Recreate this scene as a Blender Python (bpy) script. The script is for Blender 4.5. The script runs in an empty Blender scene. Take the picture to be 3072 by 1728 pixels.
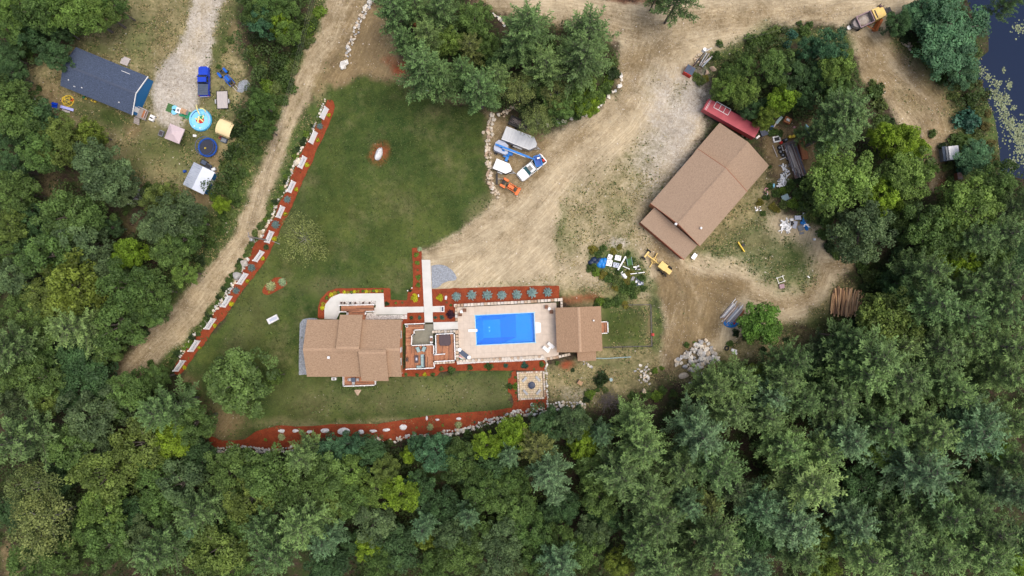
import bpy, bmesh, math, random
import numpy as np
from mathutils import Vector, Matrix, noise as mnoise
from mathutils.geometry import tessellate_polygon

# ------------------------------------------------------------------ camera, sky, sun, exposure
scene = bpy.context.scene
COL = scene.collection
S, H = 0.0625, 128.0          # metres of ground per photo pixel, camera height
cam_d = bpy.data.cameras.new('camera'); cam = bpy.data.objects.new('camera', cam_d); COL.objects.link(cam)
cam.location = (0, 0, H); cam.rotation_euler = (0, 0, 0)
cam_d.sensor_width = 36; cam_d.lens = 24; cam_d.clip_start = 1; cam_d.clip_end = 6000
scene.camera = cam
SUN_EL, SUN_AZ = math.radians(74), math.radians(95)      # azimuth measured from the top of the photo, clockwise
world = bpy.data.worlds.new('World'); scene.world = world; world.use_nodes = True
wn = world.node_tree; wn.nodes.clear()
wo = wn.nodes.new('ShaderNodeOutputWorld'); bg = wn.nodes.new('ShaderNodeBackground'); sky = wn.nodes.new('ShaderNodeTexSky')
sky.sky_type = 'NISHITA'; sky.sun_disc = False; sky.sun_elevation = SUN_EL; sky.sun_rotation = SUN_AZ
sky.dust_density = 6.0; sky.air_density = 1.0; sky.ozone_density = 0.6
bg.inputs['Strength'].default_value = 0.15
wn.links.new(sky.outputs[0], bg.inputs['Color']); wn.links.new(bg.outputs[0], wo.inputs['Surface'])
sun_d = bpy.data.lights.new('sun', 'SUN'); sun = bpy.data.objects.new('sun', sun_d); COL.objects.link(sun)
sun_d.energy = 1.35; sun_d.angle = math.radians(40); sun_d.color = (1.0, 0.955, 0.89)
sd = Vector((math.sin(SUN_AZ) * math.cos(SUN_EL), math.cos(SUN_AZ) * math.cos(SUN_EL), math.sin(SUN_EL)))
sun.rotation_euler = sd.to_track_quat('Z', 'Y').to_euler(); sun.location = sd * 200
scene.view_settings.view_transform = 'Standard'; scene.view_settings.look = 'None'
scene.view_settings.gamma = 1; scene.view_settings.use_curve_mapping = False
scene.view_settings.exposure = 0.27
scene.render.engine = 'CYCLES'
scene.cycles.max_bounces = 5; scene.cycles.transparent_max_bounces = 8

R = random.Random(7)
rng = np.random.default_rng(11)

# ------------------------------------------------------------------ helpers
def W(X, Y, z=0.0):
    k = S * (H - z) / H
    return Vector(((X - 1536) * k, (864 - Y) * k, z))
def Z(x0, y0, s, pts):                    # pixels read in an enlarged crop -> photo pixels
    return [(x0 + p[0] / s, y0 + p[1] / s) for p in pts]
def W2(pts, z=0.0):
    return [(W(x, y, z).x, W(x, y, z).y) for x, y in pts]
def ang(x0, y0, x1, y1):                  # world heading of a photo-space vector
    return math.atan2(-(y1 - y0), x1 - x0)

def tag(o, label=None, cat=None, group=None, kind=None):
    if label: o['label'] = label
    if cat: o['category'] = cat
    if group: o['group'] = group
    if kind: o['kind'] = kind
    return o

class MB:
    def __init__(s): s.v = []; s.f = []; s.m = []
    def add(s, vs, fs, m=0):
        b = len(s.v); s.v.extend([tuple(v) for v in vs])
        for f in fs: s.f.append([b + i for i in f]); s.m.append(m)
        return s
    def box(s, c, d, rz=0, taper=1.0, m=0, rx=0, ry=0):
        x, y, z = d[0] / 2, d[1] / 2, d[2] / 2
        M = Matrix.Rotation(rz, 3, 'Z') @ Matrix.Rotation(ry, 3, 'Y') @ Matrix.Rotation(rx, 3, 'X')
        vs = []
        for sz in (-1, 1):
            t = taper if sz > 0 else 1
            for sx, sy in ((-1, -1), (1, -1), (1, 1), (-1, 1)):
                vs.append(M @ Vector((sx * x * t, sy * y * t, sz * z)) + Vector(c))
        return s.add(vs, [[3, 2, 1, 0], [4, 5, 6, 7], [0, 1, 5, 4], [1, 2, 6, 5], [2, 3, 7, 6], [3, 0, 4, 7]], m)
    def prism(s, pts, z0, z1, inset=0.0, m=0, bottom=True, top=True):
        n = len(pts)
        a = sum(pts[i][0] * pts[(i + 1) % n][1] - pts[(i + 1) % n][0] * pts[i][1] for i in range(n))
        if a < 0: pts = pts[::-1]
        cx = sum(p[0] for p in pts) / n; cy = sum(p[1] for p in pts) / n
        tp = []
        for p in pts:
            d = math.hypot(p[0] - cx, p[1] - cy) or 1
            k = (d - inset) / d
            tp.append((cx + (p[0] - cx) * k, cy + (p[1] - cy) * k))
        vs = [(p[0], p[1], z0) for p in pts] + [(p[0], p[1], z1) for p in tp]
        fs = [[i, (i + 1) % n, n + (i + 1) % n, n + i] for i in range(n)]
        tris = tessellate_polygon([[Vector((p[0], p[1], 0)) for p in pts]])
        for t in tris:
            t = list(t)
            A, B, C = [Vector(pts[i]) for i in t]
            if (B - A).cross(C - A) < 0: t = t[::-1]
            if top: fs.append([n + i for i in t])
            if bottom: fs.append(t[::-1])
        return s.add(vs, fs, m)
    def cyl(s, p0, p1, r0, r1=None, n=8, cap=True, m=0):
        r1 = r0 if r1 is None else r1
        p0, p1 = Vector(p0), Vector(p1); d = (p1 - p0)
        if d.length < 1e-6: return s
        q = d.normalized().to_track_quat('Z', 'Y')
        vs = []
        for p, r in ((p0, r0), (p1, r1)):
            for i in range(n):
                t = 2 * math.pi * i / n
                vs.append(p + q @ Vector((r * math.cos(t), r * math.sin(t), 0)))
        fs = [[i, (i + 1) % n, n + (i + 1) % n, n + i] for i in range(n)]
        if cap: fs += [list(range(n))[::-1], [n + i for i in range(n)]]
        return s.add(vs, fs, m)
    def tube(s, pts, r, n=6, m=0):
        rr = r if isinstance(r, (list, tuple)) else [r] * len(pts)
        for i in range(len(pts) - 1): s.cyl(pts[i], pts[i + 1], rr[i], rr[i + 1], n, True, m)
        return s
    def torus(s, c, R_, r, n=24, k=8, m=0, tilt=None):
        vs = []; c = Vector(c)
        for i in range(n):
            a = 2 * math.pi * i / n
            for j in range(k):
                b = 2 * math.pi * j / k
                v = Vector(((R_ + r * math.cos(b)) * math.cos(a), (R_ + r * math.cos(b)) * math.sin(a), r * math.sin(b)))
                if tilt: v = tilt @ v
                vs.append(c + v)
        fs = [[i * k + j, ((i + 1) % n) * k + j, ((i + 1) % n) * k + (j + 1) % k, i * k + (j + 1) % k] for i in range(n) for j in range(k)]
        return s.add(vs, fs, m)
    def dome(s, c, rx, ry, rz, n=14, k=5, m=0):
        vs = []; c = Vector(c)
        for j in range(k):
            b = math.pi / 2 * j / k
            for i in range(n):
                a = 2 * math.pi * i / n
                vs.append(c + Vector((rx * math.cos(a) * math.cos(b), ry * math.sin(a) * math.cos(b), rz * math.sin(b))))
        vs.append(c + Vector((0, 0, rz)))
        fs = [[j * n + i, j * n + (i + 1) % n, (j + 1) * n + (i + 1) % n, (j + 1) * n + i] for j in range(k - 1) for i in range(n)]
        fs += [[(k - 1) * n + i, (k - 1) * n + (i + 1) % n, k * n] for i in range(n)] + [list(range(n))[::-1]]
        return s.add(vs, fs, m)
    def mesh(s, name, mats, smooth=False):
        me = bpy.data.meshes.new(name); me.from_pydata(s.v, [], s.f)
        for mt in (mats if isinstance(mats, (list, tuple)) else [mats]): me.materials.append(mt)
        if any(s.m): me.polygons.foreach_set('material_index', s.m)
        if smooth: me.polygons.foreach_set('use_smooth', [True] * len(me.polygons))
        me.update(); return me
    def build(s, name, mats, parent=None, smooth=False, loc=None, kind=None):
        o = bpy.data.objects.new(name, s.mesh(name, mats, smooth)); COL.objects.link(o)
        if parent: o.parent = parent
        if loc: o.location = loc
        if kind: o['kind'] = kind
        return o

def thing(name, label, cat, loc=(0, 0, 0), rz=0, group=None):
    o = bpy.data.objects.new(name, None); COL.objects.link(o)
    o.location = loc; o.rotation_euler = (0, 0, rz); o.empty_display_size = 0.3
    return tag(o, label, cat, group)
def inst(name, me, parent=None, loc=(0, 0, 0), rot=(0, 0, 0), sc=(1, 1, 1), color=None):
    o = bpy.data.objects.new(name, me); COL.objects.link(o)
    if parent: o.parent = parent
    o.location = loc; o.rotation_euler = rot; o.scale = sc
    if color: o.color = color
    return o
def copy_tree(o, parent=None):
    c = o.copy(); COL.objects.link(c)
    if parent: c.parent = parent
    for ch in o.children: copy_tree(ch, c)
    return c
def rrect(l, w, r, cx=0, cy=0, n=3):
    out = []
    for qx, qy, a0 in ((1, 1, 0), (-1, 1, 90), (-1, -1, 180), (1, -1, 270)):
        for i in range(n + 1):
            a = math.radians(a0 + 90 * i / n)
            out.append((cx + qx * (l / 2 - r) + r * math.cos(a), cy + qy * (w / 2 - r) + r * math.sin(a)))
    return out
def circ(r, n=20, cx=0, cy=0): return [(cx + r * math.cos(2 * math.pi * i / n), cy + r * math.sin(2 * math.pi * i / n)) for i in range(n)]
def resample(pts, step):
    out = []; acc = 0
    for (x0, y0), (x1, y1) in zip(pts, pts[1:]):
        L = math.hypot(x1 - x0, y1 - y0)
        while acc <= L and L > 0:
            t = acc / L; out.append((x0 + (x1 - x0) * t, y0 + (y1 - y0) * t, math.atan2(y1 - y0, x1 - x0))); acc += step
        acc -= L
    return out
def ragged(pts, step, amp, closed=True, seed=0):      # subdivide an outline and make it uneven
    r = random.Random(seed); P = pts + ([pts[0]] if closed else [])
    out = []
    for x, y, a in resample(P, step):
        n = mnoise.noise(Vector((x * 0.35 / step, y * 0.35 / step, seed))) * amp * 1.6 + r.uniform(-1, 1) * amp * 0.4
        out.append((x - math.sin(a) * n, y + math.cos(a) * n))
    return out

# ------------------------------------------------------------------ materials
def nt(name):
    m = bpy.data.materials.new(name); m.use_nodes = True; t = m.node_tree
    return m, t, t.nodes['Principled BSDF']
def mat(name, c, c2=None, scale=3.0, rough=0.75, metal=0.0, stretch=(1, 1, 1), bump=0.0, detail=4, spread=(0.35, 0.65), coord='Object', rand=0.0, spec=0.3, fine=0.0, fine_scale=18):
    m, t, b = nt(name); N, L = t.nodes, t.links
    b.inputs['Roughness'].default_value = rough; b.inputs['Metallic'].default_value = metal
    b.inputs['Specular IOR Level'].default_value = spec
    c2 = c2 or tuple(x * 0.8 for x in c)
    tc = N.new('ShaderNodeTexCoord'); mp = N.new('ShaderNodeMapping'); mp.inputs['Scale'].default_value = stretch
    L.new(tc.outputs[coord], mp.inputs['Vector'])
    n = N.new('ShaderNodeTexNoise'); n.inputs['Scale'].default_value = scale; n.inputs['Detail'].default_value = detail; n.inputs['Roughness'].default_value = 0.65
    L.new(mp.outputs[0], n.inputs['Vector'])
    r = N.new('ShaderNodeValToRGB'); r.color_ramp.elements[0].position = spread[0]; r.color_ramp.elements[1].position = spread[1]
    r.color_ramp.elements[0].color = (*c, 1); r.color_ramp.elements[1].color = (*c2, 1)
    L.new(n.outputs['Fac'], r.inputs['Fac']); out = r.outputs[0]
    if fine:
        n2 = N.new('ShaderNodeTexNoise'); n2.inputs['Scale'].default_value = fine_scale; n2.inputs['Detail'].default_value = 2
        L.new(mp.outputs[0], n2.inputs['Vector'])
        mr = N.new('ShaderNodeMapRange'); mr.inputs[1].default_value = 0.3; mr.inputs[2].default_value = 0.7; mr.inputs[3].default_value = 1 - fine; mr.inputs[4].default_value = 1 + fine
        L.new(n2.outputs['Fac'], mr.inputs[0])
        mx = N.new('ShaderNodeVectorMath'); mx.operation = 'SCALE'
        L.new(out, mx.inputs[0]); L.new(mr.outputs[0], mx.inputs['Scale']); out = mx.outputs[0]
    if rand:
        oi = N.new('ShaderNodeObjectInfo'); mr = N.new('ShaderNodeMapRange'); mr.inputs[3].default_value = 1 - rand; mr.inputs[4].default_value = 1 + rand
        L.new(oi.outputs['Random'], mr.inputs[0])
        mx = N.new('ShaderNodeVectorMath'); mx.operation = 'SCALE'
        L.new(out, mx.inputs[0]); L.new(mr.outputs[0], mx.inputs['Scale']); out = mx.outputs[0]
    L.new(out, b.inputs['Base Color'])
    if bump:
        bp = N.new('ShaderNodeBump'); bp.inputs['Strength'].default_value = bump; bp.inputs['Distance'].default_value = 0.05
        L.new(n.outputs['Fac'], bp.inputs['Height']); L.new(bp.outputs[0], b.inputs['Normal'])
    return m
def rough_rand(m):  # colour choice per object from a small palette
    return m
def mat_palette(name, cols, rough=0.85, scale=4, amt=0.25, spec=0.2):
    """each object takes one colour of the palette, mottled with noise"""
    m, t, b = nt(name); N, L = t.nodes, t.links
    b.inputs['Roughness'].default_value = rough; b.inputs['Specular IOR Level'].default_value = spec
    oi = N.new('ShaderNodeObjectInfo'); r = N.new('ShaderNodeValToRGB'); r.color_ramp.interpolation = 'CONSTANT'
    while len(r.color_ramp.elements) < len(cols): r.color_ramp.elements.new(0.5)
    for i, c in enumerate(cols):
        r.color_ramp.elements[i].position = i / len(cols); r.color_ramp.elements[i].color = (*c, 1)
    L.new(oi.outputs['Random'], r.inputs['Fac'])
    tc = N.new('ShaderNodeTexCoord'); n = N.new('ShaderNodeTexNoise'); n.inputs['Scale'].default_value = scale; n.inputs['Detail'].default_value = 4
    L.new(tc.outputs['Object'], n.inputs['Vector'])
    mr = N.new('ShaderNodeMapRange'); mr.inputs[1].default_value = 0.3; mr.inputs[2].default_value = 0.7; mr.inputs[3].default_value = 1 - amt; mr.inputs[4].default_value = 1 + amt
    L.new(n.outputs['Fac'], mr.inputs[0])
    mx = N.new('ShaderNodeVectorMath'); mx.operation = 'SCALE'
    L.new(r.outputs[0], mx.inputs[0]); L.new(mr.outputs[0], mx.inputs['Scale']); L.new(mx.outputs[0], b.inputs['Base Color'])
    return m
def mat_leaf(name, transl=0.3, tone=0.52, yellow=0.06):
    """foliage: object colour, varied by leaf clump and by noise over the crown"""
    m, t, b = nt(name); N, L = t.nodes, t.links
    oi = N.new('ShaderNodeObjectInfo'); at = N.new('ShaderNodeAttribute'); at.attribute_name = 'tone'
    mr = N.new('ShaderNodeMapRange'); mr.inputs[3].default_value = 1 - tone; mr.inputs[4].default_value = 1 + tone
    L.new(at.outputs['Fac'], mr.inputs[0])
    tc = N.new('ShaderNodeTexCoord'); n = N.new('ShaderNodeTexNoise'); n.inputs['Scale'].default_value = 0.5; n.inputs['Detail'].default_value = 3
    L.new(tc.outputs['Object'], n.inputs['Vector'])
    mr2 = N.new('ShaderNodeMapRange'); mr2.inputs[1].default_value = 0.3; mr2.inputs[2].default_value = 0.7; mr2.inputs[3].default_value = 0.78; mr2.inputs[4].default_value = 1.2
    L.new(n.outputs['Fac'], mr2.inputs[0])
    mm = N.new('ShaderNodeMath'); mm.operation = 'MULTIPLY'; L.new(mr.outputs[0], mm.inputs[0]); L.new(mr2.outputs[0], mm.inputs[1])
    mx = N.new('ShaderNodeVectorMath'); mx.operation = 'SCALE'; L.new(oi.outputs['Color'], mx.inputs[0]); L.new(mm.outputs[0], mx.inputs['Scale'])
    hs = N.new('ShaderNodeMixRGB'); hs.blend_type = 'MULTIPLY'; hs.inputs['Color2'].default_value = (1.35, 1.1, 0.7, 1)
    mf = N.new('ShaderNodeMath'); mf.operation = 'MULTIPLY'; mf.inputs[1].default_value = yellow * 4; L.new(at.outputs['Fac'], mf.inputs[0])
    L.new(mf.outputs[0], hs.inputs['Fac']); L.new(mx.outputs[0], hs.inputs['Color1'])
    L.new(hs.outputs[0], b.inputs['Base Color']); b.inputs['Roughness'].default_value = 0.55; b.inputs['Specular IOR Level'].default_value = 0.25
    tr = N.new('ShaderNodeBsdfTranslucent'); L.new(hs.outputs[0], tr.inputs['Color'])
    ms = N.new('ShaderNodeMixShader'); ms.inputs['Fac'].default_value = transl
    L.new(b.outputs[0], ms.inputs[1]); L.new(tr.outputs[0], ms.inputs[2]); L.new(ms.outputs[0], N['Material Output'].inputs['Surface'])
    return m

M = {}
M['leaf'] = mat_leaf('leaf'); M['needle'] = mat_leaf('needle', 0.2, 0.55, 0.05)
M['bark'] = mat('bark', (0.16, 0.14, 0.125), (0.09, 0.075, 0.065), 6, 0.9, stretch=(1, 1, .3))
M['bark_pale'] = mat('bark_pale', (0.42, 0.40, 0.37), (0.28, 0.26, 0.24), 6, 0.9)
M['stone'] = mat_palette('stone', [(0.62, 0.56, 0.46), (0.52, 0.50, 0.46), (0.70, 0.65, 0.56), (0.44, 0.41, 0.37), (0.56, 0.46, 0.34), (0.66, 0.64, 0.60), (0.40, 0.40, 0.40)])
M['stone_tan'] = mat_palette('stone_tan', [(0.55, 0.47, 0.36), (0.48, 0.38, 0.27), (0.58, 0.53, 0.45), (0.40, 0.30, 0.22), (0.52, 0.44, 0.34)])
M['block'] = mat_palette('block', [(0.47, 0.40, 0.32), (0.54, 0.47, 0.39), (0.36, 0.25, 0.17), (0.58, 0.52, 0.45), (0.44, 0.33, 0.24), (0.50, 0.46, 0.42)])
M['boulder'] = mat('boulder', (0.42, 0.41, 0.40), (0.27, 0.27, 0.27), 1.2, 0.85, bump=0.4, detail=8)
M['white_rock'] = mat('white_rock', (0.72, 0.72, 0.72), (0.5, 0.5, 0.52), 1.6, 0.8, bump=0.4)
M['mulch'] = mat('mulch', (0.25, 0.052, 0.018), (0.17, 0.032, 0.012), 0.9, 0.95, detail=9, fine=0.28, fine_scale=9, bump=0.3)
M['concrete'] = mat('concrete', (0.58, 0.575, 0.55), (0.50, 0.50, 0.47), 0.5, 0.85, detail=6, fine=0.05)
M['concrete_dark'] = mat('concrete_dark', (0.24, 0.23, 0.18), (0.17, 0.165, 0.13), 0.9, 0.8, detail=6)
M['deck_slab'] = mat('deck_slab', (0.555, 0.475, 0.40), (0.49, 0.415, 0.345), 1.2, 0.85, detail=6, rand=0.03, fine=0.06)
M['grout'] = mat('grout', (0.40, 0.35, 0.30), None, 3, 0.9)
M['paver'] = mat_palette('paver', [(0.52, 0.42, 0.28), (0.58, 0.48, 0.34), (0.55, 0.46, 0.30), (0.49, 0.38, 0.26), (0.60, 0.51, 0.37)], amt=0.12)
M['paver_joint'] = mat('paver_joint', (0.22, 0.17, 0.12), None, 3, 0.9)
M['pebble_grey'] = mat('pebble_grey', (0.30, 0.33, 0.37), (0.19, 0.205, 0.23), 3.5, 0.9, detail=6, spread=(.4, .6), bump=0.6)
M['pebble_white'] = mat('pebble_white', (0.62, 0.60, 0.57), (0.30, 0.27, 0.25), 5, 0.9, detail=5, spread=(.46, .6), bump=0.6)
M['shingle_tan'] = mat('shingle_tan', (0.375, 0.260, 0.172), (0.275, 0.182, 0.118), 2.6, 0.95, stretch=(1, 2.2, 1), detail=6, spread=(.3, .7), fine=0.22, fine_scale=5)
M['shingle_brown'] = mat('shingle_brown', (0.345, 0.252, 0.180), (0.275, 0.195, 0.138), 2.6, 0.95, stretch=(1, 2.2, 1), detail=6, spread=(.3, .7), fine=0.16, fine_scale=5)
M['shingle_pool'] = mat('shingle_pool', (0.34, 0.225, 0.145), (0.25, 0.16, 0.10), 2.6, 0.95, stretch=(1, 2.6, 1), detail=6, spread=(.3, .7), fine=0.2, fine_scale=5)
M['shingle_blue'] = mat('shingle_blue', (0.070, 0.095, 0.155), (0.042, 0.058, 0.098), 2.8, 0.9, stretch=(1, 2, 1), detail=6, spread=(.3, .7), fine=0.3, fine_scale=5)
M['ridge_tan'] = mat('ridge_tan', (0.44, 0.30, 0.20), None, 3, 0.9)
M['ridge_blue'] = mat('ridge_blue', (0.07, 0.09, 0.14), None, 3, 0.9)
M['siding_orange'] = mat('siding_orange', (0.62, 0.27, 0.14), (0.55, 0.24, 0.12), 2, 0.7, stretch=(.2, .2, 4))
M['siding_red'] = mat('siding_red', (0.33, 0.12, 0.07), None, 2, 0.8)
M['siding_blue'] = mat('siding_blue', (0.018, 0.155, 0.39), (0.014, 0.13, 0.33), 1.5, 0.6, stretch=(.2, .2, 5))
M['white'] = mat('white', (0.80, 0.80, 0.80), (0.74, 0.75, 0.76), 1.5, 0.5)
M['white_panel'] = mat('white_panel', (0.86, 0.87, 0.88), (0.80, 0.82, 0.86), 1.2, 0.35)
M['print'] = mat('print', (0.13, 0.14, 0.28), (0.30, 0.30, 0.42), 3, 0.6)
M['glass'] = mat('glass', (0.02, 0.025, 0.03), None, 1, 0.08, spec=0.6)
M['glass_teal'] = mat('glass_teal', (0.03, 0.10, 0.11), None, 1, 0.12, spec=0.6)
M['black'] = mat('black', (0.02, 0.02, 0.022), (0.035, 0.035, 0.04), 3, 0.6)
M['rubber'] = mat('rubber', (0.025, 0.025, 0.027), None, 3, 0.85)
M['steel'] = mat('steel', (0.50, 0.51, 0.52), (0.38, 0.39, 0.41), 3, 0.45, metal=0.5)
M['galv'] = mat('galv', (0.42, 0.47, 0.53), (0.30, 0.34, 0.40), 1.0, 0.5, metal=0.3, stretch=(1, 1, 1))
M['roof_white'] = mat('roof_white', (0.62, 0.67, 0.76), (0.55, 0.60, 0.70), 0.8, 0.55)
M['truck_blue'] = mat('truck_blue', (0.006, 0.05, 0.50), (0.006, 0.04, 0.42), 1, 0.25, spec=0.6)
M['tractor_blue'] = mat('tractor_blue', (0.010, 0.12, 0.55), (0.008, 0.09, 0.42), 2, 0.4)
M['lift_blue'] = mat('lift_blue', (0.010, 0.20, 0.62), (0.01, 0.15, 0.5), 2, 0.4)
M['lift_grey'] = mat('lift_grey', (0.42, 0.46, 0.56), (0.36, 0.40, 0.5), 1, 0.4)
M['tonneau'] = mat('tonneau', (0.075, 0.10, 0.15), (0.06, 0.08, 0.12), 2, 0.7)
M['wood_deck'] = mat_palette('wood_deck', [(0.42, 0.20, 0.11), (0.36, 0.16, 0.085), (0.47, 0.24, 0.14), (0.25, 0.11, 0.07), (0.45, 0.22, 0.12)], amt=0.3)
M['wood_grey'] = mat('wood_grey', (0.36, 0.33, 0.31), (0.22, 0.19, 0.18), 4, 0.9, stretch=(.3, 3, 1))
M['wood_pale'] = mat('wood_pale', (0.50, 0.46, 0.44), (0.38, 0.35, 0.36), 4, 0.9, stretch=(.3, 3, 1))
M['wood_new'] = mat('wood_new', (0.52, 0.33, 0.20), (0.42, 0.25, 0.15), 4, 0.85, stretch=(.3, 3, 1))
M['log'] = mat_palette('log', [(0.60, 0.37, 0.20), (0.42, 0.25, 0.14), (0.68, 0.46, 0.28), (0.26, 0.16, 0.10), (0.62, 0.38, 0.20)], amt=0.45, scale=2.5)
M['rust'] = mat('rust', (0.16, 0.085, 0.065), (0.10, 0.10, 0.115), 1.5, 0.85, detail=6, stretch=(.4, 2, 1))
M['orange_brown'] = mat('orange_brown', (0.38, 0.15, 0.06), (0.25, 0.10, 0.05), 2, 0.8)
M['container_red'] = mat('container_red', (0.46, 0.085, 0.105), (0.38, 0.065, 0.085), 0.8, 0.55, detail=6)
M['red'] = mat('red', (0.55, 0.03, 0.02), (0.42, 0.02, 0.015), 2, 0.5)
M['pink'] = mat('pink', (0.75, 0.35, 0.42), None, 2, 0.5)
M['orange'] = mat('orange', (0.75, 0.17, 0.04), (0.65, 0.14, 0.03), 2, 0.45)
M['yellow'] = mat('yellow', (0.72, 0.52, 0.18), (0.62, 0.44, 0.14), 1.5, 0.5)
M['yellow_bright'] = mat('yellow_bright', (0.80, 0.58, 0.06), None, 2, 0.5)
M['plow_rust'] = mat('plow_rust', (0.36, 0.24, 0.27), (0.26, 0.17, 0.20), 2, 0.6)
M['plow_orange'] = mat('plow_orange', (0.50, 0.16, 0.05), (0.32, 0.09, 0.03), 2, 0.6)
M['dump_grey'] = mat('dump_grey', (0.30, 0.27, 0.27), (0.20, 0.17, 0.16), 2, 0.7)
M['gravel_load'] = mat('gravel_load', (0.42, 0.38, 0.34), (0.28, 0.23, 0.19), 1.2, 0.95)
M['tarp_blue'] = mat('tarp_blue', (0.015, 0.22, 0.62), (0.02, 0.15, 0.45), 2.5, 0.4, bump=0.5)
M['tarp_navy'] = mat('tarp_navy', (0.012, 0.025, 0.06), (0.02, 0.035, 0.08), 3, 0.4, bump=0.5)
M['canvas_pink'] = mat('canvas_pink', (0.56, 0.46, 0.48), (0.50, 0.41, 0.44), 0.6, 0.85)
M['canvas_tan'] = mat('canvas_tan', (0.78, 0.63, 0.36), (0.72, 0.57, 0.31), 0.7, 0.8)
M['canvas_tan_dark'] = mat('canvas_tan_dark', (0.42, 0.35, 0.19), None, 0.7, 0.8)
M['trailer_alu'] = mat('trailer_alu', (0.56, 0.58, 0.60), (0.42, 0.44, 0.47), 0.7, 0.4, stretch=(2.2, .4, 1), detail=6)
M['vinyl_blue'] = mat('vinyl_blue', (0.04, 0.30, 0.62), (0.05, 0.38, 0.68), 2, 0.3)
M['vinyl_light'] = mat('vinyl_light', (0.18, 0.52, 0.75), (0.25, 0.58, 0.78), 2, 0.3)
M['pool_toy_yellow'] = mat('pool_toy_yellow', (0.85, 0.78, 0.35), None, 2, 0.35)
M['turf_mat'] = mat('turf_mat', (0.06, 0.15, 0.05), None, 4, 0.95)
M['turf_teal'] = mat('turf_teal', (0.02, 0.26, 0.13), None, 4, 0.9)
M['trampoline_mat'] = mat('trampoline_mat', (0.035, 0.04, 0.06), None, 4, 0.8)
M['pad_blue'] = mat('pad_blue', (0.01, 0.06, 0.30), (0.012, 0.08, 0.38), 3, 0.4)
M['cover_brown'] = mat('cover_brown', (0.075, 0.05, 0.058), (0.06, 0.042, 0.05), 2, 0.6)
M['cushion'] = mat('cushion', (0.30, 0.42, 0.43), (0.24, 0.34, 0.36), 3, 0.9)
M['wicker'] = mat('wicker', (0.07, 0.06, 0.07), None, 5, 0.8)
M['wicker_brown'] = mat('wicker_brown', (0.22, 0.11, 0.07), None, 5, 0.8)
M['bench_grey'] = mat('bench_grey', (0.40, 0.41, 0.43), None, 3, 0.8)
M['liner'] = mat('liner', (0.002, 0.25, 0.80), (0.002, 0.22, 0.72), 1.0, 0.5)
M['liner_deep'] = mat('liner_deep', (0.003, 0.14, 0.55), None, 1.0, 0.5)
M['plastic_grey'] = mat('plastic_grey', (0.22, 0.24, 0.27), (0.15, 0.16, 0.18), 3, 0.6)
M['pipe_teal'] = mat('pipe_teal', (0.30, 0.42, 0.44), None, 3, 0.5)
M['wire'] = mat('wire', (0.16, 0.15, 0.14), None, 3, 0.7)
M['lily'] = mat_palette('lily', [(0.17, 0.21, 0.11), (0.24, 0.27, 0.15), (0.11, 0.15, 0.08)], rough=0.4)
M['stone_loose'] = mat('stone_loose', (.60, .54, .46), (.42, .37, .31), .7)
M['clod'] = mat('clod', (.22, .17, .11), (.14, .11, .08), .7)
M['brush'] = mat('brush', (0.22, 0.19, 0.18), (0.14, 0.12, 0.11), 3, 0.95)
# ------------------------------------------------------------------ ground
def vnoise(x, y, seed):
    r = np.random.default_rng(seed); T = r.random((64, 64))
    xi = np.floor(x).astype(int); yi = np.floor(y).astype(int); fx = x - xi; fy = y - yi
    fx = fx * fx * (3 - 2 * fx); fy = fy * fy * (3 - 2 * fy)
    a = T[xi % 64, yi % 64]; b = T[(xi + 1) % 64, yi % 64]; c = T[xi % 64, (yi + 1) % 64]; d = T[(xi + 1) % 64, (yi + 1) % 64]
    return (a * (1 - fx) + b * fx) * (1 - fy) + (c * (1 - fx) + d * fx) * fy
def fbm(x, y, sc, seed, o=4):
    v = 0; a = 0.5; s = 0
    for i in range(o):
        v = v + a * vnoise(x / sc, y / sc, seed + i); s += a; a *= 0.55; sc *= 0.5
    return v / s
def seg_dist(X, Y, pts, closed, hw=None):
    D = np.full(X.shape, 1e9); HWv = np.zeros(X.shape); T = np.zeros(X.shape); U = np.zeros(X.shape); acc = 0
    P = list(pts) + ([pts[0]] if closed else [])
    for i in range(len(P) - 1):
        (x0, y0), (x1, y1) = P[i][:2], P[i + 1][:2]
        dx, dy = x1 - x0, y1 - y0; L2 = dx * dx + dy * dy + 1e-9; L = math.sqrt(L2)
        t = np.clip(((X - x0) * dx + (Y - y0) * dy) / L2, 0, 1)
        d = np.hypot(X - x0 - t * dx, Y - y0 - t * dy); m = d < D
        D = np.where(m, d, D); T = np.where(m, acc + t * L, T)
        U = np.where(m, ((X - x0) * dy - (Y - y0) * dx) / L, U)
        if hw is not None: HWv = np.where(m, hw[i] + (hw[i + 1] - hw[i]) * t, HWv)
        acc += L
    return D, HWv, T, U
def inside(X, Y, pts):
    c = np.zeros(X.shape, bool); n = len(pts)
    for i in range(n):
        (x0, y0), (x1, y1) = pts[i], pts[(i + 1) % n]
        if y0 == y1: continue
        c ^= ((y0 > Y) != (y1 > Y)) & (X < (x1 - x0) * (Y - y0) / (y1 - y0) + x0)
    return c
def poly_w(X, Y, pts, f):
    d = seg_dist(X, Y, pts, True)[0]; s = np.where(inside(X, Y, pts), d, -d)
    return np.clip(s / f * 0.5 + 0.5, 0, 1)
def line_w(X, Y, pts, hw, f):
    if not isinstance(hw, (list, tuple)): hw = [hw] * len(pts)
    d, h, _, _ = seg_dist(X, Y, pts, False, hw)
    return np.clip((h - d) / f * 0.5 + 0.5, 0, 1)
def blob_w(X, Y, cx, cy, rx, ry, rot=0):
    c, s = math.cos(math.radians(rot)), math.sin(math.radians(rot))
    u = ((X - cx) * c + (Y - cy) * s) / rx; v = (-(X - cx) * s + (Y - cy) * c) / ry
    return np.clip(1.35 - np.sqrt(u * u + v * v), 0, 1) ** 1.0

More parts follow.
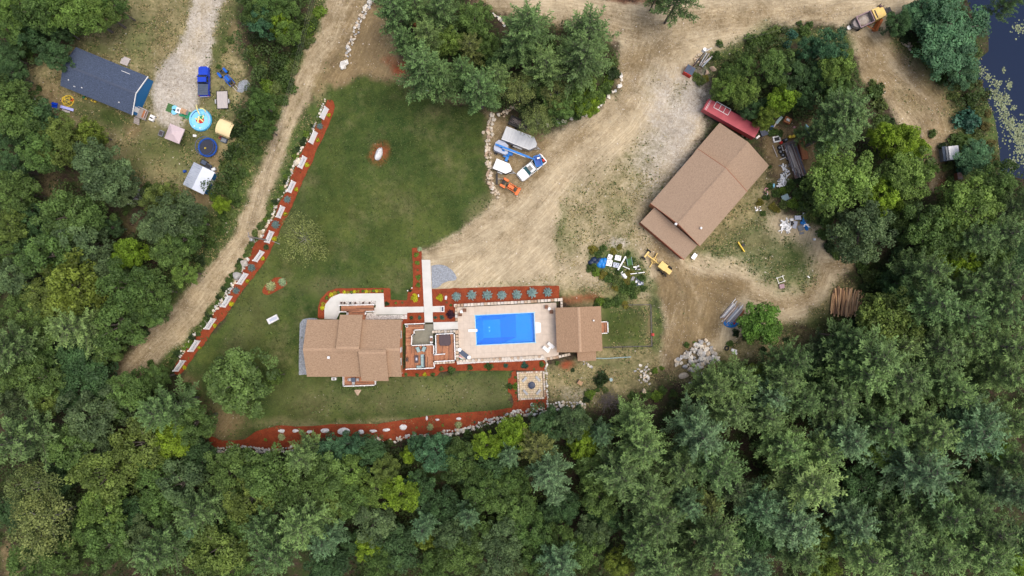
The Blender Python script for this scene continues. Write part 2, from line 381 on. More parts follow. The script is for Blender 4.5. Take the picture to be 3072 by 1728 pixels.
POND = [(2905, -300), (2908, 0), (2925, 40), (2958, 62), (2972, 110), (2972, 150), (2945, 172), (2932, 205), (2940, 235), (2955, 262), (2968, 300), (2985, 340), (2998, 395), (3004, 450), (3008, 500), (3000, 524), (3040, 530), (3100, 540), (3400, 540), (3600, 300), (3600, -300)]
ROAD = [(1090, -160), (1047, -10), (1020, 50), (994, 116), (950, 170), (917, 232), (871, 348), (820, 470), (779, 580), (742, 715), (640, 840), (551, 954), (470, 1030), (416, 1090), (370, 1130), (330, 1165)]
ROAD_HW = [50, 50, 50, 49, 40, 29, 27, 28, 30, 38, 40, 44, 42, 38, 34, 26]
DRIVE = [(590, -160), (626, -10), (608, 60), (590, 116), (578, 175), (545, 220), (524, 290), (515, 345)]
DRIVE_HW = [40, 39, 38, 40, 58, 60, 68, 48]
LAWN = [(985, 252), (1050, 238), (1110, 232), (1160, 240), (1250, 265), (1330, 300), (1400, 320), (1452, 345), (1460, 400), (1463, 470), (1468, 540), (1485, 588), (1440, 640), (1380, 690), (1300, 738), (1262, 758), (1242, 756), (1245, 905), (1215, 905), (1215, 1130), (1530, 1105), (1530, 1200), (1538, 1228), (1450, 1240), (1300, 1252), (1180, 1266), (1050, 1282), (900, 1284), (840, 1280), (790, 1292), (740, 1322), (660, 1322), (628, 1300), (600, 1250), (560, 1190), (530, 1140), (600, 1055), (700, 925), (790, 765), (860, 640), (900, 530), (960, 400), (990, 330), (990, 290), (960, 292)]
YARD = [(1420, -160), (1435, -10), (1500, 32), (1590, 72), (1700, 62), (1800, 90), (1850, 130), (1865, 180), (1868, 232), (1852, 272), (1795, 330), (1720, 372), (1650, 402), (1600, 420), (1560, 380), (1500, 370), (1470, 345), (1462, 400), (1468, 470), (1472, 550), (1487, 590), (1440, 642), (1380, 692), (1300, 740), (1262, 760), (1262, 785), (1290, 880), (1675, 858), (1740, 862), (1830, 850), (1900, 880), (1990, 900), (2000, 1000), (1980, 1060), (1990, 1110), (2090, 1080), (2180, 1040), (2230, 1010), (2330, 960), (2400, 970), (2480, 880), (2560, 800), (2560, 785), (2480, 760), (2460, 700), (2380, 650), (2300, 640), (2250, 700), (2130, 760), (2070, 790), (2030, 740), (1980, 720), (1925, 670), (1945, 600), (2110, 400), (2120, 330), (2110, 240), (2060, 222), (2085, 180), (2130, 160), (2210, 128), (2310, 82), (2400, 66), (2500, 68), (2545, 92), (2575, 190), (2600, 240), (2655, 300), (2700, 385), (2760, 400), (2800, 450), (2800, 520), (2790, 560), (2815, 565), (2822, 480), (2850, 450), (2876, 420), (2872, 330), (2822, 240), (2740, 170), (2680, 120), (2662, 95), (2700, 40), (2760, 8), (2800, -20), (2800, -160)]
GX0, GX1, GY0, GY1, GD = -250, 3320, -200, 1930, 7.0
nx = int((GX1 - GX0) / GD) + 1; ny = int((GY1 - GY0) / GD) + 1
gx, gy = np.meshgrid(np.linspace(GX0, GX1, nx), np.linspace(GY0, GY1, ny))
X0, Y0 = gx.ravel(), gy.ravel()
wx = X0 + (fbm(X0, Y0, 60, 1) - .5) * 34 + (fbm(X0, Y0, 16, 9, 2) - .5) * 12
wy = Y0 + (fbm(X0, Y0, 60, 5) - .5) * 34 + (fbm(X0, Y0, 16, 13, 2) - .5) * 12
# channels: 0 litter 1 sand 2 dirt 3 dry grass 4 lawn 5 grey gravel 6 red mulch stain 7 rough weeds
NCH = 8
Wt = np.zeros((NCH, X0.size)); Wt[0] = 1
def lay(ch, w):
    global Wt
    Wt = Wt * (1 - w); Wt[ch] += w
L_ = [
 (3, 'p', [(200, 150), (285, 60), (370, -60), (640, -200), (700, 60), (735, 200), (745, 260), (700, 340), (715, 420), (690, 520), (690, 640), (600, 640), (500, 560), (420, 560), (330, 520), (260, 430), (170, 400), (90, 330), (70, 240), (110, 190)], 22, .95),
 (4, 'b', (330, 350, 95, 40, 20), 0, .95), (4, 'b', (470, 440, 90, 50, 0), 0, .7), (4, 'b', (390, 505, 70, 40, 0), 0, .6), (7, 'b', (655, 330, 40, 70, 0), 0, .7), (4, 'b', (560, 410, 60, 40, 0), 0, .7), (4, 'b', (660, 130, 26, 100, 10), 0, .8), (7, 'b', (400, 150, 60, 40, 20), 0, .5), (7, 'b', (290, 140, 50, 26, 20), 0, .6), (4, 'b', (690, 60, 25, 80, 20), 0, .5),
 (2, 'b', (180, 330, 30, 90, -20), 0, .8), (2, 'b', (120, 290, 50, 50, 0), 0, .6), (2, 'b', (395, 395, 20, 40, 0), 0, .7), (2, 'b', (640, 480, 45, 65, 10), 0, .8), (2, 'b', (612, 600, 35, 30, 0), 0, .9), (2, 'b', (700, 90, 26, 50, 0), 0, .5),
 (0, 'b', (250, 210, 16, 90, 30), 0, .4),
 (7, 'l', ([(1000, 20), (930, 150), (880, 280), (800, 420), (740, 560), (690, 640), (600, 760), (500, 900)], 55), 20, .9),
 (7, 'l', ([(985, 275), (930, 345), (880, 440), (840, 540), (800, 620), (720, 760), (640, 880), (560, 990), (490, 1085), (440, 1130)], 34), 12, .95),
 (3, 'b', (965, 270, 40, 28, -30), 0, .9), (2, 'b', (1010, 230, 60, 26, -25), 0, .7),
 (4, 'p', LAWN, 7, 1.0),
 (3, 'b', (1350, 1180, 260, 55, -2), 0, .42), (3, 'b', (930, 1200, 120, 60, 0), 0, .25), (2, 'b', (655, 1270, 80, 60, 20), 0, .85), (2, 'b', (580, 1180, 26, 60, -20), 0, .8), (3, 'b', (850, 1270, 100, 18, 0), 0, .6), (3, 'b', (1100, 1270, 260, 14, -3), 0, .6), (3, 'b', (760, 950, 60, 120, 20), 0, .22), (3, 'b', (840, 660, 90, 60, 0), 0, .2), (3, 'b', (980, 860, 90, 30, 0), 0, .28), (3, 'b', (1440, 620, 60, 26, -40), 0, .5),
 (2, 'p', [(1060, 60), (1110, 10), (1170, 60), (1200, 190), (1250, 250), (1330, 300), (1250, 262), (1100, 228), (1000, 262), (985, 235), (1030, 160)], 14, .98),
 (3, 'b', (1170, 90, 26, 60, 0), 0, .5), (6, 'b', (1195, 210, 22, 24, 0), 0, .85), (6, 'b', (1165, 185, 20, 20, 0), 0, .5), (6, 'b', (1248, 70, 12, 20, 0), 0, .9),
 (2, 'b', (1350, 290, 60, 16, 15), 0, .7), (2, 'b', (1640, 70, 60, 20, 0), 0, .8),
 (3, 'p', [(1675, 850), (1900, 860), (1960, 900), (1980, 1050), (2060, 1060), (2250, 1020), (2420, 1000), (2400, 1060), (2200, 1080), (2100, 1130), (1900, 1180), (1800, 1220), (1640, 1225), (1635, 1100), (1800, 1060)], 16, .95),
 (3, 'p', [(1950, 560), (2300, 480), (2330, 560), (2330, 640), (2480, 780), (2560, 860), (2480, 960), (2330, 980), (2100, 900), (2060, 800), (1930, 700)], 16, .95),
 (2, 'p', [(2270, 360), (2450, 360), (2460, 420), (2440, 540), (2340, 540), (2290, 440)], 16, .9),
 (1, 'p', YARD, 12, 1.0),
 (2, 'p', [(1462, 340), (1600, 385), (1650, 420), (1640, 520), (1560, 600), (1488, 592), (1466, 540)], 22, .85),
 (2, 'l', ([(1435, 0), (1520, 30), (1640, 60), (1800, 40), (1950, 60)], 14), 16, .5), (2, 'b', (1900, 90, 160, 30, -4), 0, .55), (2, 'b', (2200, 50, 260, 40, -6), 0, .6), (2, 'b', (1980, 150, 90, 40, -20), 0, .6), (2, 'b', (1900, 200, 40, 80, 10), 0, .7), (2, 'b', (1720, 420, 80, 30, -30), 0, .6), (2, 'b', (2450, 40, 120, 26, -6), 0, .5),
 (5, 'b', (2030, 320, 80, 110, 25), 0, .55), (5, 'b', (2000, 430, 80, 60, 0), 0, .5), (3, 'b', (2040, 280, 24, 50, 30), 0, .5), (5, 'b', (1960, 250, 60, 70, 20), 0, .25), (5, 'b', (2090, 300, 40, 60, 20), 0, .5),
 (3, 'b', (1830, 620, 120, 110, -40), 0, .75), (3, 'b', (1930, 480, 60, 90, 30), 0, .75), (7, 'b', (1690, 680, 20, 60, 10), 0, .8), (7, 'b', (1700, 730, 30, 40, 0), 0, .5), (3, 'b', (1720, 700, 50, 130, 10), 0, .6), (7, 'b', (1860, 640, 40, 26, 0), 0, .4), (3, 'b', (1880, 720, 70, 50, 0), 0, .6), (3, 'b', (1700, 850, 160, 26, 0), 0, .4), (3, 'b', (1500, 850, 120, 10, 0), 0, .35), (6, 'b', (1770, 895, 36, 16, -8), 0, .75), (6, 'b', (1722, 905, 30, 16, 0), 0, .6), (5, 'b', (1850, 725, 34, 16, 0), 0, .7), (5, 'b', (2030, 660, 10, 10, 0), 0, .5), (3, 'b', (1980, 560, 30, 60, 40), 0, .6),
 (2, 'p', [(1950, 880), (1985, 820), (2000, 760), (1960, 720), (2030, 770), (2070, 820), (2180, 830), (2260, 850), (2180, 930), (2160, 1000), (2060, 1090), (1990, 1110), (1985, 1040), (2010, 960), (1990, 900)], 14, .99),
 (7, 'p', [(2100, 760), (2200, 700), (2310, 640), (2300, 700), (2420, 740), (2440, 820), (2420, 870), (2330, 870), (2240, 800), (2130, 790)], 26, .8), (4, 'b', (2375, 780, 60, 60, 0), 0, .6), (4, 'b', (2200, 740, 60, 26, -20), 0, .5), (3, 'b', (2250, 730, 60, 30, -20), 0, .5),
 (2, 'l', ([(2560, 792), (2470, 800), (2450, 850), (2420, 900), (2340, 910), (2240, 870), (2150, 850), (2080, 830)], 16), 12, .7), (7, 'b', (2480, 960, 80, 40, -20), 0, .6), (7, 'b', (2380, 1010, 30, 40, 0), 0, .7), (2, 'b', (2420, 1020, 60, 40, 0), 0, .6), (0, 'b', (2420, 1040, 70, 40, 0), 0, .5), (2, 'l', ([(2560, 792), (2640, 760), (2700, 700)], 12), 10, .8),
 (7, 'p', [(1840, 915), (1952, 915), (1955, 1042), (1800, 1045), (1800, 925)], 6, .5), (4, 'p', [(1815, 925), (1930, 925), (1935, 1030), (1812, 1035)], 14, .95), (7, 'l', ([(1965, 860), (1975, 960), (1968, 1040)], 18), 10, .7), (2, 'l', ([(1944, 915), (1946, 1035)], 4), 3, .7),
 (3, 'b', (1730, 1140, 90, 70, 0), 0, .4), (6, 'b', (1700, 1090, 26, 12, -8), 0, .95), (0, 'b', (1990, 1160, 90, 60, -20), 0, .7), (5, 'b', (1740, 1180, 60, 26, 0), 0, .35), (7, 'b', (1840, 1090, 80, 12, 0), 0, .5), (3, 'b', (1900, 1100, 80, 20, 0), 0, .5), (0, 'b', (1960, 1190, 100, 30, 0), 0, .5),
 (7, 'b', (2540, 130, 30, 60, 0), 0, .4), (7, 'l', ([(2700, 130), (2780, 200), (2850, 300), (2890, 400), (2900, 520), (2950, 520), (2990, 400), (2950, 250), (2900, 150)], 30), 20, .8), (2, 'b', (2600, 210, 26, 50, -20), 0, .5), (7, 'l', ([(2300, 90), (2230, 130), (2150, 175), (2140, 240), (2240, 160), (2400, 110), (2500, 110)], 22), 16, .6), (3, 'b', (2260, 150, 60, 24, -20), 0, .5),
 (0, 'p', [(2090, 260), (2500, 150), (2560, 260), (2560, 350), (2440, 350), (2300, 380), (2120, 290)], 14, .9),
 (0, 'l', ([(2820, 520), (2830, 600), (2750, 640)], 14), 12, .7), (6, 'b', (2826, 560, 12, 40, 10), 0, .5),
 (6, 'l', ([(1790, -8), (1880, 2), (1980, -4)], 9), 5, .8), (0, 'p', [(1730, -200), (1740, -8), (1800, 6), (1980, 6), (2010, -20), (2010, -200)], 8, .8),
 (1, 'l', (ROAD, ROAD_HW), 7, 1.0), (2, 'l', ([(1075, -20), (1050, 60), (1020, 140), (975, 210), (950, 250)], 24), 16, .7), (2, 'l', ([(416, 1090), (330, 1165)], 40), 16, .5), (2, 'l', (ROAD, [h * .85 for h in ROAD_HW]), 20, .62), (1, 'l', ([(x - 13, y - 4) for x, y in ROAD], 5), 9, .9), (1, 'l', ([(x + 12, y + 5) for x, y in ROAD], 5), 9, .9), (3, 'l', ([(909, 250), (866, 370), (832, 450)], 2), 3, .6),
 (2, 'l', ([(1290, 760), (1400, 700), (1540, 600), (1680, 470), (1800, 360), (1880, 260)], 9), 14, .45), (2, 'l', ([(1330, 800), (1460, 750), (1600, 640), (1740, 500), (1840, 380), (1920, 280)], 7), 12, .4), (1, 'l', ([(2010, 780), (2050, 880), (2020, 1000), (1995, 1090)], 5), 8, .45), (1, 'l', ([(2040, 800), (2110, 900), (2090, 1010)], 4), 8, .4), (2, 'l', ([(1980, 130), (1890, 200), (1880, 300)], 26), 30, .4),
 (5, 'l', (DRIVE, DRIVE_HW), 8, .95), (1, 'l', (DRIVE, [x * .55 for x in DRIVE_HW]), 26, .45), (5, 'p', [(475, 200), (510, 175), (560, 200), (590, 290), (520, 350), (455, 330)], 14, .6),
 (7, 'p', [(1765, 745), (1830, 735), (1900, 760), (1945, 800), (1950, 870), (1900, 880), (1880, 910), (1800, 925), (1780, 905), (1850, 880), (1820, 840), (1770, 810)], 14, .95), (2, 'l', ([(1975, 760), (2040, 850), (2060, 980), (2030, 1100)], 26), 16, .6), (0, 'l', ([(2010, 790), (2060, 900), (2075, 1000)], 4), 6, .25), (0, 'l', ([(2120, 830), (2200, 880), (2300, 900)], 5), 8, .2), (1, 'l', ([(2110, 790), (2200, 800), (2280, 850), (2320, 880)], 14), 14, .5),
 (2, 'b', (30, 1690, 26, 60, -20), 0, .8), (2, 'b', (150, 575, 40, 60, 0), 0, .35), (2, 'b', (380, 680, 36, 30, 0), 0, .35),
 (6, 'b', (1137, 462, 27, 34, 20), 0, .85),
 (2, 'p', [(2560, 100), (2660, 110), (2740, 170), (2822, 240), (2872, 330), (2876, 420), (2810, 560), (2790, 560), (2760, 400), (2655, 300), (2600, 240)], 20, .75), (1, 'l', ([(2600, 90), (2660, 160), (2700, 230), (2780, 290)], 5), 8, .8), (3, 'b', (2720, 300, 60, 26, 45), 0, .25), (0, 'b', (2780, 330, 50, 12, 50), 0, .25),
 (5, 'p', [(1990, 260), (2100, 240), (2125, 330), (2090, 410), (1960, 600), (1900, 560), (1900, 470), (1960, 380)], 40, .5), (3, 'b', (1870, 560, 60, 90, 35), 0, .4), (2, 'b', (1600, 460, 50, 20, -40), 0, .3), (2, 'b', (1560, 700, 60, 30, -30), 0, .25), (3, 'b', (1950, 250, 30, 60, 20), 0, .2), (4, 'b', (250, 330, 60, 26, 22), 0, .5), (7, 'b', (560, 480, 70, 60, 0), 0, .45), (7, 'b', (420, 90, 90, 50, 10), 0, .35), (2, 'b', (500, 130, 40, 40, 10), 0, .35), (4, 'b', (640, 400, 30, 60, 0), 0, .5),
]
for ch, k, d, f, st in L_:
    if k == 'p': w = poly_w(wx, wy, d, f)
    elif k == 'l': w = line_w(wx, wy, d[0], d[1], f)
    else: w = blob_w(wx, wy, *d)
    lay(ch, w * st)
# coordinates along the wheel tracks (for the streaks in the sand)
TRK = [ROAD, DRIVE, [(1262, 770), (1400, 740), (1560, 640), (1700, 490), (1850, 350), (1930, 230), (1960, 130)], [(1400, 20), (1600, 25), (1800, 55), (1950, 90), (2200, 50), (2500, 30), (2800, 20)], [(1960, 130), (2000, 90), (2100, 70)],
       [(2040, 760), (2080, 850), (2060, 980), (2030, 1100)], [(2060, 800), (2200, 860), (2350, 910), (2440, 880), (2470, 790), (2560, 780)], [(2560, 80), (2640, 180), (2720, 270), (2790, 360), (2810, 450), (2815, 560)], [(1820, 240), (1860, 330), (1760, 420), (1600, 620), (1400, 800)]]
bd = np.full(X0.size, 1e9); tu = np.zeros(X0.size); tv = np.zeros(X0.size)
for i, p in enumerate(TRK):
    d, _, t, u = seg_dist(X0, Y0, p, False); m = d < bd
    bd = np.where(m, d, bd); tu = np.where(m, u + 300 * i, tu); tv = np.where(m, t, tv)
zz = (fbm(X0, Y0, 50, 21, 3) - .5) * 0.10
pw = poly_w(X0, Y0, POND, 16); zz = zz - pw * 1.1
zz = np.where(np.abs(X0 - 1536) < 9999, zz, zz)
flatten = poly_w(X0, Y0, [(860, 800), (1720, 700), (1960, 900), (1960, 1100), (1700, 1240), (880, 1240)], 30)
zz = zz * (1 - flatten) - 0.02
kx = (X0 - 1536) * S; ky = (864 - Y0) * S
co = np.stack([kx, ky, zz], 1)
# ------------------------------------------------------------------ ground material
def ground_material():
    m, t, b = nt('ground_cover'); N, L = t.nodes, t.links
    b.inputs['Roughness'].default_value = 0.95; b.inputs['Specular IOR Level'].default_value = 0.15
    tc = N.new('ShaderNodeTexCoord')
    def noise(scale, det=5, vec=None, rough=.6, st=None):
        n = N.new('ShaderNodeTexNoise'); n.inputs['Scale'].default_value = scale; n.inputs['Detail'].default_value = det; n.inputs['Roughness'].default_value = rough
        v = vec or tc.outputs['Object']
        if st:
            mp = N.new('ShaderNodeMapping'); mp.inputs['Scale'].default_value = st; L.new(v, mp.inputs['Vector']); v = mp.outputs[0]
        L.new(v, n.inputs['Vector']); return n.outputs['Fac']
    def math_(op, a, c, cl=False):
        n = N.new('ShaderNodeMath'); n.operation = op; n.use_clamp = cl
        for i, v in enumerate((a, c)):
            if isinstance(v, (int, float)): n.inputs[i].default_value = v
            else: L.new(v, n.inputs[i])
        return n.outputs[0]
    def ramp(f, stops):
        r = N.new('ShaderNodeValToRGB')
        while len(r.color_ramp.elements) < len(stops): r.color_ramp.elements.new(.5)
        for i, (p, c) in enumerate(stops): r.color_ramp.elements[i].position = p; r.color_ramp.elements[i].color = (*c, 1)
        L.new(f, r.inputs['Fac']); return r.outputs[0]
    def mix(f, a, c, mode='MIX'):
        n = N.new('ShaderNodeMixRGB'); n.blend_type = mode
        if isinstance(f, (int, float)): n.inputs[0].default_value = f
        else: L.new(f, n.inputs[0])
        for i, v in ((1, a), (2, c)):
            if isinstance(v, tuple): n.inputs[i].default_value = (*v, 1)
            else: L.new(v, n.inputs[i])
        return n.outputs[0]
    wts = []
    for nm in ('cover_a', 'cover_b'):
        a = N.new('ShaderNodeAttribute'); a.attribute_name = nm; s = N.new('ShaderNodeSeparateColor'); L.new(a.outputs['Color'], s.inputs[0])
        wts += [s.outputs[0], s.outputs[1], s.outputs[2], a.outputs['Alpha']]
    tr = N.new('ShaderNodeAttribute'); tr.attribute_name = 'track'
    big = noise(0.05, 4); mid = noise(0.35, 6, rough=.7); fine = noise(1.8, 5, rough=.75); vf = noise(4.5, 3, rough=.7)
    streak = noise(1.0, 7, tr.outputs['Vector'], rough=.72, st=(0.16, 0.012, 1)); streak2 = noise(1.0, 5, tr.outputs['Vector'], rough=.7, st=(0.5, 0.03, 1))
    both = math_('ADD', math_('MULTIPLY', fine, .6), math_('MULTIPLY', vf, .4))
    litter = mix(ramp(mid, [(.42, (0, 0, 0)), (.6, (1, 1, 1))]), ramp(both, [(.3, (.018, .014, .010)), (.5, (.050, .036, .026)), (.7, (.12, .085, .062))]), ramp(both, [(.3, (.016, .028, .008)), (.55, (.035, .055, .016)), (.75, (.08, .10, .035))]))
    sand0 = ramp(streak, [(.30, (.17, .132, .077)), (.44, (.30, .247, .152)), (.54, (.415, .352, .232)), (.68, (.62, .55, .40))])
    sand = mix(.40, sand0, ramp(streak2, [(.34, (.22, .17, .105)), (.64, (.62, .53, .39))]))
    sand = mix(.30, sand, ramp(both, [(.32, (.24, .18, .115)), (.5, (.45, .36, .24)), (.66, (.64, .55, .42))]))
    dirt = mix(.5, ramp(streak, [(.3, (.12, .082, .036)), (.5, (.205, .145, .070)), (.7, (.34, .26, .14))]), ramp(both, [(.3, (.11, .082, .048)), (.5, (.20, .152, .088)), (.7, (.38, .31, .20))]))
    dryg = ramp(mix(.5, fine, mid), [(.3, (.075, .085, .035)), (.45, (.16, .15, .07)), (.56, (.27, .23, .125)), (.72, (.42, .35, .22))])
    gl = mix(.45, mid, both)
    lawn = ramp(gl, [(.32, (.015, .034, .009)), (.45, (.030, .056, .014)), (.55, (.050, .078, .020)), (.68, (.100, .115, .035))])
    lawn = mix(ramp(big, [(.42, (0, 0, 0)), (.62, (.7, .7, .7))]), lawn, ramp(gl, [(.34, (.045, .070, .016)), (.66, (.125, .145, .036))]))
    lawn = mix(ramp(noise(.11, 6, rough=.75), [(.5, (0, 0, 0)), (.68, (.75, .75, .75))]), lawn, ramp(gl, [(.34, (.060, .070, .026)), (.66, (.20, .185, .09))]))
    grav = ramp(both, [(.32, (.22, .20, .175)), (.5, (.40, .37, .33)), (.66, (.58, .55, .50))])
    red = ramp(both, [(.3, (.13, .035, .018)), (.5, (.24, .055, .025)), (.7, (.33, .12, .06))])
    weed = ramp(mix(.5, fine, mid), [(.3, (.022, .048, .014)), (.45, (.05, .085, .025)), (.58, (.095, .13, .035)), (.74, (.22, .21, .09))])
    cols = [litter, sand, dirt, dryg, lawn, grav, red, weed]
    col = cols[0]; total = wts[0]
    brk = math_('SUBTRACT', mix(.5, mid, both), .5)
    for i in (2, 3, 7, 4, 1, 5, 6):
        total = math_('ADD', total, wts[i])
        f = math_('DIVIDE', wts[i], math_('MAXIMUM', total, .001))
        edge = math_('MULTIPLY', math_('MULTIPLY', f, math_('SUBTRACT', 1.0, f)), 4.0)
        f2 = math_('ADD', f, math_('MULTIPLY', math_('MULTIPLY', brk, 3.2), edge), True)
        col = mix(f2, col, cols[i])
    lg = noise(.16, 8, rough=.78); col = mix(1.0, col, ramp(lg, [(.36, (.70, .69, .66)), (.5, (.97, .97, .96)), (.62, (1.14, 1.13, 1.10))]), 'MULTIPLY')
    peb = N.new('ShaderNodeTexVoronoi'); peb.inputs['Scale'].default_value = 0.9; L.new(tc.outputs['Object'], peb.inputs['Vector'])
    spot = math_('LESS_THAN', peb.outputs['Distance'], .10)
    sel = N.new('ShaderNodeSeparateColor'); L.new(peb.outputs['Color'], sel.inputs[0])
    keep = math_('MULTIPLY', spot, math_('GREATER_THAN', sel.outputs[0], .72))
    nolawn = math_('SUBTRACT', 1.0, math_('ADD', wts[4], wts[0], True), True)
    col = mix(math_('MULTIPLY', keep, nolawn), col, (.55, .50, .44))
    L.new(col, b.inputs['Base Color'])
    bp = N.new('ShaderNodeBump'); bp.inputs['Strength'].default_value = .5; bp.inputs['Distance'].default_value = .12
    L.new(mix(.5, fine, streak), bp.inputs['Height']); L.new(bp.outputs[0], b.inputs['Normal'])
    return m
M['ground'] = ground_material()
idx = np.arange(nx * ny).reshape(ny, nx)
q = np.stack([idx[:-1, :-1].ravel(), idx[1:, :-1].ravel(), idx[1:, 1:].ravel(), idx[:-1, 1:].ravel()], 1)
cxq = wx[q].mean(1); cyq = wy[q].mean(1)
owner = np.zeros(len(q), int)
owner[inside(cxq, cyq, LAWN)] = 1
owner[inside(cxq, cyq, YARD)] = 2
owner[line_w(cxq, cyq, ROAD, ROAD_HW, 1) > .5] = 3
owner[line_w(cxq, cyq, DRIVE, DRIVE_HW, 1) > .5] = 4
POOL = [(1423, 944), (1605, 935), (1610, 1029), (1427, 1037)]
owner[inside(q_cx := X0[q].mean(1), Y0[q].mean(1), [(1420, 941), (1608, 932), (1613, 1032), (1424, 1040)])] = -1
def grid_object(name, sel):
    f = q[sel]; used, inv = np.unique(f, return_inverse=True); inv = inv.reshape(f.shape)
    me = bpy.data.meshes.new(name); me.vertices.add(len(used)); me.vertices.foreach_set('co', co[used].astype(np.float32).ravel())
    me.loops.add(inv.size); me.loops.foreach_set('vertex_index', inv.ravel().astype(np.int32))
    me.polygons.add(len(f)); me.polygons.foreach_set('loop_start', np.arange(0, inv.size, 4, dtype=np.int32))
    me.update(calc_edges=True)
    me.polygons.foreach_set('use_smooth', [True] * len(f))
    for nm, c in (('cover_a', (0, 1, 2, 3)), ('cover_b', (4, 5, 6, 7))):
        a = me.color_attributes.new(nm, 'FLOAT_COLOR', 'POINT'); a.data.foreach_set('color', Wt[list(c)][:, used].T.astype(np.float32).ravel())
    a = me.attributes.new('track', 'FLOAT_VECTOR', 'POINT'); a.data.foreach_set('vector', np.stack([tu[used], tv[used], tu[used] * 0], 1).astype(np.float32).ravel())
    me.materials.append(M['ground']); me.validate()
    o = bpy.data.objects.new(name, me); COL.objects.link(o); o['kind'] = 'structure'; return o
for i, nme in enumerate(['ground', 'lawn', 'sandy_yard', 'dirt_road', 'gravel_driveway']):
    o = grid_object(nme, owner == i)
    if i == 0:   # carry the forest floor on to the horizon
        outer = MB(); a0, a1, b0, b1 = kx.min(), kx.max(), ky.min(), ky.max(); E = 2500
        outer.add([(-E, -E, -1.2), (E, -E, -1.2), (E, E, -1.2), (-E, E, -1.2), (a0 + 1, b0 + 1, -.3), (a1 - 1, b0 + 1, -1.12), (a1 - 1, b1 - 1, -1.12), (a0 + 1, b1 - 1, -.3)],
                  [[0, 1, 5, 4], [1, 2, 6, 5], [2, 3, 7, 6], [3, 0, 4, 7]])
        M['far_ground'] = mat('far_ground', (.04, .06, .025), (.07, .05, .035), .05, .95)
        outer.build('terrain', M['far_ground'])['kind'] = 'structure'
# pond water
m, t, b = nt('pond_water'); b.inputs['Base Color'].default_value = (.010, .020, .050, 1); b.inputs['Roughness'].default_value = .06; b.inputs['Specular IOR Level'].default_value = .08
nn = t.nodes.new('ShaderNodeTexNoise'); nn.inputs['Scale'].default_value = 1.2; bp = t.nodes.new('ShaderNodeBump'); bp.inputs['Strength'].default_value = .06
t.links.new(nn.outputs['Fac'], bp.inputs['Height']); t.links.new(bp.outputs[0], b.inputs['Normal']); M['water'] = m
mb = MB(); mb.prism(W2([(2870, -300), (2870, 20), (2905, 260), (2950, 420), (2970, 580), (3400, 580), (3700, 300), (3700, -300)]), -.62, -.6)
mb.build('pond_water', m)['kind'] = 'structure'
# ------------------------------------------------------------------ foliage builders (numpy, leaf-sized faces)
def unit(v): return v / (np.linalg.norm(v, axis=-1, keepdims=True) + 1e-9)
def leaf_mesh(name, C, Nrm, T, L_, W_, tone, material, bend=0.0):
    """one four-sided leaf tuft per row: centre C, face normal Nrm, long axis T"""
    T = unit(T - (T * Nrm).sum(1, keepdims=True) * Nrm); B = np.cross(Nrm, T)
    L_ = L_[:, None]; W_ = W_[:, None]
    P = np.stack([C - T * L_ * .5, C + B * W_ * .5, C + T * L_ * .5 - Nrm * L_ * bend, C - B * W_ * .5], 1)
    n = len(C); me = bpy.data.meshes.new(name)
    me.vertices.add(n * 4); me.vertices.foreach_set('co', P.astype(np.float32).ravel())
    me.loops.add(n * 4); me.loops.foreach_set('vertex_index', np.arange(n * 4, dtype=np.int32))
    me.polygons.add(n); me.polygons.foreach_set('loop_start', np.arange(0, n * 4, 4, dtype=np.int32))
    me.update(calc_edges=True)
    a = me.attributes.new('tone', 'FLOAT', 'POINT'); a.data.foreach_set('value', np.repeat(tone, 4).astype(np.float32))
    me.materials.append(material); return me
def puff(r, c, rad, n, leaf, flat=.8, up=.55, jit=.75):
    d = unit(r.normal(size=(n, 3))); d[:, 2] = np.where(d[:, 2] < -.25, -d[:, 2] * .6, d[:, 2])
    rr = rad * (.72 + .34 * r.random((n, 1)))
    P = c + d * rr * np.array([1, 1, flat])
    Nn = unit(d * 1.0 + np.array([0, 0, up]) + r.normal(size=(n, 3)) * jit)
    return P, Nn, unit(r.normal(size=(n, 3))), leaf * (.7 + .6 * r.random(n))
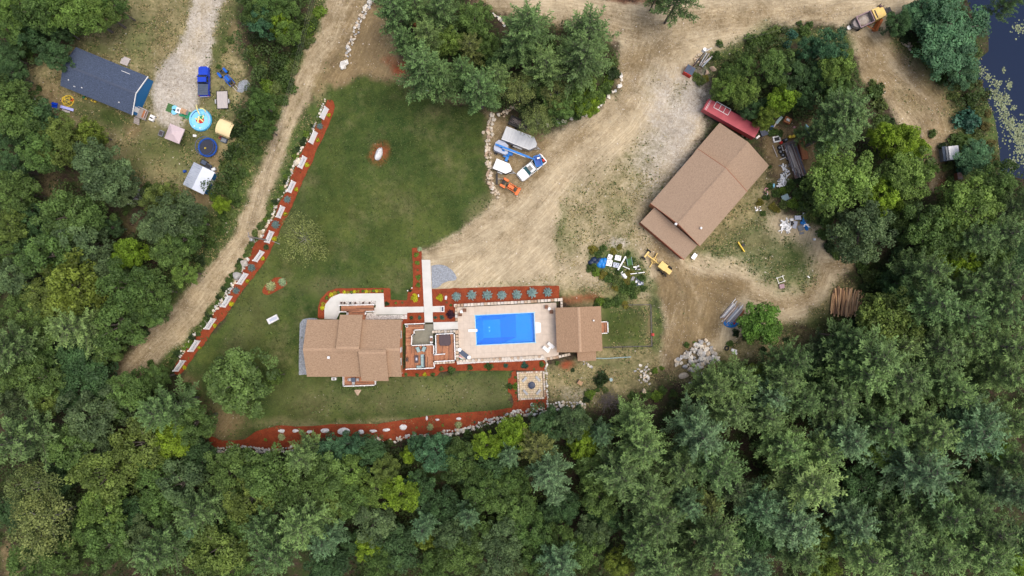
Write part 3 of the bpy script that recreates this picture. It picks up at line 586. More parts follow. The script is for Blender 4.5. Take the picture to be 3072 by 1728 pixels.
def broadleaf(seed, Rr=5.0, Ht=13.0, lobes=9, clumps=9, leaves=90, leaf=.34, base=True, limb=1.0, dens=1.0, spike=0.0):
    """unit crown, centre on z axis; returns crown mesh, trunk mesh"""
    r = np.random.default_rng(seed); Ps, Ns, Ts, Ls, To = [], [], [], [], []
    lobe_c = []
    for i in range(lobes):
        if i == 0: o = np.array([0, 0, 0.0]); lr = Rr * .50
        elif i >= lobes - 4 and base: a = 1.571 * i + r.uniform(-.4, .4); o = np.array([math.cos(a) * Rr * .42, math.sin(a) * Rr * .42, -Rr * r.uniform(.75, 1.05)]); lr = Rr * .5
        else:
            a = 2 * math.pi * (i + r.uniform(-.35, .35)) / (lobes - 1 - (4 if base else 0)); d = Rr * r.uniform(.45, .70)
            o = np.array([math.cos(a) * d, math.sin(a) * d, -Rr * r.uniform(.05, .5)]); lr = Rr * r.uniform(.28, .46)
        lobe_c.append((o + [0, 0, Ht - Rr * .55], lr))
        lt = r.uniform(-.22, .22)
        for k in range(clumps if i else int(clumps * 1.3)):
            d = unit(r.normal(size=3)); d[2] = abs(d[2]) * .9 if r.random() < .82 else -abs(d[2]) * .4
            cc = lobe_c[-1][0] + d * lr * r.uniform(.65, 1.0) * np.array([1, 1, .75])
            cr = Rr * r.uniform(.11, .215)
            n = int(leaves * dens * .9 * (cr / (Rr * .15)) ** 2)
            P, Nn, T, l = puff(r, cc, cr, n, leaf)
            Ps.append(P); Ns.append(Nn); Ts.append(T); Ls.append(l); To.append(np.clip(.5 + lt + r.normal() * .2 + r.normal(size=n) * .13, 0, 1))
    P = np.concatenate(Ps); l = np.concatenate(Ls)
    me = leaf_mesh('crown', P, np.concatenate(Ns), np.concatenate(Ts), l, l * .72, np.concatenate(To), M['leaf'])
    tb = MB(); tr = Rr * .045
    tr *= limb; tb.tube([(0, 0, -.3), (r.uniform(-.2, .2), r.uniform(-.2, .2), Ht * .35), (0, 0, Ht - Rr * .8)], [tr * 1.6, tr * 1.1, tr * .7], 7)
    for c, lr in lobe_c[1:]:
        m0 = Vector((0, 0, Ht * r.uniform(.38, .6))); e = Vector(c) + Vector((0, 0, lr * .3)); mid = m0.lerp(e, .55) + Vector((0, 0, .3))
        tb.tube([m0, mid, e], [tr * .65, tr * .4, tr * .16], 5)
    return me, tb.mesh('trunk', M['bark'])
def pine(seed, Rr=5.0, Ht=18.0, whorls=10, per=6, quads=5, lo=.35, droop=.05, wide=1.0):
    r = np.random.default_rng(seed); C, Nn, T, Ls, Ws, To = [], [], [], [], [], []
    tb = MB(); tr = .24; tb.tube([(0, 0, -.3), (0, 0, Ht * .5), (0, 0, Ht * .97)], [tr * 1.3, tr * .85, .04], 7)
    z0 = Ht * lo
    for w in range(whorls):
        f = (w + .5) / whorls; z = z0 + (Ht - z0) * (1 - (1 - f) ** 1.12) ; Lmax = Rr * (1 - f) ** .62 * 1.02 + .35
        if f > .9: Lmax = .9
        npb = per if f < .85 else 5
        a0 = r.uniform(0, 6.28)
        for b in range(npb):
            if f < .3 and r.random() < .12: continue
            a = a0 + 6.283 * (b + r.uniform(-.3, .3)) / npb; L = Lmax * r.uniform(.62, 1.12)
            dx = np.array([math.cos(a), math.sin(a), 0]); sd_ = np.array([-math.sin(a), math.cos(a), 0])
            rise = r.uniform(.10, .42) + f * .5; bt = r.uniform(-.28, .28)
            pt = lambda t: np.array([0, 0, z]) + dx * t * L + np.array([0, 0, 1]) * L * (-.12 * t + rise * t * t)
            if L > 1.6: tb.tube([Vector(pt(0)), Vector(pt(.5)), Vector(pt(.95))], [.07, .045, .015], 3)
            nt_ = max(3, int(L / .42))
            for j in range(nt_ + 1):
                t = .22 + .80 * j / nt_; p = pt(t)
                sl = (.50 * L * (1.05 - t) ** .8 + .35) * wide
                for s in (-1, 1, 0):
                    if s == 0: sdv = dx.copy(); sl2 = .55
                    else: sdv = unit(dx * r.uniform(.7, 1.15) + s * sd_); sl2 = sl * r.uniform(.6, 1.1)
                    k = max(1, int(sl2 / .30)) if s else 2
                    u = (np.arange(k) + r.random(k)) / k
                    pos = p + sdv * (u * sl2)[:, None]; pos[:, 2] += .20 * u * sl2 + r.normal(size=k) * .05
                    for rep in range(quads - 2):
                        dirs = unit(sdv + r.normal(size=(k, 3)) * .42 + np.array([0, 0, .25]))
                        nn_ = unit(np.array([0, 0, 1.0]) + r.normal(size=(k, 3)) * .55)
                        C.append(pos + dirs * .18 + r.normal(size=(k, 3)) * .05); Nn.append(nn_); T.append(dirs)
                        Ls.append(.62 * (.7 + .5 * r.random(k))); Ws.append(.17 * (.7 + .6 * r.random(k)))
                        To.append(np.clip(.05 + bt + .75 * (u * .35 + t * .65) + r.normal(size=k) * .12, 0, 1))  # plume highlights put into the tone: needles paler toward branch tips
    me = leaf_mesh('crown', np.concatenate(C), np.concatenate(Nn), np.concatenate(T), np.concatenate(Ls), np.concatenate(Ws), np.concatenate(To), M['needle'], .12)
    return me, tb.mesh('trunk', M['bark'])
def bush_mesh(seed, rad=1.0, h=.9, clumps=16, leaves=60, leaf=.16, ragged_=.3):
    r = np.random.default_rng(seed); Ps, Ns, Ts, Ls, To = [], [], [], [], []
    for i in range(clumps):
        d = unit(r.normal(size=3)); d[2] = abs(d[2]); c = d * rad * r.uniform(.25, .72) * np.array([1, 1, h]); c[2] += .12
        P, Nn, T, l = puff(r, c, rad * r.uniform(.22, .22 + ragged_), leaves, leaf)
        Ps.append(P); Ns.append(Nn); Ts.append(T); Ls.append(l); To.append(np.clip(.5 + r.normal() * .22 + r.normal(size=leaves) * .12, 0, 1))
    P = np.concatenate(Ps); P[:, 2] = np.maximum(P[:, 2], .03); l = np.concatenate(Ls)
    return leaf_mesh('foliage', P, np.concatenate(Ns), np.concatenate(Ts), l, l * .75, np.concatenate(To), M['leaf'])
def spiky_mesh(seed, rad=1.0, h=.8, n=420, width=.09, mats=None, layers=4, flat=.5):
    """rays of narrow blades from the middle: grasses, yucca, spruce tips"""
    r = np.random.default_rng(seed); a = r.random(n) * 6.283; e = np.arcsin(r.random(n) ** flat)
    d = np.stack([np.cos(a) * np.cos(e), np.sin(a) * np.cos(e), np.sin(e)], 1)
    rad_ = rad * r.uniform(.5, 1.0, n); C = d * (rad_ * .6)[:, None]; C[:, 2] = C[:, 2] * h + .1
    Nn = unit(np.array([0, 0, 1.0]) + r.normal(size=(n, 3)) * .5)
    return leaf_mesh('foliage', C, Nn, d, rad_ * .8, np.full(n, width), np.clip(.5 + r.normal(size=n) * .25, 0, 1), mats or M['needle'], .1)
def spruce_mesh(seed, rad=.9, h=1.4, n=900):
    r = np.random.default_rng(seed); Cs, Nn, T, Ls, Ws, To = [], [], [], [], [], []
    for w in range(7):
        f = w / 7; z = h * (.12 + .85 * f); L = rad * (1 - f) ** .8 + .05; k = 9 - w // 2; a0 = r.random() * 6
        for b in range(k):
            a = a0 + 6.283 * b / k + r.uniform(-.15, .15); d = np.array([math.cos(a), math.sin(a), .18]); sdv = np.array([-math.sin(a), math.cos(a), 0]); l_ = L * r.uniform(.85, 1.08); bt = r.uniform(-.2, .2)
            for t in np.linspace(.2, 1, 6):
                for s in (-1, 0, 1):
                    for q_ in range(3):
                        dd = unit(d + s * sdv * .9 + r.normal(size=3) * .25); c = np.array([0, 0, z]) + d * l_ * t + dd * .08
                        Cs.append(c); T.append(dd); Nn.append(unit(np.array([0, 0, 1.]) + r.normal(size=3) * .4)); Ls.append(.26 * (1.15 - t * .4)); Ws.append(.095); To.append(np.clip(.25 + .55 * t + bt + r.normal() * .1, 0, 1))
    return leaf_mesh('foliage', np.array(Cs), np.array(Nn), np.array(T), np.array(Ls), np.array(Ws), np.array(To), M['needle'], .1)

OAK = [broadleaf(100 + i, lobes=[14, 13, 14, 12, 13, 15, 13][i], clumps=[8, 7, 7, 9, 8, 7, 8][i], leaves=[74, 80, 70, 78, 72, 74, 76][i]) for i in range(7)]
MAPLE = [broadleaf(200 + i, lobes=11, clumps=12, leaves=62, leaf=.38, dens=.95) for i in range(3)]
THIN = [broadleaf(300 + i, lobes=12, clumps=10, leaves=50, leaf=.27, dens=.75, base=False, limb=.5) for i in range(2)]
SPARSE = [broadleaf(330, lobes=13, clumps=11, leaves=17, leaf=.26, base=False, limb=.2)]
for me, tk in THIN + SPARSE: tk.materials[0] = M['bark_pale']
PINE = [pine(400 + i, whorls=[9, 10, 8, 9, 10][i], per=[7, 6, 7, 7, 6][i], quads=4, wide=[.72, .66, .78, .7, .62][i]) for i in range(5)]
BUSH = [bush_mesh(500 + i) for i in range(5)]

GREEN = {'D': (.062, .118, .036), 'Dd': (.036, .080, .034), 'Dy': (.080, .124, .034), 'Dg': (.068, .116, .056), 'Db': (.045, .112, .062), 'Dl': (.086, .155, .040), 'M': (.118, .205, .024), 'My': (.092, .145, .028), 'G': (.070, .160, .032),
         'P': (.070, .130, .050), 'Pd': (.045, .080, .036), 'Pl': (.098, .170, .062), 'Po': (.078, .104, .034), 'B': (.078, .150, .080), 'T': (.105, .145, .055), 'V': (.100, .135, .050)}
TREES = '''
P 56 1317 85;D 117 1143 70;Dd 243 1156 75;D 26 1126 60;Dg 17 1208 55;Dy 130 1204 45;D 381 1180 62;Dg 260 1252 80;M 329 1217 30;P 485 1230 65;D 576 1273 60;Dy 412 1338 80;M 498 1325 58;D 195 1343 70;Dg 260 1356 60;Dd 581 1369 50;Dy 299 1438 85;D 455 1429 60;Dg 533 1460 70;T 87 1473 75;Dd 152 1447 55;Dl 303 1529 70;T 108 1577 95;Dd 381 1551 60;D 477 1512 60;P 598 1533 65;B 594 1577 36;D 689 1412 70;D 802 1438 88;Dy 737 1503 70;D 715 1568 50;Pl 910 1369 52;Db 984 1343 58;D 975 1438 75;Dy 997 1512 55;P 789 1581 60;Pl 910 1568 75;P 824 1655 75;D 312 1642 75;P 472 1655 70;Dy 642 1659 85;D 173 1685 60;D 65 1698 60;Dg 390 1620 55;B 975 1620 50;Dd 975 1698 60;D 693 1712 50;D 560 1620 50;D 250 1590 50;Dd 20 1540 50;D 610 1690 40
Db 1048 1322 50;Dd 1111 1345 58;Db 1247 1314 30;Dd 1318 1316 34;M 1223 1369 24;Db 1302 1365 55;D 1374 1385 58;Dl 1044 1417 50;Dy 1151 1413 45;Dl 1119 1473 45;M 1203 1488 58;Dd 1251 1469 48;D 1048 1512 55;Dg 1119 1576 60;M 1461 1341 45;M 1537 1303 50;B 1529 1365 35;Po 1608 1341 55;Dd 1644 1274 58;B 1644 1421 60;B 1664 1473 40;Dd 1481 1421 65;D 1541 1441 45;D 1441 1473 60;D 1501 1496 60;D 1553 1520 55;B 1406 1544 38;B 1270 1580 38;Dg 1354 1608 55;Dd 1330 1528 55;D 1441 1600 50;Dg 1513 1608 60;D 1592 1596 60;M 1100 1647 42;My 1278 1632 30;Dd 1195 1647 65;D 1382 1671 60;Dg 1501 1683 65;D 1600 1679 50;B 1680 1687 60;D 1759 1655 55;Dg 1723 1274 50;M 1751 1337 48;B 1803 1306 35;D 1779 1417 50;P 1859 1417 78;Pl 1910 1274 58;Pl 1930 1337 72;P 1938 1469 75;D 1799 1496 62;Dd 1811 1568 50;Dg 1779 1608 50;P 1978 1552 80;P 1918 1620 60;My 1859 1699 42;P 1978 1687 70;Dd 1700 1528 45;Dd 1060 1640 40;D 1140 1700 50;D 1300 1700 50;Dd 1640 1560 45;Dd 1400 1420 40;D 1680 1610 45
Pl 2143 1161 58;Pl 2217 1139 55;My 2273 1126 35;P 2343 1143 62;B 2100 1304 80;P 2191 1230 65;B 2308 1191 58;P 2291 1243 60;P 2148 1395 85;Pl 2351 1334 68;P 2403 1200 55;Pl 2464 1360 60;Dd 2460 1161 50;P 2507 1200 70;B 2542 1317 70;Pl 2590 1126 75;P 2698 1135 80;P 2698 1187 58;P 2646 1282 72;Dl 2650 1360 58;Pl 2785 1295 75;B 2763 1412 98;B 2915 1299 88;B 2941 1239 58;P 2811 1126 62;Pl 2850 1165 58;Dd 2924 1143 55;Pl 3014 1126 65;Pl 3045 1265 58;M 3002 1356 40;B 3040 1477 60;P 2906 1516 60;Dd 2950 1447 55;Pl 2429 1447 95;B 2273 1516 60;Dd 2603 1468 70;Po 2122 1516 50;B 2377 1568 80;My 2464 1611 45;B 2559 1568 70;P 2698 1585 75;P 2152 1633 85;Dd 2265 1611 60;P 2408 1668 55;Pl 2590 1663 75;P 2689 1663 70;P 2828 1542 70;Pl 2807 1659 75;P 2967 1590 75;Pl 2950 1659 80;M 3049 1707 45;Dd 3058 1620 50;B 2265 1707 55;P 2074 1685 55;My 2481 1707 50;B 2061 1512 50;Dd 2340 1640 40;Pd 2200 1460 55;P 2040 1400 60;Dd 2040 1600 45;P 3050 1390 50;P 2860 1440 50;Dd 2710 1500 50
Dl 2531 536 92;M 2664 585 60;Dl 2731 520 72;D 2677 531 50;Dg 2606 697 88;D 2798 688 75;Dl 2928 621 88;D 3000 549 62;P 2924 715 55;P 3010 702 60;M 2910 791 50;M 2848 800 45;P 2780 814 62;Dd 2727 778 45;P 2790 912 75;P 2901 872 55;P 3000 850 80;P 2879 948 65;Dy 2691 965 90;P 3000 926 70;Pl 2901 1029 55;P 2812 1047 70;Pl 3014 1040 75;P 2619 1070 88;P 2552 1015 52;P 2377 1083 56;Dd 2440 1100 48;Dd 2700 850 45;D 2850 740 50;Dd 2730 680 50;P 2508 394 64;D 2720 640 45;Dd 3060 780 50;P 3060 620 50;Pd 2500 1060 50;D 2990 770 45;Pl 2700 1040 50
D 31 571 60;Dd 31 503 50;D 109 457 55;Dy 171 441 52;Dg 274 488 72;Dg 310 534 70;D 176 643 80;D 254 643 60;Dg 362 580 46;Dy 16 679 50;D 140 762 85;Dg 222 731 70;Dg 290 793 60;M 373 757 46;Dg 31 830 60;My 197 855 90;Dy 119 897 60;D 373 860 80;D 440 876 62;D 342 972 78;D 440 933 55;Pl 228 985 70;D 134 995 50;Dy 476 590 55;Dg 518 643 72;Dg 455 680 52;D 559 659 50;D 543 716 50;D 497 752 52;Dl 549 819 36;M 657 612 24;P 21 1047 70;Dd 248 1108 68;D 458 1140 42;D 60 930 55;Dd 60 740 45;Dd 330 680 34;D 100 1080 50;Dd 200 1060 50;D 312 1050 42;Dd 80 660 45;D 20 760 40
Dl 29 38 50;D 17 87 45;D 110 23 60;Dl 174 17 58;Dl 241 35 56;Dl 290 25 50;D 333 10 38;Dd 174 81 40;Dd 151 157 48;Dd 67 96 45;D 29 284 55;D 38 348 60;Dd 110 362 60;Dy 174 391 48;My 261 392 38;Dd 15 410 45;Dd 15 160 40;Dd 30 220 40
Db 774 58 45;D 759 30 42;D 803 12 42;M 836 62 35;Dl 855 90 38;D 861 23 35;D 775 304 36;D 788 377 32
P 1181 25 58;Pl 1249 19 44;P 1324 18 48;D 1423 47 50;P 1212 118 38;Pl 1283 102 44;Dl 1348 121 38;Po 1411 140 40;D 1466 130 38;P 1581 78 74;P 1566 118 58;P 1762 99 80;P 1752 171 74;Pl 1640 199 60;P 1271 202 70;P 1324 230 50;P 1386 211 40;P 1438 264 60;Pl 1494 230 42;T 1560 264 50;T 1615 360 52;T 1674 280 48;D 1684 320 44;Dl 1752 280 52;M 1764 306 38;P 2048 -25 62;P 1985 -40 40;Dd 1500 180 36;D 1620 250 34
D 2328 192 50;D 2241 192 34;Dl 2178 258 36;D 2196 220 30;Dl 2235 273 42;D 2218 284 28;Dd 2250 322 34;My 2305 350 32;Dd 2312 320 34;M 2353 295 42;Dd 2375 217 50;Db 2499 134 52;Db 2437 134 34;Dl 2514 193 50;D 2530 236 40;Dd 2452 224 45;D 2514 258 40;Dd 2421 295 34;P 2530 330 72;P 2545 373 56;P 2437 398 30
Db 2873 78 92;Db 2857 149 84;Dd 2699 65 36;Db 2742 47 36;Db 2773 19 38;Db 2820 31 42;Db 2810 93 50;Db 2894 217 44;Db 2932 473 50;M 2661 404 38;M 2717 419 54;M 2755 446 38;Dl 2783 520 30;P 3043 -2 36
V 905 716 74;G 2291 972 64;D 711 1142 100;Dl 819 1135 24
'''
KIND = {'D': ('deciduous_tree', 'mid green leafy'), 'Dd': ('deciduous_tree', 'dark green leafy'), 'Dy': ('deciduous_tree', 'olive yellow leafy'), 'Dg': ('deciduous_tree', 'grey green leafy'), 'Db': ('deciduous_tree', 'bluish green leafy'), 'Dl': ('deciduous_tree', 'fresh green leafy'), 'M': ('maple_tree', 'bright yellow green'), 'My': ('maple_tree', 'mustard yellow'), 'G': ('maple_tree', 'dense round fresh green'),
        'P': ('pine_tree', 'green feathery'), 'Pd': ('pine_tree', 'dark feathery'), 'Pl': ('pine_tree', 'light green feathery'), 'Po': ('pine_tree', 'olive brown feathery'), 'B': ('pine_tree', 'blue green feathery'), 'T': ('birch_tree', 'thin pale limbed'), 'V': ('birch_tree', 'sparse see through')}
LAND = [('log pile', 2537, 904), ('boulder pile', 2075, 1110), ('stone fire pit patio', 1595, 1155), ('top left photo corner', 0, 0), ('top right photo corner', 3072, 0), ('bottom left photo corner', 0, 1728), ('bottom right photo corner', 3072, 1728), ('photo bottom middle', 1536, 1728), ('lower dirt road end', 370, 1120), ('dark pond', 3000, 380), ('rusty flatbed trailer', 2385, 480), ('long red trailer', 2200, 350), ('yellow dump truck', 2600, 60), ('corrugated roof shed', 593, 533), ('dark blue roofed house', 310, 245), ('wooden plank platform', 413, 582), ('white pickup truck', 1594, 505), ('lawn circle rock', 1140, 462), ('largest mulch border boulder', 1030, 1293), ('west mulch border end', 640, 1340), ('photo left edge middle', 0, 864), ('photo right edge middle', 3072, 864), ('flatbed utility trailer', 671, 302), ('upper dirt road end', 1047, 0), ('small white shed', 2860, 460), ('tan roofed main house', 1060, 1045), ('large tan garage', 2130, 550), ('lumber pile', 2196, 941)]
ORD = [('closest such to the' if i == 0 else w + ' such from the') for i, w in enumerate('first second third fourth fifth sixth seventh eighth ninth tenth eleventh twelfth thirteenth fourteenth fifteenth sixteenth seventeenth eighteenth nineteenth twentieth'.split())]
tl = []
for line in TREES.strip().split('\n'):
    for e in line.split(';'):
        k, x, y, r_ = e.split(); tl.append([k, float(x), float(y), float(r_)])
lab = {}
for i, (k, x, y, r_) in enumerate(tl):
    d = sorted((math.hypot(x - lx, y - ly), n) for n, lx, ly in LAND)
    lab.setdefault((k, d[0][1]), []).append((d[0][0], i))
label_of = {}
for (k, ln), v in lab.items():
    v.sort()
    for n, (_, i) in enumerate(v):
        nm = KIND[k][0].replace('_', ' ')
        label_of[i] = ('%s %s, %s %s' % (KIND[k][1], nm, ORD[min(n, 19)], ln)) if len(v) > 1 else '%s %s nearest to the %s' % (KIND[k][1], nm, ln)
GRP = {'deciduous_tree': 'leafy trees of the woods', 'maple_tree': 'yellow green trees among the woods', 'pine_tree': 'pines of the woods', 'birch_tree': 'thin limbed birches'}
for i, (k, x, y, r_) in enumerate(tl):
    nm = KIND[k][0]; rs = random.Random(i * 31 + 5)
    src = {'deciduous_tree': OAK, 'maple_tree': MAPLE, 'pine_tree': PINE, 'birch_tree': THIN}[nm]
    src = SPARSE if k == 'V' else src
    if y < 1352 and 880 < x < 1340 and y > 1280: y += 15; r_ *= .84
    crown, trunk = src[rs.randrange(len(src))]
    native_h = 18.0 if nm == 'pine_tree' else 13.0
    rm = r_ * S
    if nm == 'pine_tree': h = min(21, 9 + r_ * .14) * rs.uniform(.93, 1.07)
    else: h = min(16, 5 + r_ * .125) * rs.uniform(.93, 1.07)
    if k in ('Dd', 'Pd', 'Po'): h *= .78
    if (k, x) == ('D', 711.0): h = 12
    if k == 'G': h = 11
    if k == 'V': h = 9
    if k == 'Db' and x > 2690: h *= .62
    zc = h * (.72 if nm == 'pine_tree' else .78)
    k2 = (H - zc) / H; rm *= k2 * (1.18 if nm == 'pine_tree' else 1.12)
    p = W(x, y, zc)
    t = thing(nm, label_of[i], 'tree', (p.x, p.y, 0), rs.uniform(0, 6.28), GRP[nm])
    t.scale = (rm / 5.0, rm / 5.0, h / native_h)
    c = GREEN[k]; j = rs.uniform(.86, 1.14); jr = rs.uniform(.94, 1.06)
    inst('trunk', trunk, t); inst('crown', crown, t, color=(c[0] * j * jr * 1.62, c[1] * j * 1.50, c[2] * j * 1.36, 1))

# undergrowth and saplings between the trees: one mass
FOREST = [
 [(0, 400), (190, 420), (330, 520), (420, 600), (600, 690), (640, 700), (560, 830), (420, 1040), (330, 1100), (440, 1130), (560, 1200), (620, 1320), (700, 1370), (1000, 1330), (1250, 1310), (1450, 1270), (1640, 1240), (1750, 1240), (1900, 1240), (2050, 1200), (2200, 1130), (2400, 1090), (2560, 960), (2560, 860), (2600, 800), (2740, 700), (2800, 560), (2870, 560), (2960, 530), (3200, 540), (3250, 1900), (-180, 1900), (-180, 400)],
 [(-180, -160), (330, -160), (330, 40), (200, 100), (120, 190), (70, 260), (90, 330), (150, 400), (-180, 420)],
 [(720, 20), (900, -160), (980, -160), (950, 60), (890, 200), (850, 300), (770, 440), (700, 560), (660, 640), (640, 540), (700, 440), (700, 330), (760, 230), (720, 120)],
 [(1150, -160), (1400, -160), (1440, 10), (1540, 70), (1700, 70), (1840, 130), (1850, 250), (1760, 340), (1620, 370), (1480, 330), (1400, 290), (1250, 240), (1200, 100)],
 [(2140, 260), (2200, 180), (2320, 110), (2500, 110), (2560, 220), (2560, 330), (2640, 400), (2740, 420), (2790, 480), (2740, 620), (2600, 780), (2480, 700), (2360, 580), (2440, 520), (2450, 370), (2290, 370), (2130, 300)],
 [(2680, 60), (2790, 0), (2800, -160), (2900, -160), (2900, 30), (2940, 80), (2940, 150), (2900, 240), (2980, 330), (2990, 500), (2880, 540), (2870, 330), (2830, 230), (2750, 170)]]
r = np.random.default_rng(77); Cs, Ns, Ts, Ls, To = [], [], [], [], []
for poly in FOREST:
    P = np.array(poly); x0, y0 = P.min(0); x1, y1 = P.max(0); n = int((x1 - x0) * (y1 - y0) / 900)
    px = r.uniform(x0, x1, n); py = r.uniform(y0, y1, n); m = inside(px, py, poly) & (fbm(px, py, 130, 55) > .36)
    for x, y in zip(px[m], py[m]):
        c = np.array(W(x, y, 0)); rad = r.uniform(.7, 1.7); hh = r.uniform(.5, 3.6); k = int(30 + rad * 26)
        c = c + [0, 0, hh]
        Pp, Nn, T, l = puff(r, c, rad, k, .40)
        Cs.append(Pp); Ns.append(Nn); Ts.append(T); Ls.append(l); To.append(np.clip(.4 + r.normal() * .25 + r.normal(size=k) * .1, 0, 1))
l = np.concatenate(Ls)
me = leaf_mesh('undergrowth', np.concatenate(Cs), np.concatenate(Ns), np.concatenate(Ts), l, l * .7, np.concatenate(To), M['leaf'])
ug = inst('undergrowth', me, color=(.062, .105, .032, 1)); ug['kind'] = 'stuff'
tag(ug, 'dark saplings and ground plants filling the gaps between the forest trees', 'undergrowth')
# the woods carry on outside the frame: one mass
Cs, Ns, Ts, Ls, To = [], [], [], [], []
for i in range(230):
    sx = r.uniform(-560, 3640); sy = r.uniform(-500, 2240)
    if -90 < sx < 3160 and -90 < sy < 1810: continue
    if sy < 100 and 500 < sx < 1150: continue
    if sy < 100 and 1350 < sx < 2750: continue
    if sx > 2900 and sy < 560: continue
    c = np.array(W(sx, sy, 0)); hh = r.uniform(8, 15); rad = r.uniform(3, 5.5)
    for j in range(14):
        d = unit(r.normal(size=3)); d[2] = abs(d[2]); cc = c + d * rad * .8 + [0, 0, hh - rad * .8]
        Pp, Nn, T, l = puff(r, cc, rad * .33, 60, .6)
        Cs.append(Pp); Ns.append(Nn); Ts.append(T); Ls.append(l); To.append(np.clip(.5 + r.normal() * .2 + r.normal(size=60) * .1, 0, 1))
l = np.concatenate(Ls)
me = leaf_mesh('surrounding_woods', np.concatenate(Cs), np.concatenate(Ns), np.concatenate(Ts), l, l * .7, np.concatenate(To), M['leaf'])
sw = inst('surrounding_woods', me, color=(.075, .115, .036, 1)); sw['kind'] = 'stuff'
tag(sw, 'green woods carrying on beyond the edges of the photo', 'woods')

# ground vegetation too small to count: short tufts and small loose stones
def scatter(name, label, cat, prob, n, size, colr, seed, m='leaf', z0=.02, up=.3):
    r = np.random.default_rng(seed); i = r.choice(X0.size, n, p=prob / prob.sum())
    px = X0[i] + r.uniform(-.5, .5, n) * GD; py = Y0[i] + r.uniform(-.5, .5, n) * GD
    C = np.stack([(px - 1536) * S, (864 - py) * S, zz[i] + z0 + r.random(n) * size * .4], 1)
    Nn = unit(np.array([0, 0, 1.0]) + r.normal(size=(n, 3)) * up); L_ = size * r.uniform(.5, 1.5, n)
    me = leaf_mesh(name, C, Nn, unit(r.normal(size=(n, 3))), L_, L_ * .55, r.random(n), M[m]); o = inst(name, me, color=colr)
    tag(o, label, cat, kind='stuff')
clear = 1 - poly_w(X0, Y0, [(905, 865), (1250, 865), (1290, 860), (1690, 850), (1830, 915), (1830, 1090), (1640, 1110), (1380, 1110), (1370, 1130), (910, 1150)], 4) 
clear = clear * (1 - poly_w(X0, Y0, POND, 8)) * (poly_w(X0, Y0, [(-60, -60), (3130, -60), (3130, 1790), (-60, 1790)], 4) > .5)
patch = np.clip((fbm(X0, Y0, 24, 61, 3) - .42) * 5, .04, 1)
scatter('grass_tufts', 'short dry grass tufts over the bare yards', 'grass', (Wt[3] * 1.0 + Wt[7] * .6 + .05 * Wt[2]) * clear * (1 - poly_w(X0, Y0, LAWN, 4)) * patch, 26000, .26, (.27, .235, .12, 1), 5)
scatter('weed_tufts', 'short green weeds over the verges and yards', 'weeds', (Wt[7] * 1.4 + Wt[3] * .45 + Wt[4] * .12 + 4 * Wt[4] * (1 - Wt[4]) * .3 + .25 * Wt[0]) * clear * patch, 34000, .32, (.075, .115, .032, 1), 6)
scatter('lawn_grass', 'mown grass blades of the lawn', 'grass', (Wt[4] ** 2) * clear, 30000, .17, (.085, .115, .034, 1), 7, up=.5)
scatter('loose_gravel', 'small loose stones strewn over dirt and gravel', 'gravel', (Wt[1] * .4 + Wt[2] * .8 + Wt[5] * 1.2 + Wt[3] * .5 + 3 * Wt[1] * (1 - Wt[1])) * clear * np.clip((fbm(X0, Y0, 40, 71, 3) - .45) * 6, .03, 1), 6000, .14, (1, 1, 1, 1), 8, 'stone_loose')
scatter('dark_gravel', 'small dark clods and pebbles strewn over dirt and gravel', 'gravel', (Wt[1] * .3 + Wt[2] * .9 + Wt[5] * 1.2) * clear * np.clip((fbm(X0, Y0, 30, 81, 3) - .45) * 6, .05, 1), 10000, .15, (1, 1, 1, 1), 9, 'clod')
# ------------------------------------------------------------------ mulch beds, walks, gravel (setting)
def sheet(name, pts_px, z0, z1, m, step=0, amp=0, seed=1, kind='structure', inset=0.0):
    P = W2(pts_px, z1)
    if step: P = ragged(P, step, amp, True, seed)
    mb = MB(); mb.prism(P, z0, z1, inset); o = mb.build(name, m); 
    if kind: o['kind'] = kind
    return o
zA = lambda pts: Z(700, 280, 4.83, pts); zB = lambda pts: Z(700, 540, 5.572, pts); zC = lambda pts: Z(500, 780, 4.263, pts)
zS = lambda pts: Z(600, 1180, 4.2933, pts); zT = lambda pts: Z(1200, 1080, 4.2933, pts)
zH = lambda pts: Z(870, 840, 4.025, pts); zD = lambda pts: Z(1200, 840, 4.83, pts); zP = lambda pts: Z(1350, 840, 3.622, pts); zK = lambda pts: Z(1180, 720, 6.037, pts)
STRIP_L = zA([(1355, 90), (1310, 200), (1270, 330), (1200, 480), (1130, 600), (1060, 720), (1000, 830), (960, 900), (880, 1100), (840, 1200), (780, 1400)]) + zB([(930, 170), (820, 280), (740, 430), (700, 620), (620, 700), (530, 870), (490, 960), (370, 1030), (320, 1130), (260, 1280), (190, 1400)]) + zC([(1040, 30), (960, 170), (880, 300), (800, 420), (700, 560), (600, 680), (520, 800), (430, 900), (350, 1010), (290, 1090), (180, 1250), (100, 1350), (105, 1460)])
STRIP_R = zA([(1440, 100), (1470, 200), (1430, 330), (1370, 500), (1300, 640), (1240, 740), (1180, 900), (1100, 1080), (1020, 1230), (960, 1380)]) + zB([(1155, 20), (1070, 230), (1000, 380), (900, 620), (800, 780), (740, 930), (680, 1060), (600, 1230), (500, 1400)]) + zC([(1260, 20), (1120, 200), (1060, 270), (950, 420), (870, 540), (740, 740), (660, 820), (580, 930), (470, 1090), (390, 1170), (250, 1380), (170, 1470)])
sheet('mulch_bed', STRIP_L + STRIP_R[::-1], -.05, .07, M['mulch'], .5, .10, 2)
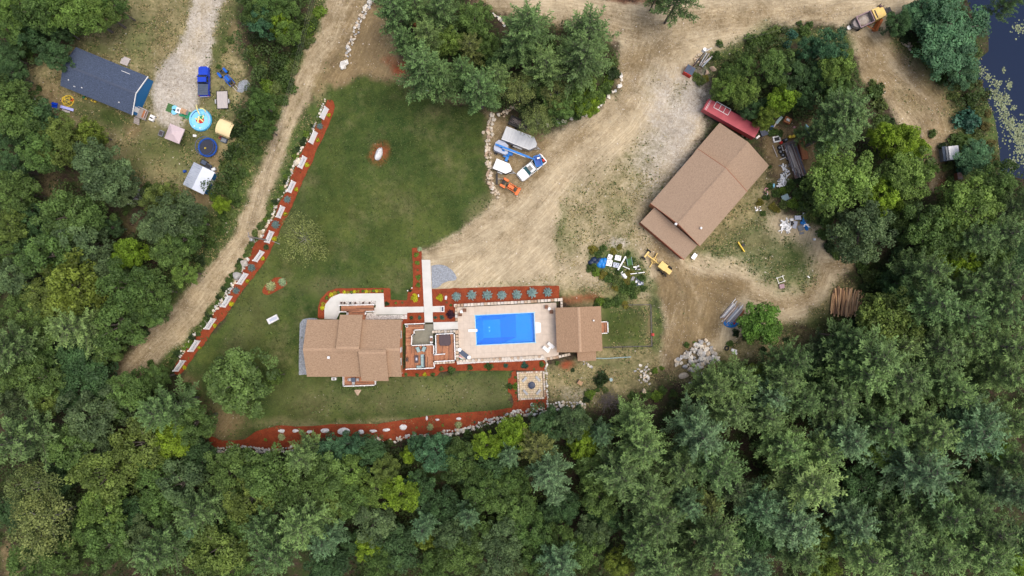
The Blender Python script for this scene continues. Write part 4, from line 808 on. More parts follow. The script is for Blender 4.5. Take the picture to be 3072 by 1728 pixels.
SOUTH_T = zS([(115, 590), (150, 550), (250, 600), (420, 610), (590, 595), (700, 500), (850, 450), (1030, 410), (1250, 430), (1500, 420), (1650, 400), (1950, 395), (2250, 400)]) + zT([(0, 785), (350, 720), (700, 690), (1000, 660), (1250, 645), (1440, 620), (1462, 560), (1445, 440), (1390, 420), (1390, 230), (1440, 220), (1440, 130), (1500, 130), (1500, 500), (1860, 500), (1885, 330), (1900, 630)])
SOUTH_B = zT([(1700, 670), (1450, 720), (1200, 790), (1000, 850), (850, 890), (530, 960), (300, 980), (0, 1030)]) + zS([(2300, 620), (2050, 660), (1750, 690), (1450, 700), (1200, 720), (1000, 745), (800, 730), (500, 710), (250, 715), (120, 660)])
sheet('mulch_bed', SOUTH_T + SOUTH_B, -.05, .07, M['mulch'], .6, .08, 3)
sheet('mulch_bed', zK([(338, 142), (512, 142), (512, 360), (570, 1200)]) + zH([(1610, 330), (1130, 332), (1130, 160), (600, 165), (500, 210), (430, 290), (415, 465), (335, 467), (338, 330), (370, 230), (450, 140), (560, 100), (1210, 95), (1215, 240), (1420, 245)]) + zK([(250, 1075), (262, 960), (275, 890), (350, 860), (360, 700), (350, 450)]), -.05, .07, M['mulch'], .5, .04, 4)
sheet('mulch_bed', zK([(695, 895)]) + zP([(0, 92), (300, 82), (700, 70), (1185, 60), (1190, 205), (60, 268), (60, 455)]) + zD([(475, 610), (465, 130)]), -.05, .07, M['mulch'], .5, .05, 5)
sheet('mulch_bed', zD([(60, 470), (355, 468), (360, 625), (38, 640), (38, 540)]), -.05, .07, M['mulch'], .5, .03, 6)
sheet('mulch_bed', zD([(-30, 1360), (85, 1260), (500, 1250), (520, 1195), (800, 1160), (830, 1190)]) + zT([(730, 45), (1870, -5), (1870, 140), (1440, 135), (730, 138), (510, 155), (480, 205), (-10, 215)]), -.05, .07, M['mulch'], .5, .06, 7)
sheet('mulch_bed', Z(760, 800, 8.05, [(225, 560), (260, 470), (420, 330), (520, 250), (680, 260), (800, 340), (830, 430), (700, 520), (560, 590), (440, 660), (330, 690), (220, 640)]), -.05, .07, M['mulch'], .4, .06, 8)
def walk(name, pts, m=None, z=.11): return sheet(name, pts, -.05, z, m or M['concrete'])
walk('concrete_walk', zK([(513, 358), (668, 358), (708, 1195), (713, 1320), (716, 1449)]) + zD([(480, 612), (357, 614), (350, 470)]))
walk('concrete_walk', zD([(-245, 392), (344, 385), (344, 468), (104, 474), (104, 500), (-60, 500), (-380, 502), (-380, 400)]), z=.106)
walk('concrete_walk', zD([(468, 380), (645, 374), (645, 465), (472, 465)]), z=.106)
walk('concrete_walk', zH([(1130, 160), (600, 165), (500, 205), (430, 290), (415, 340), (415, 470), (560, 475), (600, 395), (600, 262), (1035, 252), (1035, 402), (1140, 404), (1140, 330)]), z=.114)
walk('concrete_walk', zD([(482, 613), (843, 605), (845, 712), (486, 732)]), z=.118)
walk('lower_terrace', zD([(345, 645), (478, 640), (484, 930), (180, 938), (176, 800), (205, 795), (205, 728), (345, 722)]), M['concrete_dark'], z=.10)
sheet('gravel_strip', zH([(118, 520), (150, 475), (230, 458), (330, 462), (335, 600), (300, 800), (300, 1140), (105, 1145), (110, 800)]), -.04, .06, M['pebble_grey'], .4, .04, 3)
sheet('gravel_patch', zK([(685, 465), (740, 450), (850, 440), (960, 470), (1060, 540), (1130, 620), (1145, 690), (1120, 730), (1000, 740), (880, 790), (840, 850), (700, 880)]), -.03, .05, M['pebble_grey'], .4, .05, 4)
sheet('pebble_strip', zH([(594, 258), (1030, 250), (1032, 300), (596, 304)]), -.03, .12, M['pebble_white'])
sheet('pebble_strip', zH([(890, 400), (1035, 388), (1040, 425), (1412, 422), (1414, 470), (860, 480)]), -.03, .10, M['pebble_white'])
sheet('pebble_strip', zP([(68, 880), (300, 866), (700, 850), (1030, 826), (1032, 866), (700, 888), (300, 902), (72, 918)]), -.03, .45, M['pebble_white'], inset=.1)
sheet('gravel_patch', Z(450, 150, 4.83, [(1270, 480), (1330, 430), (1400, 430), (1450, 500), (1400, 590), (1320, 610), (1250, 600)]), -.03, .12, M['pebble_grey'], .3, .08, 6, inset=.3)

# ------------------------------------------------------------------ stones
STONES = []
for i in range(12):
    r_ = random.Random(900 + i); bm = bmesh.new()
    for k in range(15):
        v = Vector((r_.gauss(0, 1), r_.gauss(0, 1), r_.gauss(0, 1))).normalized() * r_.uniform(.82, 1.1)
        bm.verts.new((v.x * .5 * r_.uniform(.95, 1.05), v.y * .42, v.z * .36))
    bmesh.ops.convex_hull(bm, input=bm.verts); bmesh.ops.delete(bm, geom=[v for v in bm.verts if not v.link_faces], context='VERTS')
    me = bpy.data.meshes.new('stone'); bm.to_mesh(me); bm.free(); me.materials.append(M['stone']); STONES.append(me)
STONES_T = []
for me in STONES:
    c = me.copy(); c.materials[0] = M['stone_tan']; STONES_T.append(c)
def stone(parent, p, d, r_, set_=STONES, flat=1.0, name='stone'):
    return inst(name, set_[r_.randrange(12)], parent, p, (r_.uniform(-.3, .3), r_.uniform(-.3, .3), r_.uniform(0, 6.28)), (d * r_.uniform(.85, 1.2), d * r_.uniform(.85, 1.2), d * flat * r_.uniform(.8, 1.1)))
def stone_wall(label, px, width, size, seed, set_=STONES, rows=None, cat='stone wall', name='stone_wall', gap=0.0, big=()):
    """px polyline, width and stone size in photo pixels"""
    r_ = random.Random(seed); P = resample(px, size * .82); o = W(*px[0]); t = thing(name, label, cat, (o.x, o.y, 0))
    rows = rows or max(1, round(width / (size * .85)))
    for x, y, a in P:
        for k in range(rows):
            if r_.random() < gap: continue
            off = (k - (rows - 1) / 2) * width / rows + r_.uniform(-.25, .25) * size
            sx = x - math.sin(a) * off + r_.uniform(-.2, .2) * size; sy = y + math.cos(a) * off + r_.uniform(-.2, .2) * size
            d = size * S * r_.uniform(.75, 1.45); p = W(sx, sy) - o
            stone(t, (p.x, p.y, d * .28 + (.25 * size * S if rows > 2 and 0 < k < rows - 1 else 0)), d, r_, set_)
    for x, y, d in big:
        p = W(x, y) - o; stone(t, (p.x, p.y, d * S * .25), d * S, r_, set_)
    return t
stone_wall('line of pale stones edging the red mulch strip beside the dirt road, upper half', [(p[0] - 5, p[1]) for p in STRIP_L[:20]], 8, 8, 21, rows=1, gap=.12, big=[(893, 487, 24), (903, 478, 16), (826, 620, 16)])
stone_wall('line of pale stones edging the red mulch strip beside the dirt road, lower half', [(p[0] - 6, p[1] + 1) for p in STRIP_L[20:33]], 11, 8, 22, rows=2, gap=.15, big=[(735, 790, 26), (745, 778, 14)])
stone_wall('straight row of white stones beside the top of the dirt road', [(1118, 4), (1100, 25), (1088, 48), (1078, 68), (1070, 92), (1060, 115), (1052, 132), (1045, 155), (1040, 175)], 15, 9, 23, rows=2, big=[(1110, 8, 22), (1097, 24, 20), (1083, 47, 15), (1034, 194, 30), (1031, 204, 22)])
stone_wall('tan stone wall between the lawn and the parked trailers', Z(1400, 300, 4.83, [(380, 190), (350, 330), (345, 440), (330, 560)]), 22, 11, 24, STONES_T, big=[(1496, 344, 15), (1450, 398, 13)])
stone_wall('tan stone wall between the lawn and the orange tractor', Z(1400, 300, 4.83, [(310, 600), (310, 780), (330, 950), (325, 1100), (350, 1220), (390, 1300), (430, 1370), (480, 1420)]), 17, 10.5, 25, STONES_T, big=[(1477, 564, 18), (1470, 460, 14)])
stone_wall('short row of stones under the pines by the dark brush trailer', Z(1400, 300, 4.83, [(520, 215), (600, 150), (700, 95)]), 12, 9, 26, STONES_T)
stone_wall('white stone edging around the east side of the tree island', [(1626, 377), (1662, 371), (1702, 362), (1712, 356), (1755, 348), (1782, 332), (1810, 308), (1840, 280), (1858, 255), (1866, 215)], 9, 11, 27, rows=1, gap=.22)
stone_wall('row of pale rocks on the north side of the tree island', [(1478, 45), (1495, 55), (1505, 68), (1512, 85)], 10, 10, 28, rows=1)
stone_wall('jumbled stone wall below the red mulch border, west part', zS([(240, 725), (420, 715), (600, 712), (800, 735), (1000, 745), (1200, 705)]), 17, 10, 29, rows=2)
stone_wall('jumbled stone wall below the red mulch border, middle part', zS([(1440, 665), (1600, 660), (2050, 625), (2300, 600), (2576, 600)]) + zT([(0, 1010), (60, 990), (330, 975), (410, 985)]), 12, 9, 30, rows=2, gap=.2)
stone_wall('jumbled stone wall below the red mulch border, east part', zT([(540, 945), (650, 930), (800, 905), (980, 860), (1100, 800), (1300, 770), (1450, 700), (1600, 680), (1780, 660), (1920, 620)]), 20, 10, 31, rows=2)
stone_wall('loose white stones between the fire pit patio and the brush', zT([(1960, 610), (2050, 590), (2150, 590), (2300, 590), (2380, 610)]), 30, 9, 32, rows=3)
stone_wall('thin row of pale stones bordering the fire pit patio on its east side', zP([(1045, 880), (1048, 1100), (1060, 1280), (1072, 1390)]), 5, 7, 33, rows=1)
stone_wall('small heap of orange tan stones by the yellow dump truck', [(2708, 125), (2718, 130), (2728, 138), (2736, 148)], 18, 7, 34, STONES_T, cat='stone heap', name='stone_heap', big=[(2735, 149, 13)])
stone_wall('small heap of pale stones beside the leaning poles', [(2087, 185), (2092, 172), (2100, 165)], 12, 9, 35, STONES_T, cat='stone heap', name='stone_heap', big=[(2120, 218, 20), (2137, 208, 20)])
stone_wall('grey stones at the wood edge west of the blue house', Z(0, 0, 3.45, [(350, 1020), (370, 1110), (420, 1080)]), 20, 10, 36, cat='stone heap', name='stone_heap', gap=.3)
stone_wall('scattered white stones west of the big boulder pile', Z(1900, 950, 4.83, [(60, 750), (160, 830), (230, 880), (180, 950), (100, 860), (230, 760)]), 34, 8, 37, cat='stone heap', name='stone_heap', rows=3, gap=.3, big=[(1932, 1174, 20)])
stone_wall('white rubble along the bank right of the brush pile', zT([(2360, 30), (2480, 100)]), 10, 6, 38, cat='stone heap', name='stone_heap', gap=.4)
# boulder pile
r_ = random.Random(40); o = W(2080, 1060); bp_ = thing('boulder_pile', 'large pile of pale boulders at the edge of the forest below the dirt yard', 'boulder pile', (o.x, o.y, 0))
pile = Z(1900, 950, 4.83, [(1040, 320), (1110, 420), (1200, 560), (1240, 620), (1170, 680), (1060, 690), (900, 780), (800, 790), (780, 680), (600, 690), (640, 620), (760, 500), (850, 430), (930, 350)])
n = 0
while n < 120:
    x, y = r_.uniform(2020, 2160), r_.uniform(1012, 1116)
    if not inside(np.array([x]), np.array([y]), pile)[0]: continue
    c = math.hypot((x - 2097) / 55, (y - 1062) / 45); d = S * r_.uniform(9, 19); p = W(x, y) - o
    stone(bp_, (p.x, p.y, d * .25 + max(0, 1 - c) * r_.uniform(.2, 1.1)), d, r_); n += 1
for x, y, d in Z(0, 0, 1, []) or []: pass
for zx, zy, d in [(795, 535, 17), (830, 645, 24), (620, 690, 17), (735, 725, 19), (1040, 335, 12), (1215, 625, 12), (1165, 465, 10), (930, 830, 12), (985, 830, 12), (680, 610, 11), (720, 575, 11), (1160, 560, 12), (900, 740, 15), (935, 690, 13)]:
    x, y = 1900 + zx / 4.83, 950 + zy / 4.83; p = W(x, y) - o; stone(bp_, (p.x, p.y, d * S * .3 + .2), d * S, r_)
def single_rock(label, x, y, dx, dy, rot, m=None, name='boulder', cat='boulder', seed=1, hz=.5):
    r_ = random.Random(seed); bm = bmesh.new(); bmesh.ops.create_icosphere(bm, subdivisions=3, radius=.5)
    for v in bm.verts:
        n = mnoise.noise(v.co * 2.2 + Vector((seed * 3.1, 0, 0))) * .22 + mnoise.noise(v.co * 6 + Vector((seed, 0, 0))) * .06
        v.co *= 1 + n
        if v.co.z < 0: v.co.z *= .4
    me = bpy.data.meshes.new(name); bm.to_mesh(me); bm.free(); me.materials.append(m or M['boulder'])
    p = W(x, y); ob = inst(name, me, None, (p.x, p.y, 0), (0, 0, rot), (dx * S, dy * S, hz)); return tag(ob, label, cat)
single_rock('big grey pointed boulder between the stone row and the middle of the mulch strip', 713, 826, 30, 26, .5, seed=3, hz=1.6)
single_rock('white rock standing in the small mulch circle on the lawn', 1137, 462, 20, 42, -.35, M['white_rock'], seed=5, hz=2.0)
single_rock('long tan slab of rock lying below the boulder pile', 2050, 1127, 31, 19, .15, M['stone_tan'], seed=8, hz=.8)
single_rock('white rock lying on the lawn edge under the island pines', 1281, 273, 10, 9, 0, M['white_rock'], seed=9, hz=.5)
single_rock('round grey rock at the forest edge below the brush', 2071, 1150, 12, 9, 0, seed=10, hz=.6)
single_rock('pale rock beside the leaning log near the pallet platform', 387, 524, 13, 11, .3, M['white_rock'], seed=12, hz=.7)
for i, (zx, zy, w_, h_, lb) in enumerate([(1050, 485, 20, 12, 'pale flat boulder first from the west in the mulch border'), (1230, 482, 20, 11, 'pale wedge shaped boulder second from the west in the mulch border'), (1412, 495, 17, 10, 'small pale boulder third from the west in the mulch border'), (1610, 480, 26, 15, 'wide pale boulder fourth from the west in the mulch border'), (1850, 485, 40, 21, 'largest pale boulder of the mulch border'), (2075, 495, 18, 15, 'pale boulder just east of the largest one in the mulch border'), (2230, 485, 22, 10, 'low pale boulder seventh from the west in the mulch border'), (2400, 472, 23, 11, 'squared pale boulder eighth from the west in the mulch border')]):
    x, y = zS([(zx, zy)])[0]; o_ = single_rock(lb, x, y, w_, h_, .1 * (i % 3), M['white_rock'] if i % 2 else M['boulder'], seed=20 + i, hz=.6); o_['group'] = 'boulders set in the mulch border'; o_.data.materials[0] = M['white_rock']
for i, (zx, zy, w_, h_, lb) in enumerate([(40, 865, 24, 18, 'round flat pale boulder ninth from the west in the mulch border'), (345, 750, 7, 14, 'narrow upright pale rock at the lawn edge of the mulch border'), (480, 768, 12, 7, 'small pale rock east of the narrow one in the mulch border'), (757, 756, 16, 9, 'oval white boulder farthest east in the mulch border')]):
    x, y = zT([(zx, zy)])[0]; o_ = single_rock(lb, x, y, w_, h_, 0, M['white_rock'], seed=40 + i, hz=.55); o_['group'] = 'boulders set in the mulch border'

# ------------------------------------------------------------------ buildings
def rot2(x, y, a): return (x * math.cos(a) - y * math.sin(a), x * math.sin(a) + y * math.cos(a))
def gable_roof(parent, L, Wd, ze, rise, mt, cap, x0=0, y0=0, th=.16, n_side=None, s_side=None, name='roof'):
    """ridge along local x; n_side and s_side = run of each slope"""
    n_ = n_side if n_side is not None else Wd / 2; s_ = s_side if s_side is not None else Wd / 2
    mb = MB(); zr = ze + rise
    for sg, run in ((1, n_), (-1, s_)):
        pitch = rise / (Wd / 2); zl = zr - pitch * run
        a = [(x0 - L / 2, y0, zr), (x0 + L / 2, y0, zr), (x0 + L / 2, y0 + sg * run, zl), (x0 - L / 2, y0 + sg * run, zl)]
        b = [(x, y, z - th) for x, y, z in a]; vs = a + b
        fs = [[0, 1, 2, 3], [7, 6, 5, 4], [2, 6, 7, 3], [1, 5, 6, 2], [3, 7, 4, 0]]
        if sg > 0: pass
        else: fs = [f[::-1] for f in fs]
        fs = [f[::-1] for f in fs]
        mb.add(vs, fs)
    ro = mb.build(name, mt, parent)
    c = MB(); k = max(1, int(L / .9))
    for i in range(k):
        xx = x0 - L / 2 + L * (i + .5) / k
        c.box((xx, y0 + .11, zr - .005), (L / k - .03, .26, .05), ry=0, rx=-math.atan(rise / (Wd / 2)))
        c.box((xx, y0 - .11, zr - .005), (L / k - .03, .26, .05), ry=0, rx=math.atan(rise / (Wd / 2)))
    c.build('ridge_cap', cap, ro); return ro
def gable_walls(parent, L, Wd, ze, rise, mt, x0=0, y0=0, name='wall', run_n=None, run_s=None):
    n_ = run_n or Wd / 2; s_ = run_s or Wd / 2; zr = ze + rise
    pr = [(-s_, -.2), (n_, -.2), (n_, zr - rise / (Wd / 2) * n_ - .17), (0, zr - .17), (-s_, zr - rise / (Wd / 2) * s_ - .17)]
    mb = MB(); vs = [(x0 - L / 2, y0 + y, z) for y, z in pr] + [(x0 + L / 2, y0 + y, z) for y, z in pr]
    k = len(pr); fs = [[i, (i + 1) % k, k + (i + 1) % k, k + i][::-1] for i in range(k)] + [list(range(k)), [k + i for i in range(k)][::-1]]
    fs = [f[::-1] for f in fs]
    mb.add(vs, fs); return mb.build(name, mt, parent)
def window(parent, p, w_, h_, rz, name='window'):
    mb = MB()
    for d, s in (((0, 0, h_ / 2), (w_ + .16, .08, .09)), ((0, 0, -h_ / 2), (w_ + .2, .11, .09)), ((-w_ / 2, 0, 0), (.09, .08, h_ - .1)), ((w_ / 2, 0, 0), (.09, .08, h_ - .1)), ((0, 0, 0), (w_ - .1, .05, .05))):
        mb.box(d, s)
    f = mb.build(name, M['white'], parent, loc=p); f.rotation_euler = (0, 0, rz)
    MB().box((0, 0, 0), (w_ - .1, .03, h_ - .1)).build('pane', M['glass'], f); return f
def door(parent, p, w_, h_, rz, mt):
    f = MB().box((0, 0, 0), (w_, .06, h_)).build('door', mt, parent, loc=p); f.rotation_euler = (0, 0, rz)
    MB().cyl((w_ * .38, -.03, 0), (w_ * .38, -.1, 0), .035).build('handle', M['steel'], f); return f
def vent(parent, p, d=.35, h=.3, name='roof_vent'):
    MB().cyl((0, 0, -.3), (0, 0, h * .7), d * .3).box((0, 0, h * .8), (d, d, h * .4), taper=.7).build(name, M['white'], parent, loc=p)
def rail(parent, pts, z0, h=1.0, name='railing', w_=.12, post=1.8):
    """white vinyl rail: one top rail, posts and balusters"""
    o = MB()
    for (x0, y0), (x1, y1) in zip(pts, pts[1:]):
        L = math.hypot(x1 - x0, y1 - y0); a = math.atan2(y1 - y0, x1 - x0)
        o.box(((x0 + x1) / 2, (y0 + y1) / 2, z0 + h), (L, w_, .07), a)
        o.box(((x0 + x1) / 2, (y0 + y1) / 2, z0 + .12), (L - .05, w_ * .5, .05), a)
    f = o.build(name, M['white'], parent)
    p = MB(); b = MB()
    for (x0, y0), (x1, y1) in zip(pts, pts[1:]):
        L = math.hypot(x1 - x0, y1 - y0); a = math.atan2(y1 - y0, x1 - x0); k = max(1, round(L / post))
        for i in range(k + 1):
            x, y = x0 + (x1 - x0) * i / k, y0 + (y1 - y0) * i / k
            p.box((x, y, z0 + h / 2 + .04), (.15, .15, h + .12)); p.box((x, y, z0 + h + .12), (.19, .19, .05))
        k = int(L / .16)
        for i in range(1, k): b.box((x0 + (x1 - x0) * i / k, y0 + (y1 - y0) * i / k, z0 + h / 2 + .02), (.035, .035, h - .18), a)
    p.build('post', M['white'], f); b.build('balusters', M['white'], f)['kind'] = 'stuff'; return f
BOARD_SEED = [0]
def boards(parent, poly, z, along='x', w_=.16, name='deck_boards', L=3.6, base=True):
    """deck of separate boards clipped to a polygon (local metres); four tones of board, one joined part each"""
    P = np.array(poly); (x0, y0), (x1, y1) = P.min(0), P.max(0); BOARD_SEED[0] += 1; rr = random.Random(BOARD_SEED[0])
    mbs = [MB() for _ in range(4)]; u0, u1, v0, v1 = (x0, x1, y0, y1) if along == 'x' else (y0, y1, x0, x1)
    v = v0 + w_ / 2
    while v < v1:
        us = np.arange(u0, u1 + .01, .1); X_, Y_ = (us, np.full(us.shape, v)) if along == 'x' else (np.full(us.shape, v), us)
        ins = inside(X_, Y_, poly); i = 0
        while i < len(us):
            if not ins[i]: i += 1; continue
            j = i
            while j + 1 < len(us) and ins[j + 1]: j += 1
            a, e = us[i], us[j]; off = rr.uniform(0, L)
            cuts = [a] + [c for c in np.arange(u0 - off, u1 + L, L) if a + .3 < c < e - .3] + [e]
            for c0, c1 in zip(cuts, cuts[1:]):
                k = rr.choice([0, 0, 1, 1, 2, 3]); c = ((c0 + c1) / 2, v, z - .02) if along == 'x' else (v, (c0 + c1) / 2, z - .02)
                d = (c1 - c0 - .01, w_ - .015, .04) if along == 'x' else (w_ - .015, c1 - c0 - .01, .04)
                mbs[k].box(c, d)
            i = j + 1
        v += w_
    for k, mb in enumerate(mbs):
        if mb.v: mb.build(name, M['deck%d' % k], parent)['kind'] = 'stuff'
    if base: MB().prism(list(poly), -.1, z - .045).build('deck_frame', M['deck3'], parent)
for k, c in enumerate([(0.43, 0.195, 0.105), (0.36, 0.155, 0.085), (0.47, 0.235, 0.135), (0.20, 0.095, 0.06)]):
    M['deck%d' % k] = mat('deck%d' % k, c, tuple(x * .8 for x in c), 3, .75)

# --- main house
hc = W(1063, 1046, 3.4); th = thing('main_house', 'long tan shingle roofed house between the curved walk and the pool deck', 'house', (hc.x, hc.y, 0), 0)
def loc_h(X, Y, z): p = W(X, Y, z); return (p.x - hc.x, p.y - hc.y)
ze, rise = 3.4, 2.5
a0 = -.008; L_h = (1209.5 - 925.5) * S * (H - ze) / H; yr = loc_h(1063, 1044.5, ze)[1]; Wd_h = 171.5 * S * (H - ze) / H
gable_walls(th, L_h - .7, Wd_h - .7, ze + .02, rise - .18, M['siding_orange'], y0=yr)
gable_roof(th, L_h, Wd_h, ze, rise, M['shingle_tan'], M['ridge_tan'], y0=yr)
# cross pieces raised slightly above the main slopes, reaching further out
xn0, yn0 = loc_h(1021, 944, 3.6); xn1, _ = loc_h(1089, 944, 3.6)
xs0, ys0 = loc_h(1088, 1141, 3.2); xs1, _ = loc_h(1168.5, 1141, 3.2)
gable_walls(th, xn1 - xn0 - .6, Wd_h, ze + .72, rise, M['siding_orange'], x0=(xn0 + xn1) / 2, y0=yr + .3, run_n=yn0 - yr - .7, run_s=.3, name='porch_gable_wall')
gable_roof(th, xn1 - xn0, Wd_h, ze + .80, rise, M['shingle_tan'], M['ridge_tan'], x0=(xn0 + xn1) / 2, y0=yr + .35, n_side=yn0 - yr - .35, s_side=.7, name='porch_roof')
gable_walls(th, xs1 - xs0 - .6, Wd_h, ze + .7, rise, M['siding_orange'], x0=(xs0 + xs1) / 2, y0=yr - .5, run_n=.3, run_s=yr - ys0 - .9, name='rear_wing_wall')
gable_roof(th, xs1 - xs0, Wd_h, ze + .80, rise, M['shingle_tan'], M['ridge_tan'], x0=(xs0 + xs1) / 2, y0=yr - .55, n_side=.6, s_side=yr - ys0 - .55, name='rear_wing_roof')
for X, Y in ((987, 1072), (1127, 1076)):
    x, y = loc_h(X, Y, 5.3); vent(th, (x, y, 5.35), .5, .45)
ex = L_h / 2 - .32
window(th, (ex, yr + 2.4, 2.3), 1.2, 1.2, math.pi / 2); window(th, (ex, yr - 2.6, 2.3), 1.2, 1.0, math.pi / 2); door(th, (ex, yr - .4, 2.05), .95, 2.0, math.pi / 2, M['white'])
for xx in (-6.2, -3.8, 5.2, 7.2): window(th, (xx, yr + Wd_h / 2 - .33, 2.0), 1.2, 1.2, 0)
for xx in (-6.5, -4, 7.4): window(th, (xx, yr - Wd_h / 2 + .33, 2.0), 1.2, 1.2, 0)
mb = MB()   # white corner gutters at the east end
for sy in (1, -1): mb.box((L_h / 2 - .5, yr + sy * (Wd_h / 2 - .1), 3.2), (.9, .14, .12)); mb.cyl((L_h / 2 - .35, yr + sy * (Wd_h / 2 - .35), .2), (L_h / 2 - .35, yr + sy * (Wd_h / 2 - .35), 3.1), .06)
mb.build('gutter', M['white'], th)
# front porch deck and rear deck belong to the house
def px_loc(zfun, pts, z, c): return [(W(x, y, z).x - c.x, W(x, y, z).y - c.y) for x, y in zfun(pts)]
boards(th, px_loc(zH, [(612, 306), (1012, 300), (1012, 378), (915, 380), (912, 440), (692, 440), (690, 384), (614, 386)], .7, hc), .7, 'x')
rail(th, px_loc(zH, [(600, 306), (1012, 298)], 1.6, hc), .7); rail(th, px_loc(zH, [(605, 384), (690, 384), (692, 412)], 1.6, hc), .7); rail(th, px_loc(zH, [(1014, 376), (912, 380), (912, 410)], 1.6, hc), .7)
boards(th, px_loc(zH, [(640, 1150), (1030, 1150), (1030, 1272), (642, 1282)], .9, hc), .9, 'x')
rail(th, px_loc(zH, [(640, 1165), (642, 1284), (1028, 1272), (1030, 1225)], 1.9, hc), .9)
mb = MB()
for k in range(4): mb.box((px_loc(zH, [(1100, 480)], 0, hc)[0][0] + k * .3, 0, 0), (.01, .01, .01))
# --- side deck with hot tub terrace
dc = W(1285, 1045, 1.0); td = thing('side_deck', 'reddish brown wooden deck with white railings between house and pool', 'deck', (dc.x, dc.y, 0), 0)
D = lambda pts, z: px_loc(zD, pts, z, dc)
boards(td, D([(83, 655), (346, 645), (346, 715), (205, 722), (205, 788), (172, 795), (165, 945), (83, 950)], 1.0), 1.0, 'x')
boards(td, D([(83, 952), (488, 938), (490, 1088), (640, 1078), (640, 1170), (500, 1182), (505, 1272), (83, 1290)], 1.0), 1.0, 'y')
boards(td, D([(515, 790), (782, 778), (800, 1165), (645, 1172), (642, 1084), (525, 1084)], 1.0), 1.0, 'y')
for pl in ([(75, 640), (346, 630)], [(346, 718), (202, 726), (202, 790), (170, 795), (163, 950), (488, 938), (488, 1085), (645, 1072)], [(522, 1062), (513, 788), (784, 775), (800, 1168), (488, 1184), (500, 1275), (90, 1293)]):
    rail(td, D(pl, 2.0), 1.0)
cp = D([(649, 872)], 1.9)[0]
ht = thing('hot_tub', 'square hot tub under a dark brown cover on the wooden deck', 'hot tub', (dc.x + cp[0], dc.y + cp[1], 1.0), .03)
MB().prism(rrect(2.0, 2.0, .35), 0, .78).build('tub_shell', M['wicker'], ht); MB().prism(rrect(2.1, 2.1, .4), .785, .9, .04).build('cover', M['cover_brown'], ht)
# --- pool house
pc = W(1737, 988, 3.0); tp = thing('pool_house', 'square tan shingle roofed pool house at the east end of the pool', 'pool house', (pc.x, pc.y, 0), math.pi / 2 + .035)
k_ = (H - 2.8) / H * S
gable_walls(tp, 134 * k_ - .6, 137 * k_ - .6, 2.8, 1.0, M['siding_orange']); gable_roof(tp, 134 * k_, 137 * k_, 2.8, 1.15, M['shingle_pool'], M['ridge_tan'])
vent(tp, (1.55, -2.65, 3.6), .3, .3)
mb = MB(); mb.box((-5.0, -1.3, 2.55), (1.75, 3.4, .15), ry=-.06); mb.build('lean_to_roof', M['shingle_pool'], tp); MB().box((-4.9, -1.3, 1.2), (1.5, 3.1, 2.5)).build('lean_to_wall', M['siding_orange'], tp)
door(tp, (.5, 3.97, 1.1), 1.6, 2.0, 0, M['glass']); window(tp, (-2.2, 3.97, 1.5), 1.2, 1.1, 0); window(tp, (2.6, 3.97, 1.5), 1.2, 1.1, 0)
q_ = [( -.95, -4.1), (1.15, -4.1), (1.15, -5.45), (-.95, -5.45)]
boards(tp, q_, 1.1, 'x'); rail(tp, [(1.15, -4.2), (1.15, -5.45), (-.95, -5.45), (-.95, -4.2)], 1.1, .95)
# --- large garage
gc = W(2124, 562, 3.9); ga = ang(1951, 609, 2159, 368.6)
tg = thing('garage', 'large tan roofed garage standing at an angle right of the sandy yard', 'garage', (gc.x, gc.y, 0), ga)
def gl(X, Y, z): p = W(X, Y, z); return rot2(p.x - gc.x, p.y - gc.y, -ga)
x0_, y0_ = gl(2025, 673.5, 3.9); x1_, y1_ = gl(2168, 511.5, 3.9); x2_, y2_ = gl(2233, 433, 2.1); yn = y2_; Wn = 196.6 * S * (H - 2.1) / H; Wg = 196 * S * (H - 3.9) / H; yg = (y0_ + y1_) / 2
gable_walls(tg, x1_ - x0_ - .5, Wg - .6, 3.85, 2.0, M['siding_orange'], x0=(x0_ + x1_) / 2, y0=yg); gable_roof(tg, x1_ - x0_, Wg, 3.9, 2.1, M['shingle_brown'], M['shingle_brown'], x0=(x0_ + x1_) / 2, y0=yg)
gable_walls(tg, x2_ - x1_, Wn - .8, 2.05, 1.9, M['siding_orange'], x0=(x1_ + x2_) / 2 - .25, y0=yn, name='north_bay_wall'); gable_roof(tg, x2_ - x1_ + .5, Wn, 2.1, 2.0, M['shingle_brown'], M['shingle_brown'], x0=(x1_ + x2_) / 2 - .25, y0=yn, name='north_bay_roof')
for sg in (1, -1):
    for xx, nm in ((x1_ + .03, 'seam_shade_board'), (x0_ - .03, 'seam_shade_board')): MB().box((xx, yg + sg * Wg / 4, 4.86), (.07, Wg / 2 / math.cos(math.atan(2.1 / (Wg / 2))), .26), rx=-sg * math.atan(2.1 / (Wg / 2))).build(nm, M['siding_red'], tg)  # dark boards added at the gable ends to stand in for seam shade
